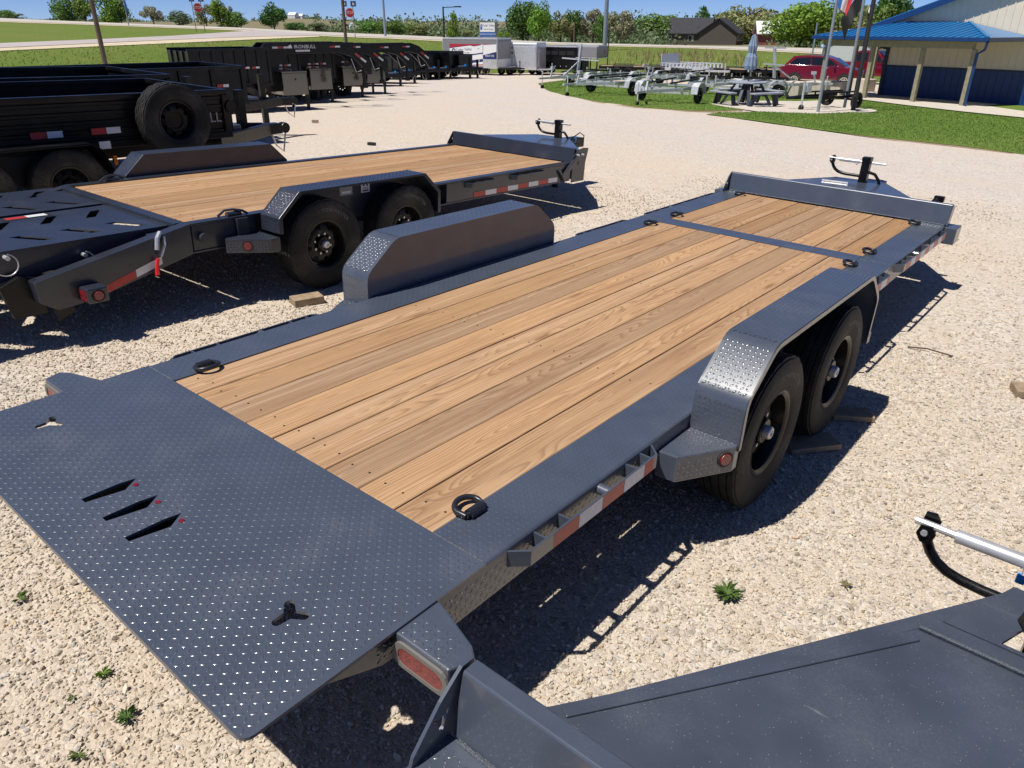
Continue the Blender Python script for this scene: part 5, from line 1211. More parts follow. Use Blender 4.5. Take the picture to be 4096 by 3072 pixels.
def padlock(parent, y, z, k, m_='navy', x=None):
    o_ = MB().prism([(y-.10*k, z-.14*k), (y+.10*k, z-.14*k), (y+.10*k, z+.02*k), (y-.10*k, z+.02*k)], lambda a_, b_, d: (d, a_, b_), X+.004, X+.006)
    o_.tube([(X+.005, y-.07*k, z+.02*k), (X+.005, y-.07*k, z+.09*k), (X+.005, y-.03*k, z+.14*k), (X+.005, y+.03*k, z+.14*k), (X+.005, y+.07*k, z+.09*k), (X+.005, y+.07*k, z+.02*k)], .018*k, 6)
    return o_.build('emblem', m_, parent)
padlock(ban, .88, 1.48, 1.5)
MB().prism([(.85, 1.36), (.91, 1.36), (.89, 1.46), (.87, 1.46)], lambda a_, b_, d: (d, a_, b_), X+.0065, X+.007).build('emblem', 'decal', ban)
lettering('Cedar Valley', .25, 'navy', ban, (X+.005, 1.68, 1.63), (0, 1, .06), (0, -.06, 1))
lettering('Sales & Storage', .13, 'signblue', ban, (X+.005, 1.72, 1.43), (0, 1, .06), (0, -.06, 1))
lettering('FOR', .10, 'navy', ban, (X+.005, 2.85, 1.70), (0, 1, 0), (0, 0, 1)); lettering('USE', .17, 'decal', ban, (X+.005, 2.8, .93), (0, 1, .1), (0, -.1, 1))
lettering('RENT ME', .17, 'decal', ban2, (X+.005, 3.72, 1.25), (0, 1, 0), (0, 0, 1))
small_wheel(E_, 1.0, 1.6); small_wheel(E_, 1.0, 2.3); small_wheel(E_, -1.0, 1.6, s=-1); small_wheel(E_, -1.0, 2.3, s=-1)
tg = MB()
for s in (-1, 1): tg.bar((s*.95, 4.2, .46), (s*.05, 5.6, .46), .06, .11)
tg.tube([(0, 5.5, .0), (0, 5.5, .95)], .035, 8).tube([(0, 5.48, .9), (.16, 5.48, .9)], .012, 6).lo((-.05, 5.55, .42), (.05, 5.85, .5)).build('tongue', 'blackflat', E_)
MB().lo((-.8, 4.33, .50), (-.2, 4.75, .56)).build('step', 'alu', E_)

# bright aluminium livestock trailer
l, a = place(gpt(1158, 163), (.92*.93, 3.3*.93), 76)
L_ = thing('livestock_trailer', 'bright aluminium livestock trailer with slatted side', 'trailer', l, a)
P = [(-.92, .42), (.92, .42), (.92, 2.18), (.82, 2.26), (-.82, 2.26), (-.92, 2.18)]
MB().prism(P, lambda x, z, d: (x, d, z), 0, 3.3).build('body', 'alu', L_, bevel=.03)
for k, z in enumerate((1.48, 1.82)): MB().lo((.925, .08, z), (.935, 1.35, z+.14)).build('air_gap', 'blackflat', L_)
MB().lo((.922, 1.5, .46), (.945, 3.2, 1.98)).build('door', 'galv', L_, bevel=.01)
MB().lo((.9, .0, .42), (1.2, .95, .78)).lo((.925, 0, .38), (.95, 3.3, .50)).build('fender', 'alu', L_, bevel=.03)
small_wheel(L_, 1.02, .45); small_wheel(L_, -1.02, .45, s=-1); small_wheel(L_, 1.02, 1.15); small_wheel(L_, -1.02, 1.15, s=-1)
wheel(L_, (.98, -.12, 1.15), 1, .8, small=True)
MB().tube([(.5, 3.33, .4), (.5, 3.33, 1.9)], .03, 6).box((.4, 3.36, 1.72), (.35, .08, .22)).build('nose_latch', 'galv', L_)
tg = MB()
for s in (-1, 1): tg.bar((s*.85, 3.2, .42), (s*.04, 4.3, .42), .06, .10)
tg.tube([(0, 4.2, .0), (0, 4.2, .85)], .035, 8).build('tongue', 'galv', L_)
L_.scale = (.93, .93, .93)

# black gooseneck stock trailer
l, a = place(gpt(1243, 163), (.82, 2.4*.82), 84)
S_ = thing('stock_trailer', 'black gooseneck stock trailer with grey nose near the boat trailers', 'trailer', l, a)
MB().prism([(-1, .45), (1, .45), (1, 2.2), (.9, 2.28), (-.9, 2.28), (-1, 2.2)], lambda x, z, d: (x, d, z), -2.6, 2.6).build('body', 'black', S_, bevel=.03)
MB().prism([(-1, 1.45), (1, 1.45), (1, 2.3), (.9, 2.38), (-.9, 2.38), (-1, 2.3)], lambda x, z, d: (x, d, z), 2.4, 4.4).build('nose', 'trailergrey', S_, bevel=.10, seg=3)
MB().lo((-1.01, -2.6, 2.22), (1.01, 2.4, 2.30)).lo((-1.02, 2.38, 1.40), (1.02, 4.42, 1.46)).build('trim', 'alu', S_, bevel=.01)
for k in range(6): MB().lo((1.0, -2.4+k*.78, 1.62), (1.008, -1.75+k*.78, 1.92)).build('air_gap', 'blackflat', S_)
for k in range(9): MB().tube([(1.0, -2.4+k*.55, .72), (1.012, -2.4+k*.55, .72)], .03, 8).build('marker_lens', 'decal', S_)
MB().lo((.98, -2.3, .40), (1.22, -.9, .80)).build('fender', 'alu', S_, bevel=.05)
small_wheel(S_, 1.08, -2.0, .36); small_wheel(S_, 1.08, -1.25, .36); small_wheel(S_, -1.08, -2.0, .36, -1); small_wheel(S_, -1.08, -1.25, .36, -1)
MB().lo((-.5, 2.6, .35), (.5, 2.75, 1.5)).tube([(-.6, 3.6, .0), (-.6, 3.6, 1.45)], .06, 8).tube([(.6, 3.6, .0), (.6, 3.6, 1.45)], .06, 8).build('landing_leg', 'black', S_)
MB().add([(-.45, 4.406+.0, 1.75), (-.30, 4.406, 1.75), (-.25, 4.406, 1.95), (-.36, 4.406, 2.1), (-.48, 4.406, 1.95)], [(0, 1, 2, 3, 4)]).build('emblem', 'printred', S_)
S_.scale = (.82, .82, .82)

# ------------------------------------------------------------------ galvanised boat trailers on the lawn island
def boat_trailer(label, loc, rot, rack=0, w_=1.75, L=3.4, post=True):
    """tongue towards +y"""
    r = thing('boat_trailer', label, 'trailer', loc, rot, 'galvanised boat trailers on the lawn island'); hw = w_/2
    b = MB()
    for s in (-1, 1): b.bar((s*hw*.78, -1.5, .50), (s*hw*.78, .7, .50), .05, .10).bar((s*hw*.78, .7, .50), (s*.05, 2.1, .48), .05, .10)
    b.lo((-hw*.8, -1.5, .45), (hw*.8, -1.43, .53)).lo((-hw*.8, -.05, .42), (hw*.8, .05, .50)).lo((-hw*.8, .68, .44), (hw*.8, .75, .52)).lo((-.04, 1.9, .44), (.04, 2.75, .52))
    b.build('frame', 'galv', r)
    MB().lo((-hw, -.04, .28), (hw, .04, .36)).build('axle', 'galv', r)
    for s in (-1, 1):
        P = [(-.42, .33), (-.36, .58), (-.18, .70), (.18, .70), (.36, .58), (.42, .33)]
        MB().prism(P+[(y*.93, z-.02) for y, z in reversed(P)], lambda y, z, d: (d, y, z), s*(hw-.02), s*(hw+.24)).build('fender', 'galv', r, 30)
        small_wheel(r, s*(hw+.11), 0, .27, s)
        MB().bar((s*.48, -1.5, .74), (s*.42, .9, .70), .09, .05).build('bunk', 'blackflat', r); MB().lo((s*.46-.03, -1.2, .5), (s*.46+.03, -1.14, .72)).build('bunk_bracket', 'galv', r); MB().lo((s*.45-.03, .45, .5), (s*.45+.03, .51, .70)).build('bunk_bracket', 'galv', r)
        MB().lo((s*hw*.8-.03, -1.46, .5), (s*hw*.8+.03, -1.42, .86)).build('guide_post', 'galv', r)
    if post: MB().bar((0, 2.0, .5), (0, 1.85, .95), .06, .06).box((0, 1.86, .92), (.14, .18, .12)).build('winch_post', 'galv', r)
    MB().tube([(.08, 2.45, .10), (.08, 2.45, .80)], .025, 8).tube([(.05, 2.45, .77), (.2, 2.45, .80)], .012, 6).build('tongue_jack', 'galv', r)
    MB().tube([(.05, 2.45, .09), (.11, 2.45, .09)], .09, 12).build('jack_wheel', 'rubber', r)
    if rack:
        m_ = MB().bar((0, .2, .5), (0, .0, 1.95), .09, .12).bar((.0, 1.2, .5), (.0, .1, 1.2), .05, .05)
        m_.bar((0, .02, 1.90), (1.25, .02, 1.93), .05, .06).bar((0, .02, 1.90), (-1.25, .02, 1.88), .05, .06).bar((0, .05, 1.25), (1.3, .05, 1.28), .05, .06).bar((0, .05, 1.25), (-1.3, .05, 1.23), .05, .06)
        m_.build('canoe_rack', 'galv', r)
    return r
bt = []
for k, (wx1, wy1, wx2, wy2, lb, rk, flip) in enumerate(((1385, 217.5, 1507, 225, 'galvanised boat trailer nearest the driveway with its jack wheel forward', 0, 1), (1272, 200.5, 1371, 208.5, 'galvanised boat trailer with dark bunks left of the nearest one', 0, 1), (1231, 187, 1275, 190, 'galvanised trailer with cross arm rack at the island tip', 1, 1), (1519, 203, 1600, 209, 'low galvanised boat trailer behind the picnic table', 0, -1), (1640, 205, 1678, 212.5, 'galvanised canoe rack trailer between picnic table and red car', 1, -1), (1300, 181, 1372, 186, 'galvanised boat trailer in the back row of the island', 0, -1), (1420, 184, 1500, 190, 'galvanised boat trailer behind the nearest one', 0, 1))):
    p, q = gpt(wx1, wy1), gpt(wx2, wy2); c = (p+q)/2; wd = np.linalg.norm(q-p); d = (q-p)/wd
    h = math.atan2(d[1], d[0])+(0 if flip < 0 else math.pi)
    r_ = boat_trailer(lb, (c[0], c[1], ground(c[0], c[1])+.03), h, rk, max(1.2, min(wd-.25, 2.3)), post=True)
# ------------------------------------------------------------------ utility trailers parked in front of the bank
def utility(label, px, py, hd, m_, L=3.6, kind=0, grp='flat utility trailers in front of the grass bank'):
    l, a = place(gpt(px, py), (0, 0), hd); r = thing('utility_trailer', label, 'trailer', l, a, grp)
    b = MB()
    for s in (-1, 1): b.lo((s*.95-.04, -L/2, .55), (s*.95+.04, L/2, .72))
    b.lo((-.95, -L/2, .55), (.95, -L/2+.08, .72)).lo((-.95, L/2-.08, .55), (.95, L/2, .72))
    for s in (-1, 1): b.bar((s*.8, L/2, .62), (.05*s, L/2+1.2, .6), .07, .12)
    b.build('frame', m_, r); MB().lo((-.9, -L/2+.08, .66), (.9, L/2-.08, .70)).build('deck', 'block' if kind != 1 else m_, r)
    for s in (-1, 1):
        MB().prism([(-.75, .5), (-.65, .78), (.65, .78), (.75, .5), (.70, .5), (.62, .75), (-.62, .75), (-.70, .5)], lambda y, z, d: (d, y, z), s*1.0, s*1.22).build('fender', m_, r)
        for yy in (-.38, .38): small_wheel(r, s*1.11, yy, .34, s)
        rl = MB().lo((s*.97-.02, -L/2, .95), (s*.97+.02, L/2, 1.0))
        for k in range(5): rl.lo((s*.97-.02, -L/2+k*(L-.05)/4, .7), (s*.97+.02, -L/2+k*(L-.05)/4+.05, .96))
        if kind == 1:
            for k in range(12): rl.lo((s*.97-.01, -L/2+.1+k*(L-.2)/11, .7), (s*.97+.01, -L/2+.22+k*(L-.2)/11, .96))
        if kind: rl.build('side_rail', m_, r)
    MB().tube([(.0, L/2+.9, .0), (.0, L/2+.9, 1.05)], .035, 8).build('tongue_jack', m_, r)
    if kind == 1: MB().lo((-.9, -L/2-.05, .7), (.9, -L/2, 1.5)).build('ramp_gate', m_, r)
    return r
for args in (('black utility trailer at the left end of the bank row', 1345, 166, 60, 'black', 3.2, 0), ('black flatbed trailer next to the silver mesh trailer', 1420, 169, 62, 'black', 3.4, 0), ('silver mesh sided utility trailer in the bank row', 1490, 172, 100, 'galv', 3.4, 1), ('black trailer with upright post right of the silver mesh one', 1570, 174, 95, 'black', 3.4, 0), ('black car hauler trailer behind the umbrella', 1650, 175, 95, 'black', 3.6, 0), ('dark flat trailer just left of the red car', 1720, 173, 95, 'black', 3.4, 0)):
    utility(*args)
l, a = place(gpt(1775, 241), (0, 0), 0)
p, q = gpt(1745, 236), gpt(1826, 234.5); c = (p+q)/2; d = q-p
J_ = thing('jon_boat_trailer', 'small black boat trailer on the concrete by the flagpoles', 'trailer', (c[0], c[1], ground(c[0], c[1])+.03), math.atan2(d[1], d[0]))
MB().bar((-.6, -.42, .40), (.8, -.42, .40), .05, .08).bar((-.6, .42, .40), (.8, .42, .40), .05, .08).bar((-.6, -.42, .40), (-1.9, -.02, .40), .05, .08).bar((-.6, .42, .40), (-1.9, .02, .40), .05, .08).lo((.58, -.62, .27), (.66, .62, .34)).lo((-.1, -.44, .37), (-.04, .44, .43)).build('frame', 'black', J_)
for s in (-1, 1): MB().bar((-.7, s*.28, .54), (.9, s*.30, .54), .09, .05).build('bunk', 'blackflat', J_); MB().lo((.5, s*.29-.02, .42), (.54, s*.29+.02, .53)).build('bunk_bracket', 'black', J_); MB().lo((-.4, s*.28-.02, .42), (-.36, s*.28+.02, .53)).build('bunk_bracket', 'black', J_)
for s, yy in ((1, .68), (-1, -.68)): wheel(J_, (.62, yy, .28), 1, .72, small=True).rotation_euler = (0, 0, math.radians(78*s))
MB().tube([(-1.55, -.35, .12), (-1.55, -.35, .95)], .035, 8).box((-1.35, -.3, .75), (.2, .2, .3)).build('winch_post', 'galv', J_)
MB().tube([(-1.55, -.38, .1), (-1.55, -.32, .1)], .10, 12).build('jack_wheel', 'rubber', J_)

# ------------------------------------------------------------------ picnic table and umbrella
p = gpt(1610, 227); PT = thing('picnic_table', 'navy octagonal picnic table with grey tops on the concrete pad', 'table', (p[0], p[1], ground(p[0], p[1])+.03), .3)
oct_ = [(.72*math.cos(math.pi/8+k*math.pi/4), .72*math.sin(math.pi/8+k*math.pi/4)) for k in range(8)]
MB().prism(oct_, lambda x, y, d: (x, y, d), .73, .78).build('tabletop', 'tabletop', PT, bevel=.01)
for k in range(4):
    an = k*math.pi/2+math.pi/4; c, s = math.cos(an), math.sin(an); R = Matrix.Rotation(an, 3, 'Z')
    o = MB().lo((.92, -.62, .42), (1.22, .62, .47)).build('bench_seat', 'tabletop', PT, bevel=.01); o.rotation_euler = (0, 0, an)
    lg = MB().bar((.95, -.42, .42), (.95, -.55, .0), .10, .12).bar((.95, .42, .42), (.95, .55, .0), .10, .12).bar((.35, -.25, .74), (.75, -.48, .0), .10, .05).bar((.35, .25, .74), (.75, .48, .0), .10, .05).bar((.2, 0, .39), (1.1, 0, .39), .05, .10).build('leg', 'table', PT); lg.rotation_euler = (0, 0, an)
UM = thing('umbrella', 'folded faded blue umbrella standing in the picnic table', 'umbrella', (p[0], p[1], ground(p[0], p[1])+.03))
MB().tube([(0, 0, .05), (0, 0, 2.35)], .022, 8).build('pole', 'poledark', UM)
MB().lathe([(1.18, .17), (1.30, .20), (1.6, .16), (1.72, .10), (1.95, .13), (2.25, .05), (2.35, .01)], 20, axis='z', mod=lambda j, k: .035 if k % 2 and j < 6 else 0).build('canopy', 'umbrella', UM)

# ------------------------------------------------------------------ store building with porch
W0, W1 = gpt(1897, 207), gpt(2158, 226.5); ux = (W1-W0)*np.array([1, 1, 0]); ux /= np.linalg.norm(ux); uy = np.array([ux[1], -ux[0], 0])
Dw_ = np.hypot(*(W0-CP)[:2]); GZ = (ground(W0[0], W0[1])+ground(W1[0], W1[1]))/2+.06
BR = Matrix(((ux[0], -uy[0], 0), (ux[1], -uy[1], 0), (0, 0, 1)))     # local x along the wall, local y inwards
BL = thing('store_building', 'cream steel building with navy wainscot and blue roof', 'building', (W0[0], W0[1], GZ), BR)
EAVE = CP[2]+sray(1932, 46)[2]*Dw_-GZ; WW, DEP = 20.0, 26.0; RIDGE = EAVE+3.2
gab = [(0, 1.22), (WW, 1.22), (WW, EAVE), (WW/2, RIDGE), (0, EAVE)]
wl = MB().prism(gab, lambda x, z, d: (x, d, z), 0.02, DEP).build('wall', 'cream', BL)
rb = MB(); x = .2
while x < WW:
    zt_ = EAVE+(RIDGE-EAVE)*(1-abs(x-WW/2)/(WW/2)); rb.lo((x-.02, -.004, 1.24), (x+.02, .021, zt_-.05)); x += .30
stuff(rb.build('siding_ribs', 'cream', wl))
wc = MB().lo((-.01, .0, -.5), (WW+.01, DEP-.02, 1.215)).build('wainscot', 'bluesteel', BL)
rb = MB(); x = .2
while x < WW: rb.lo((x-.02, -.016, -.2), (x+.02, .0, 1.2)); x += .30
stuff(rb.build('siding_ribs', 'bluesteel', wc))
MB().lo((-.03, -.03, 1.19), (WW+.03, -.001, 1.26)).lo((-.05, -.035, -.3), (.12, -.0045, EAVE)).build('corner_trim', 'trim', BL)
sl_ = (RIDGE-EAVE)/(WW/2)
rf = MB()
for s in (0, 1):
    xe, xr = (-.7, WW/2) if s == 0 else (WW+.7, WW/2); ze = EAVE-.7*sl_
    rf.prism([(xe, ze), (xr, RIDGE), (xr, RIDGE+.10), (xe, ze+.10)], lambda x, z, d: (x, d, z+.03), -.36, DEP+.5)
roof = rf.build('roof', 'roof', BL)
MB().bar((-.7, -.37, EAVE-.7*sl_-.02), (WW/2, -.37, RIDGE-.02), .03, .22).bar((WW+.7, -.37, EAVE-.7*sl_-.02), (WW/2, -.37, RIDGE-.02), .03, .22).build('fascia', 'bluesteel', roof)
MB().lo((-.82, -.7, EAVE-.7*sl_-.14), (-.70, DEP, EAVE-.7*sl_+.02)).tube([(-.74, -.5, EAVE-.40), (-.6, -.3, EAVE-.62), (-.2, -.15, EAVE-.72), (-.1, -.08, EAVE-1.0)], .05, 8).build('gutter', 'trim', roof)
def tolocal(p):
    v = p-np.array([W0[0], W0[1], GZ]); return np.array([v@ux, -(v@uy), v[2]])
posts = [tolocal(gpt(x, y)) for x, y in ((1791, 206), (1831, 206), (1865, 214), (1964, 222.5), (2083, 230.5), (1876, 198.5))]
yf = -np.mean([-posts[2][1], -posts[3][1], -posts[4][1]]); xl = posts[0][0]; xr = posts[4][0]
Dp_ = np.hypot(*(gpt(2083, 230.5)-CP)[:2]); EV = CP[2]+sray(2112, 84.5)[2]*Dp_-GZ
pr = thing('porch', 'timber porch with blue hipped metal roof on the store front', 'porch', (W0[0], W0[1], GZ), BR)
ex0, ex1, ef = xl-.50, xr+.55, yf-.40
ridge = [(ex0+2.4, -.03, EV+.60), (ex1-2.6, -.03, EV+.60)]
c0, c1, c2, c3 = (ex0, -.03, EV+.05), (ex0, ef, EV+.05), (ex1, ef, EV+.05), (ex1, -.03, EV+.05)
b = MB().add([c1, c2, ridge[1], ridge[0]], [(0, 1, 2, 3)]).add([c0, c1, ridge[0]], [(0, 1, 2)]).add([c2, c3, ridge[1]], [(0, 1, 2)])
b.add([(p[0], p[1], p[2]-.06) for p in (c1, c2, ridge[1], ridge[0])], [(3, 2, 1, 0)]).add([(p[0], p[1], p[2]-.06) for p in (c0, c1, ridge[0])], [(2, 1, 0)]).add([(p[0], p[1], p[2]-.06) for p in (c2, c3, ridge[1])], [(2, 1, 0)])
prf = b.build('roof', 'roof', pr)
rb = MB(); x = ex0+.15
while x < ex1:
    k = 1.0
    if x < ridge[0][0]: k = (x-ex0)/(ridge[0][0]-ex0)
    if x > ridge[1][0]: k = (ex1-x)/(ex1-ridge[1][0])
    if k > .05: rb.bar((x, ef+.01, EV+.065), (x, ef+(0-ef)*k*.99, EV+.065+.55*k), .035, .035)
    x += .30
for q0, q1 in ((c1, ridge[0]), (c2, ridge[1])): rb.bar((q0[0], q0[1], q0[2]+.02), (q1[0], q1[1], q1[2]+.02), .12, .05)
stuff(rb.build('roof_ribs', 'roof', prf))
MB().lo((ex0-.06, ef-.09, EV-.07), (ex1+.06, ef, EV+.06)).lo((ex1, ef, EV-.07), (ex1+.08, -.05, EV+.06)).build('gutter', 'bluesteel', prf)
MB().lo((ex0+.1, ef+.02, EV-.10), (ex1-.05, -.1, EV-.08)).build('soffit', 'post', prf)
MB().lo((ex0+.3, yf-.07, EV-.34), (ex1-.6, yf+.07, EV-.101)).lo((xl-.07, yf+.07, EV-.34), (xl+.07, -.1, EV-.101)).build('beam', 'post', pr)
for k, q in enumerate(posts):
    zb_ = ground(*(np.array([W0[0], W0[1]])+ux[:2]*q[0]-uy[:2]*q[1]))-GZ
    yy = yf if k in (0, 2, 3, 4) else q[1]
    MB().lo((q[0]-.08, yy-.08, zb_-.05), (q[0]+.08, yy+.08, EV-.341)).build('post', 'post', pr, bevel=.01)
MB().tube([(xr+.55, ef+.05, EV-.08), (xr+.35, yf-.02, EV-.35), (xr+.14, yf-.05, EV-.5), (xr+.14, yf-.05, .1), (xr+.3, yf-.25, .05)], .05, 8).build('downspout', 'bluesteel', pr)

# ------------------------------------------------------------------ red vehicles and concrete blocks
def car(name, label, cat, loc, rot, prof, roof_prof, W, wheels_y, m_, R=.36, pickup=False):
    """side profile in (y, z), nose to +y"""
    r = thing(name, label, cat, loc, rot); hw = W/2
    n = len(prof); st = [(-1, .93, .0), (-.97, .985, 0), (-.86, 1.0, 0), (.86, 1.0, 0), (.97, .985, 0), (1, .93, 0)]
    b = MB(); vs = []; cz = .75; cy = sum(p[0] for p in prof)/n
    for t_, k, _ in st:
        for y, z in prof: vs.append((t_*hw, cy+(y-cy)*(k if abs(t_) > .9 else 1), cz+(z-cz)*(k if z > cz else 1)))
    fs = [(i*n+j, i*n+(j+1) % n, (i+1)*n+(j+1) % n, (i+1)*n+j) for i in range(len(st)-1) for j in range(n)]
    fs += [tuple(range(n-1, -1, -1)), tuple(range((len(st)-1)*n, len(st)*n))]
    b.add(vs, fs); body = b.build('body', m_, r, 40)
    m2 = len(roof_prof); vs = []
    zlo = min(p[1] for p in roof_prof); zhi = max(p[1] for p in roof_prof)
    for t_ in (-1, 1):
        for y, z in roof_prof: vs.append((t_*(hw-.04-.20*(z-zlo)/(zhi-zlo)), y, z))
    MB().add(vs, [tuple(range(m2-1, -1, -1)), tuple(range(m2, 2*m2))]+[(i, (i+1) % m2, m2+(i+1) % m2, m2+i) for i in range(m2)]).build('cabin', m_, body, 35, bevel=.03)
    return r, body, hw
p = gpt(1723, 186.3); q = gpt(1811, 190); d = q-p; h = math.atan2(d[1], d[0])-math.pi/2; wb = 2.62
dv = np.array([math.cos(h+math.pi/2), math.sin(h+math.pi/2)]); rt = np.array([dv[1], -dv[0]])
c = (p[:2]+q[:2])/2-rt*.80
prof = [(-2.12, .42), (-1.75, .26), (1.75, .24), (2.10, .34), (2.17, .62), (2.12, .88), (1.6, 1.03), (1.0, 1.10), (-1.75, 1.16), (-2.08, 1.10), (-2.17, .80)]
rp_ = [(-1.98, 1.09), (-1.55, 1.56), (-.9, 1.63), (.1, 1.60), (.55, 1.46), (1.18, 1.07)]
CARK = np.linalg.norm(d)/wb
SU, body, hw = car('car', 'dark red crossover car parked by the porch', 'car', (c[0], c[1], ground(*c)+.0), h, prof, rp_, 1.84, None, 'carred')
for s in (-1, 1):
    def win(poly, name, m_='glass', k=.03):
        return MB().add([(s*(hw-.04-.20*(z-1.07)/.56+k), y, z) for y, z in poly], [tuple(range(len(poly)))]).build(name, m_, body)
    win([(-1.70, 1.17), (-1.38, 1.46), (-.62, 1.52), (-.58, 1.15)], 'window'); win([(-.52, 1.15), (-.56, 1.52), (.05, 1.52), (.45, 1.41), (.88, 1.13)], 'window')
    MB().tube([(s*(hw-.055), -1.75, 1.16), (s*(hw-.06), .95, 1.11)], .008, 6).build('trim', 'chrome', body)
    for yy, nm in ((-.58, 'door'), (.62, 'door')): MB().lo((s*hw-.003*s, yy-.006, .42), (s*(hw+.004), yy+.006, 1.10)).build('door_seam', 'blackflat', body)
    for yy in (-.30, .85-.35): MB().lo((s*hw, yy-.25, .97), (s*(hw+.02), yy-.08, 1.0)).build('handle', 'carred', body, bevel=.005)
    MB().lo((s*hw-.01*s, -1.0, .36), (s*(hw+.008), .95, .41)).build('trim', 'chrome', body)
    MB().box((s*(hw+.06), .72, 1.12), (.16, .10, .12)).build('mirror', 'carred', body, bevel=.03)
    for yy in (-wb/2, wb/2):
        MB().tube([(s*(hw-.05), yy, .36), (s*(hw+.003), yy, .36)], .40, 28).build('wheel_arch', 'blackflat', body)
        w_ = inst(TYRE_S, 'wheel', SU, (s*(hw-.07), yy, .35), (0, 0, 0 if s > 0 else math.pi)); w_.scale = (.95, .95, .95)
        b = MB().lathe([(.10, .235), (.118, .23), (.112, .20), (.075, .19), (.075, 0)], 28)
        for k in range(10): t_ = 2*math.pi*k/10; b.bar((.10, .04*math.cos(t_), .04*math.sin(t_)), (.112, .215*math.cos(t_), .215*math.sin(t_)), .035, .02, (1, 0, 0))
        o_ = b.build('rim', 'chrome', w_)
    MB().box((s*.68, 2.09, .80), (.34, .14, .10)).build('headlight', 'glass', body, bevel=.02); MB().box((s*.76, -2.10, .98), (.26, .10, .12)).build('tail_light', 'redlens', body, bevel=.02)
MB().box((0, 2.15, .60), (.95, .06, .26)).build('grille', 'blackflat', body, bevel=.02)
MB().add([(-.62, 1.16, 1.10), (.62, 1.16, 1.10), (.55, .58, 1.46), (-.55, .58, 1.46)], [(0, 1, 2, 3)]).build('windscreen', 'glass', body).location = (0, .03, .025)
l = at(1868, 182, math.hypot(*(c-CP[:2]))+6.5); l = (l[0], l[1], ground(l[0], l[1]))
prof = [(-2.7, .55), (2.75, .45), (2.85, .60), (2.85, 1.15), (2.6, 1.22), (1.2, 1.25), (-2.75, 1.25), (-2.8, .8)]
PK, body, hw = car('pickup_truck', 'red pickup truck half hidden behind the porch posts', 'truck', l, h-.12, prof, [(-.75, 1.25), (-.62, 1.80), (-.4, 1.90), (.6, 1.90), (1.35, 1.26)], 2.0, None, 'carred')
for s in (-1, 1):
    for poly in ([(-.55, 1.32), (-.48, 1.75), (.10, 1.80), (.12, 1.30)], [(.20, 1.30), (.18, 1.80), (.58, 1.78), (1.08, 1.32)]): MB().add([(s*(hw-.04-.20*(z-1.25)/.65+.012), y, z) for y, z in poly], [tuple(range(4))]).build('window', 'glass', body)
    for yy in (-1.75, 1.85):
        MB().tube([(s*(hw-.05), yy, .42), (s*(hw+.003), yy, .42)], .46, 24).build('wheel_arch', 'blackflat', body)
        w_ = inst(TYRE_S, 'wheel', PK, (s*(hw-.08), yy, .41), (0, 0, 0 if s > 0 else math.pi)); w_.scale = (1.1,)*3
        inst(RIM, 'rim', w_, (0, 0, 0))
    MB().box((s*(hw+.12), 1.05, 1.35), (.18, .12, .22)).build('mirror', 'blackflat', body, bevel=.02); MB().box((s*.8, 2.83, .95), (.30, .08, .18)).build('headlight', 'decal', body)
MB().box((0, 2.86, .85), (1.2, .04, .30)).build('grille', 'chrome', body, bevel=.01)
MB().add([(-.72, 1.33, 1.28), (.72, 1.33, 1.28), (.64, .66, 1.86), (-.64, .66, 1.86)], [(0, 1, 2, 3)]).build('windscreen', 'glass', body).location = (0, .02, .02)
for px, py, lb in ((1752, 206, 'pale concrete barrier block farthest left by the red car'), (1797, 205, 'second concrete barrier block from the left, behind the flagpole'), (1836, 204, 'third concrete barrier block between the porch posts'), (1891, 197, 'concrete barrier block tucked against the building corner')):
    p = gpt(px, py); o = MB().lo((-.44, -.35, 0), (.44, .35, .62)).build('barrier_block', 'concrete', None, bevel=.03); o.location = (p[0]-.15, p[1]-1.7, ground(p[0], p[1]-1.7)); o.rotation_euler = (0, 0, -.30); tag(o, lb, 'concrete block', 'concrete barrier blocks')
p = at(1823, 128, 68); g_ = thing('shed', 'small white shed with pale blue metal roof behind the red car', 'shed', (p[0], p[1], ground(p[0], p[1])), .35)
MB().prism([(-1.6, 0), (1.6, 0), (1.6, 2.2), (0, 3.2), (-1.6, 2.2)], lambda x, z, d: (x, d, z), -3, 3).build('wall', 'barnwhite', g_)
MB().prism([(-1.8, 2.05), (0, 3.22), (1.8, 2.05), (1.8, 2.13), (0, 3.31), (-1.8, 2.13)], lambda x, z, d: (x, d, z), -3.1, 3.1).build('roof', 'signlight', g_)

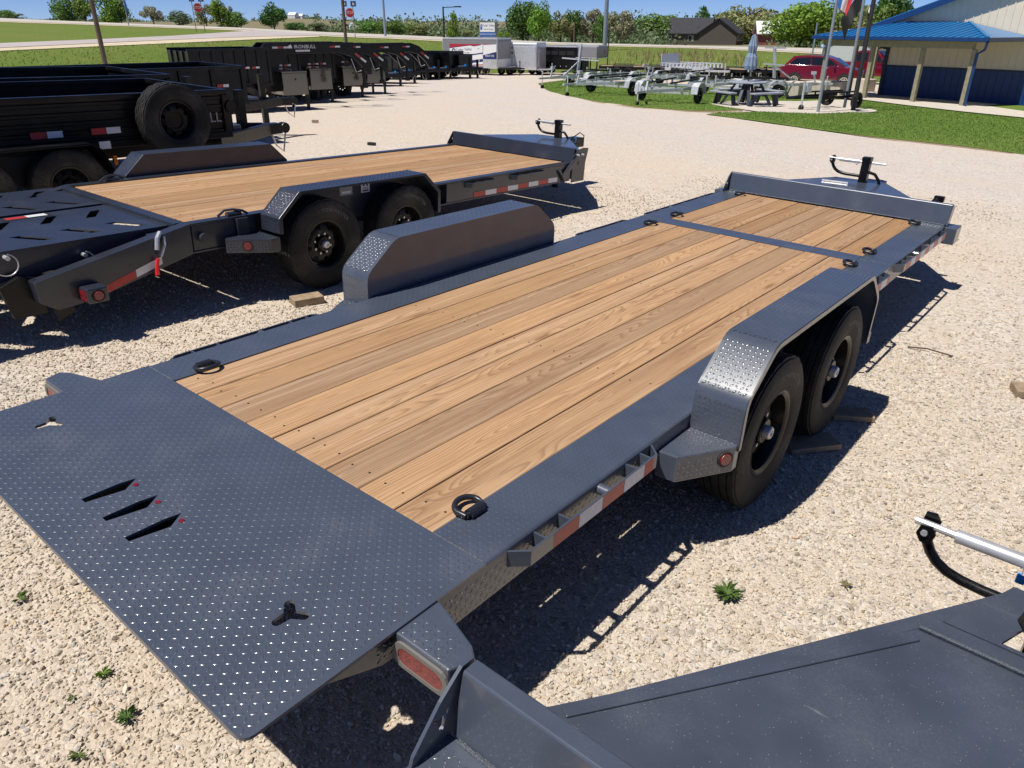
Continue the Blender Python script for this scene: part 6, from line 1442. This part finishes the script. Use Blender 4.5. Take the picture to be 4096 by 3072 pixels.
# ------------------------------------------------------------------ poles, flags and signs
def pole(name, label, cat, base, top, D, r0, r1, m_, grp=None, ext=0):
    p = at(base[0], base[1], D) if D else gpt(*base); Dp = math.hypot(p[0]-CP[0], p[1]-CP[1]); zt_ = CP[2]+sray(*top)[2]*Dp+ext
    r = thing(name, label, cat, p, 0, grp); H = zt_-p[2]
    MB().tube([(0, 0, -.3), (0, 0, H)], [r0, r1], 10).build('shaft', m_, r, 40); return r, H
FP1, H = pole('flagpole', 'silver flagpole nearest the driveway flying the tricolour state flag', 'flagpole', (1766.5, 243.5), (1766, 0), None, .055, .035, 'polegrey', 'flagpoles by the store', 3.2)
def flag(label, base, top, D, m_cols, w_, h, drop, cat='flag', pole_h=0):
    p = gpt(*base); Dp = math.hypot(p[0]-CP[0], p[1]-CP[1]); z = CP[2]+sray(base[0], top)[2]*Dp
    r = thing('flag', label, cat, (p[0], p[1], z)); n = 18; dirn = Vector(tuple(ux))
    k = len(m_cols)
    for j, c_ in enumerate(m_cols):
        b = MB(); vs = []; nn = n//k
        for i in range(nn+1):
            t_ = (j*nn+i)/n
            for v in range(7):
                s_ = v/6; x_ = w_*t_*(.75-.25*s_); yy = .10*math.sin(9*t_+2*s_)*t_+.03; vs.append(tuple(dirn*(x_+.05)+Vector((0, yy, -h*s_-drop*t_*t_-.25*w_*t_))))
        b.add(vs, [(i*7+v, i*7+v+1, (i+1)*7+v+1, (i+1)*7+v) for i in range(nn) for v in range(6)])
        b.build('flag_panel', c_, r, 80)
    return r
M['flagblue'] = mat('flag_blue', (.03, .12, .38), .7); M['flagwhite'] = mat('flag_white', (.72, .70, .66), .7); M['flagred'] = mat('flag_red', (.50, .03, .035), .7)
flag('drooping blue, white and red flag at the top of the silver pole', (1766.5, 243.5), -42, None, ('flagblue', 'flagwhite', 'flagred'), .80, .75, .05)
FP2, H = pole('flagpole', 'silver flagpole flying the black flag', 'flagpole', (1823, 236), (1823, 0), None, .055, .035, 'polegrey', 'flagpoles by the store', 3.0)
fb = flag('black flag with white emblem hanging from the second pole', (1823, 236), -22, None, ('blackflat', 'blackflat', 'blackflat'), .90, .62, .75)
fb.rotation_euler = (0, 0, math.pi)
MB().disc((-.28*ux[0], -.28*ux[1]-.16, -.62), .11, 14, tuple(-uy)).build('emblem', 'decal', fb)
FP3, H = pole('flagpole', 'bare black flagpole beside the lawn edge', 'flagpole', (1842, 241), (1842, 0), None, .08, .06, 'poledark', 'flagpoles by the store', 4.0)
p = gpt(1842, 241); o = MB().lathe([(0, .75), (.06, .75), (.06, 0)], 28, axis='z').build('pole_footing', 'concrete'); o.location = p; tag(o, 'round concrete footing around the black flagpole', 'footing')
pole('utility_pole', 'thick weathered brown pole behind the dump trailers', 'pole', (228, 140), (200, 0), 38, .10, .085, 'polebrown', None, 3)
pole('light_pole', 'tall brown pole rising behind the gooseneck trailers', 'light pole', (748, 96), (748, 0), 60, .12, .08, 'polebrown', None, 4)
pole('light_pole', 'slim grey pole standing at the highway edge', 'light pole', (832.5, 77), (832, 0), 80, .12, .09, 'polegrey', None, 5)
lp, H = pole('street_lamp', 'dark street lamp with one square head behind the small dump trailers', 'street lamp', (961, 126), (961, 14.5), 66, .09, .06, 'poledark')
MB().bar((0, 0, H-.05), (.9*CR[0], .9*CR[1], H-.02), .06, .06).box((1.15*CR[0], 1.15*CR[1], H), (.55, .30, .09)).build('lamp_head', 'poledark', lp)
pole('light_pole', 'thick blue grey pole rising from the grass bank', 'light pole', (1305.5, 112), (1306, 0), 76, .21, .17, 'polegrey', None, 5)
pole('post', 'thin dark post standing in front of the bank', 'post', (1311, 158), (1312, 48), 66, .05, .04, 'poledark')
pole('utility_pole', 'weathered wooden pole among the olive trees', 'pole', (1240, 90), (1242, 49), 110, .14, .11, 'polebrown')
pole('post', 'slim steel post on the bank left of the flagpoles', 'post', (1752, 134), (1760, 49), 66, .06, .05, 'polegrey')
bn, H = pole('feather_banner', 'dark blue feather banner beside the highway trees', 'banner', (277, 50), (273, -3), 92, .05, .03, 'polegrey')
b = MB(); vs = [];
for k in range(9): t_ = k/8; wv = .2*math.sin(math.pi*(.15+.8*t_)); vs += [(0, 0, H*(.42+.58*t_)), (wv*CR[0], wv*CR[1]+.03, H*(.42+.58*t_))]
b.add(vs, [(2*k, 2*k+1, 2*k+3, 2*k+2) for k in range(8)]).build('cloth', 'flagblue', bn)
def stop_sign(label, base, centre, D, px_tags):
    p = at(base[0], base[1], D); z = CP[2]+sray(*centre)[2]*D; r = thing('stop_sign', label, 'stop sign', p, 0, 'stop signs at the road junction')
    f_ = Vector((-sray(*centre)[0], -sray(*centre)[1], 0)).normalized(); x_ = Vector((-f_.y, f_.x, 0)); zc = z-p[2]
    def fr(a, b, d): return tuple(x_*a+Vector((0, 0, zc+b))+f_*d)
    oc = [(.38*math.cos(math.pi/8+k*math.pi/4), .38*math.sin(math.pi/8+k*math.pi/4)) for k in range(8)]
    MB().prism(oc, fr, .045, .055).build('face', 'decal', r); oc2 = [(a*.93, b*.93) for a, b in oc]
    fc = MB().prism(oc2, fr, .0555, .058).build('face', 'stopred', r)
    o_ = lettering('STOP', .33, 'decal', r, fr(0, 0, .0605), x_, (0, 0, 1), sx=.78)
    for s in (-.42, .28): MB().prism([(s-.03, -zc-.2), (s+.03, -zc-.2), (s+.03, .55), (s-.03, .55)], fr, .0, .03).build('post', 'post', r)
    for k, (s, w_) in enumerate(((-.40, .42), (.34, .44))): MB().prism([(s-w_/2, .46), (s+w_/2, .46), (s+w_/2, .86), (s-w_/2, .86)], fr, .034, .042).build('route_sign', 'signblue', r); MB().prism([(s-.08, .56), (s+.08, .56), (s+.08, .74), (s-.08, .74)], fr, .0425, .044).build('route_number', 'decal', r)
    return r
stop_sign('red stop sign with two blue route plates at the left road junction', (435, 64), (430.5, 16.5), 76, 0)
stop_sign('red stop sign with two route plates in front of the white car', (760, 79), (758, 27.5), 70, 0)
# box sign with the padlock emblem
p = at(1053, 92, 84); X = 0
sg = thing('box_sign', 'light blue box sign with padlock emblem by the highway', 'sign', p, 0); f_ = Vector((-sray(1053, 70)[0], -sray(1053, 70)[1], 0)).normalized(); x_ = Vector((-f_.y, f_.x, 0)); x_ = (x_+f_*.25).normalized(); f_ = Vector((x_.y, -x_.x, 0)); px_m = 84*1.8517/F_PX
zc = (92-69)*px_m
def fr(a, b, d): return tuple(x_*a+Vector((0, 0, zc+b))+f_*d)
w2, h2 = 15.5*px_m, 13*px_m
MB().prism([(-w2, -h2), (w2, -h2), (w2, h2), (-w2, h2)], fr, -1.1, 0).build('cabinet', 'trailergrey', sg)
MB().prism([(-w2*.96, -h2*.30), (w2*.96, -h2*.30), (w2*.96, h2*.95), (-w2*.96, h2*.95)], fr, .004, .012).build('print', 'decal', sg); MB().prism([(-w2*.96, -h2*.95), (w2*.96, -h2*.95), (w2*.96, -h2*.33), (-w2*.96, -h2*.33)], fr, .004, .012).build('print', 'flagblue', sg)
MB().prism([(-w2*.9, -h2*.05), (-w2*.65, -h2*.05), (-w2*.65, h2*.35), (-w2*.9, h2*.35)], fr, .013, .016).tube([fr(-w2*.85, h2*.35, .015), fr(-w2*.85, h2*.6, .015), fr(-w2*.77, h2*.75, .015), fr(-w2*.69, h2*.6, .015), fr(-w2*.69, h2*.35, .015)], .035, 6).build('emblem', 'flagblue', sg)
lettering('Cedar Valley', h2*.42, 'navy', sg, fr(w2*.16, h2*.55, .017), x_, (0, 0, 1), sx=.85); lettering('Sales & Storage', h2*.26, 'navy', sg, fr(w2*.16, h2*.05, .017), x_, (0, 0, 1), sx=.9); lettering('CEDARVALLEYSALES.COM', h2*.24, 'decal', sg, fr(0, -h2*.62, .017), x_, (0, 0, 1), sx=.9)
MB().prism([(-w2*.6, -zc-.3), (w2*.9, -zc-.3), (w2*.9, -h2), (-w2*.6, -h2)], fr, -.9, -.2).build('plinth', 'concrete', sg)
# white vehicle on the highway
l = at(766, 72.0, 168); VN, body, hw = car('van', 'white van driving away on the highway behind the stop sign', 'van', l+np.array([0, 0, .05]), math.atan2(-sray(763, 70)[0], sray(763, 70)[1])+.1, [(-2.3, .35), (2.3, .35), (2.4, .8), (2.0, 1.15), (-2.3, 1.20), (-2.38, .7)], [(-2.25, 1.18), (-1.95, 1.85), (.6, 1.85), (1.5, 1.15)], 1.95, None, 'vanwhite')
MB().add([(-.70, -2.19, 1.30), (.70, -2.19, 1.30), (.62, -2.02, 1.70), (-.62, -2.02, 1.70)], [(0, 1, 2, 3)]).build('rear_window', 'glass', body)
for s in (-1, 1):
    MB().add([(s*(hw-.15), y, z) for y, z in ((-1.9, 1.25), (-1.8, 1.72), (.5, 1.72), (1.0, 1.25))], [(0, 1, 2, 3)]).build('window', 'glass', body); MB().box((s*.85, -2.37, .95), (.12, .06, .3)).build('tail_light', 'redlens', body)
    for yy in (-1.4, 1.4): inst(TYRE_S, 'wheel', VN, (s*.85, yy, .36), (0, 0, 0 if s > 0 else math.pi))

# ------------------------------------------------------------------ houses, barn and farmstead
def house(label, px, py, D, w_, d_, hw_, hr, rot, wall, roof_m, grp=None, windows=2, name='house', cat='house', garage=False):
    p = at(px, py, D); r = thing(name, label, cat, p, rot, grp)
    wl = MB().prism([(-d_/2, -.4), (d_/2, -.4), (d_/2, hw_), (0, hr), (-d_/2, hw_)], lambda y, z, x: (x, y, z), -w_/2, w_/2).build('wall', wall, r)
    k = (hr-hw_)/(d_/2); e = .45
    MB().prism([(-d_/2-e, hw_-e*k+.03), (0, hr+.03), (d_/2+e, hw_-e*k+.03), (d_/2+e, hw_-e*k+.18), (0, hr+.18), (-d_/2-e, hw_-e*k+.18)], lambda y, z, x: (x, y, z), -w_/2-.4, w_/2+.4).build('roof', roof_m, r)
    for i in range(windows):
        x = -w_/2+w_*(i+.7)/(windows+.4); f2 = MB().lo((x-.55, -d_/2-.05, .9), (x+.55, -d_/2-.0, 2.0)).build('window', 'decal', r); MB().lo((x-.47, -d_/2-.07, .97), (x+.47, -d_/2-.051, 1.93)).build('pane', 'glass', f2)
    return r
H1 = house('low brown house with dark shingle roof across the highway', 1478, 98.5, 178, 11, 9, 2.5, 5.2, .25, 'brick', 'roofdark')
house('brown house wing with stone porch gable', 1556, 98.5, 172, 7.5, 7.5, 2.4, 4.9, 1.82, 'brick', 'roofdark', windows=3)
house('rust red barn with white end behind the picnic area', 1680, 110, 170, 9, 9, 3.2, 5.2, .5, 'barnred', 'barnwhite', windows=1, name='barn', cat='barn')
house('white farmhouse on the far ridge', 634, 39.6, 1440, 16, 10, 5, 9, .2, 'barnwhite', 'barnwhite', grp=None, windows=2)
house('tiny white shed right of the ridge farmhouse', 652, 40, 1440, 8, 7, 4, 7, .2, 'barnwhite', 'barnwhite', windows=1, name='shed', cat='shed')

# ------------------------------------------------------------------ trees
def crown_mesh(kind, n, leaf, m_):
    lob = []
    if kind == 'round':
        for k in range(26):
            v = RNG.normal(0, 1, 3); v /= np.linalg.norm(v); v *= RNG.uniform(.35, .72); v[2] *= .9; lob.append((v, RNG.uniform(.22, .40)))
    elif kind == 'poplar':
        for k in range(26):
            z = RNG.uniform(-.9, .95); r_ = .42*(1-max(0, z))**.8*(1 if z > -.6 else .7)+.05; a = RNG.uniform(0, 6.28); lob.append((np.array([r_*math.cos(a), r_*math.sin(a), z]), .30*(1.15-max(0, z))))
    elif kind == 'open':
        for k in range(20):
            v = RNG.normal(0, 1, 3); v /= np.linalg.norm(v); v *= RNG.uniform(.45, .85); v[2] = v[2]*.8+.05; lob.append((v, RNG.uniform(.14, .27)))
    else:
        for k in range(22):
            v = np.array([RNG.uniform(-.8, .8), RNG.uniform(-.5, .5), RNG.uniform(-.8, .45)]); lob.append((v, RNG.uniform(.22, .38)))
    w_ = np.array([r_**2 for _, r_ in lob]); w_ /= w_.sum(); idx = RNG.choice(len(lob), n, p=w_)
    C = np.array([c_ for c_, _ in lob])[idx]; R_ = np.array([r_ for _, r_ in lob])[idx]; v = RNG.normal(0, 1, (n, 3)); v /= np.linalg.norm(v, axis=1)[:, None]
    P = C+v*(R_*RNG.uniform(.72, 1.08, n))[:, None]
    nn = v+RNG.normal(0, .55, (n, 3)); nn /= np.linalg.norm(nn, axis=1)[:, None]; t1 = np.cross(nn, RNG.normal(0, 1, (n, 3))); t1 /= np.linalg.norm(t1, axis=1)[:, None]; t2 = np.cross(nn, t1); s = leaf*RNG.uniform(.6, 1.4, n)[:, None]
    V = np.stack([P-t1*s, P-t2*s*.6, P+t1*s, P+t2*s*.6], 1).reshape(-1, 3); tint = np.repeat(np.clip(RNG.normal(.5, .22, n)+(RNG.random(len(lob))[idx]-.5)*.5, 0, 1), 4)
    return npmesh('crown', V, np.arange(4*n).reshape(-1, 4), M[m_], tint=tint)
_cm = {}
def tree(label, px, by, ty, wpx, kind, m_, D, grp, n=1100, leaf=.085, trunk=-.06, name='tree', cat='tree'):
    p = at(px, by, D); k = D*1.8517/F_PX; H = (by-ty)*k; Wd = wpx*k*1.22
    r = thing(name, label, cat, (p[0], p[1], p[2]), random.uniform(0, 6.28), grp)
    key = (kind, m_, n, leaf)
    if key not in _cm: _cm[key] = [crown_mesh(kind, n, leaf, m_) for _ in range(2)]
    zb_ = H*(trunk if kind != 'bush' else .0); hz = (H-zb_)/2
    o = inst(random.choice(_cm[key]), 'crown', r, (0, 0, zb_+hz)); o.scale = (Wd/2/.92, Wd/2/.92, hz/.97)
    if kind != 'bush':
        b = MB().tube([(0, 0, -.3), (.02*H, 0, H*.35), (0, .02*H, H*.8)], [H*.022+.03, H*.016+.02, .02], 7)
        for q in range(5):
            a = q*1.26+random.random(); z0 = H*(.25+.09*q); b.tube([(0, 0, z0), (math.cos(a)*Wd*.2, math.sin(a)*Wd*.2, z0+H*.12), (math.cos(a)*Wd*.36, math.sin(a)*Wd*.36, z0+H*.22)], [H*.010+.02, H*.006+.01, .01], 5)
        b.build('trunk', 'bark', r)
    return r
TR = [
 ('dark green poplar by the highway at the far left', 146, 48, -8, 44, 'poplar', 'leaf_mid', 118), ('green round tree beside the far left poplar', 187, 48, 0, 40, 'round', 'leaf_mid', 116),
 ('tall spring green poplar left of the banner', 234, 50, -12, 42, 'poplar', 'leaf_lime', 114), ('olive tree just right of the banner poplar', 263, 51, 5, 38, 'round', 'leaf_mid', 116),
 ('low green bush cropped by the left picture edge', 9, 41, 25, 34, 'bush', 'leaf_mid', 122), ('tiny grey shrub on the left skyline', 40, 42, 32, 26, 'bush', 'leaf_far', 190),
 ('thin grey budding tree left of the first stop sign', 333, 54, 19, 34, 'open', 'leaf_grey', 112), ('grey round tree behind the grass at left centre', 389, 56, 30, 38, 'round', 'leaf_far', 120), ('grey olive tree behind the first stop sign', 447, 59, 20, 34, 'open', 'leaf_olive', 108),
 ('bright poplar right of the first stop sign', 479, 61, 2, 32, 'poplar', 'leaf_lime', 106), ('pale thin tree right of the bright poplar', 497, 60, 22, 22, 'open', 'leaf_grey', 110), ('dark bushy tree right of the first stop sign', 513, 63, 30, 44, 'round', 'leaf_mid', 106),
 ('round green tree standing alone left of the second stop sign', 594, 66, 15, 46, 'round', 'leaf_dark', 100), ('low dark bush beyond the highway bend', 648, 68, 49, 40, 'bush', 'leaf_dark', 112), ('second low bush beyond the highway bend', 683, 70, 50, 36, 'bush', 'leaf_far', 112),
 ('green hedge bush behind the white van', 795, 75, 47, 54, 'bush', 'leaf_mid', 112), ('green hedge bush right of the slim pole', 848, 76, 46, 56, 'bush', 'leaf_mid', 116), ('pale hedge clump left of the street lamp', 900, 78, 48, 56, 'bush', 'leaf_olive', 124),
 ('spring green poplar right of the street lamp', 980, 82, 33, 24, 'poplar', 'leaf_lime', 108), ('small shrub right of the lamp poplar', 1008, 80, 62, 26, 'bush', 'leaf_olive', 106),
 ('large dark tree left of the bright double tree', 1130, 90, 9, 58, 'round', 'leaf_dark', 110), ('bright spring green tree beside the dark one', 1164, 90, 17, 44, 'round', 'leaf_lime', 106),
 ('yellow green shrub by the box sign', 1086, 88, 70, 30, 'bush', 'leaf_lime', 108), ('olive budding tree behind the livestock trailer', 1210, 93, 29, 46, 'open', 'leaf_olive', 112), ('dark tree behind the wooden pole', 1236, 93, 27, 40, 'round', 'leaf_dark', 116),
 ('grey budding tree left of the thick pole', 1280, 95, 30, 48, 'open', 'leaf_grey', 116), ('dark thin tree touching the thick pole', 1297, 96, 36, 30, 'round', 'leaf_mid', 112), ('pale budding tree right of the thick pole', 1340, 98, 34, 54, 'open', 'leaf_grey', 110), ('green tree left of the brown houses', 1400, 98, 38, 74, 'round', 'leaf_mid', 150),
 ('green tree behind the low brown house', 1446, 90, 38, 70, 'round', 'leaf_mid', 205), ('dark pointed tree behind the brown houses', 1512, 88, 22, 36, 'poplar', 'leaf_dark', 212), ('olive tree over the brown house roof', 1548, 92, 20, 84, 'round', 'leaf_olive', 200), ('large olive spreading tree right of the houses', 1610, 104, 11, 96, 'round', 'leaf_olive', 196), ('olive tree left of the red barn', 1655, 104, 34, 64, 'round', 'leaf_olive', 194),
 ('big dense bright green tree left of the flags', 1725, 112, 15, 112, 'round', 'leaf_lime', 104), ('olive tree between the flags', 1800, 108, 30, 60, 'open', 'leaf_olive', 112), ('olive tree behind the black flag', 1850, 110, 26, 66, 'open', 'leaf_olive', 116), ('dark evergreen rising left of the store roof', 1912, 100, -10, 60, 'round', 'leaf_dark', 110), ('green tree low behind the porch roof', 1895, 108, 25, 56, 'round', 'leaf_mid', 108)]
TR += [('dark green tree filling in behind the livestock trailer tree', 1190, 90, 42, 50, 'round', 'leaf_mid', 150), ('hazy olive tree between the two pale budding trees', 1312, 92, 42, 54, 'round', 'leaf_olive', 150), ('low green tree right of the pale budding tree', 1368, 94, 46, 50, 'round', 'leaf_mid', 140),
 ('dark green tree peeking between olive trees near the barn', 1583, 90, 34, 50, 'round', 'leaf_mid', 215), ('rounded olive tree left of the big bright tree', 1690, 100, 30, 60, 'round', 'leaf_olive', 190), ('dark green tree at the far right behind the porch roof', 1830, 104, 40, 60, 'round', 'leaf_dark', 130), ('green tree left of the dark evergreen by the roof', 1870, 104, 18, 60, 'round', 'leaf_olive', 124)]
for lb, px, by, ty, wp, kd, m_, D in TR:
    bush = kd == 'bush'
    tree(lb, px, by, ty, wp, kd, m_, D, 'shrubs beyond the highway' if bush else 'trees beyond the highway', n=5200 if wp > 100 else 2800 if kd != 'open' else 2600, leaf=.05 if wp > 100 else .06 if kd != 'open' else .055, name='shrub' if bush else 'tree', cat='shrub' if bush else 'tree')
# far woodland on the ridge and the hedge line before it: nobody could count these
V = []; tn = []
def wood(x0, x1, D0, D1, y, hmin, hmax, n, leaf, amp=7.0):
    xs_ = RNG.uniform(x0, x1, n)
    for x in xs_:
        D = RNG.uniform(D0, D1); p = at(x, y, D); top_ = hmin+(hmax-hmin)*(.5+.5*math.sin(x/amp+math.sin(x/23.0)*3))*(.6+.4*math.sin(x/3.1)); 
        q = p+np.array([RNG.normal(0, 2), RNG.normal(0, 2), -1+(max(.5, top_)+1)*RNG.random()**1.5]); V.append((q, leaf*RNG.uniform(.6, 1.4)))
wood(1175, 1425, 118, 150, 96, .6, 3.4, 9000, .22); wood(1700, 2300, 118, 150, 104, .6, 3.4, 12000, .22); wood(1400, 1720, 200, 240, 88, 1.0, 6.5, 9000, .34); wood(1160, 1440, 190, 230, 80, 1.0, 6.0, 8000, .34); wood(700, 1175, 140, 190, 71, .6, 3.2, 12000, .26); wood(270, 760, 700, 760, 56, 2.0, 7.5, 9000, .8); wood(60, 300, 780, 830, 47, 1.5, 5, 3500, .8); wood(575, 690, 1460, 1500, 41, 2.0, 10, 2500, 1.2); wood(660, 2200, 1150, 1250, 56, 5, 15, 22000, 1.3, 11)
Pq = np.array([v[0] for v in V]); sz = np.array([v[1] for v in V])[:, None]; n = len(V)
nn = RNG.normal(0, 1, (n, 3)); nn[:, 2] = abs(nn[:, 2]); nn /= np.linalg.norm(nn, axis=1)[:, None]; t1 = np.cross(nn, RNG.normal(0, 1, (n, 3))); t1 /= np.linalg.norm(t1, axis=1)[:, None]; t2 = np.cross(nn, t1)
Vq = np.stack([Pq-t1*sz, Pq-t2*sz*.7, Pq+t1*sz, Pq+t2*sz*.7], 1).reshape(-1, 3)
tag(stuff(link(bpy.data.objects.new('far_woodland', npmesh('far_woodland', Vq, np.arange(4*n).reshape(-1, 4), M['leaf_far'], tint=np.repeat(RNG.random(n), 4))))), 'hazy green woodland and hedges along the far fields', 'woodland')
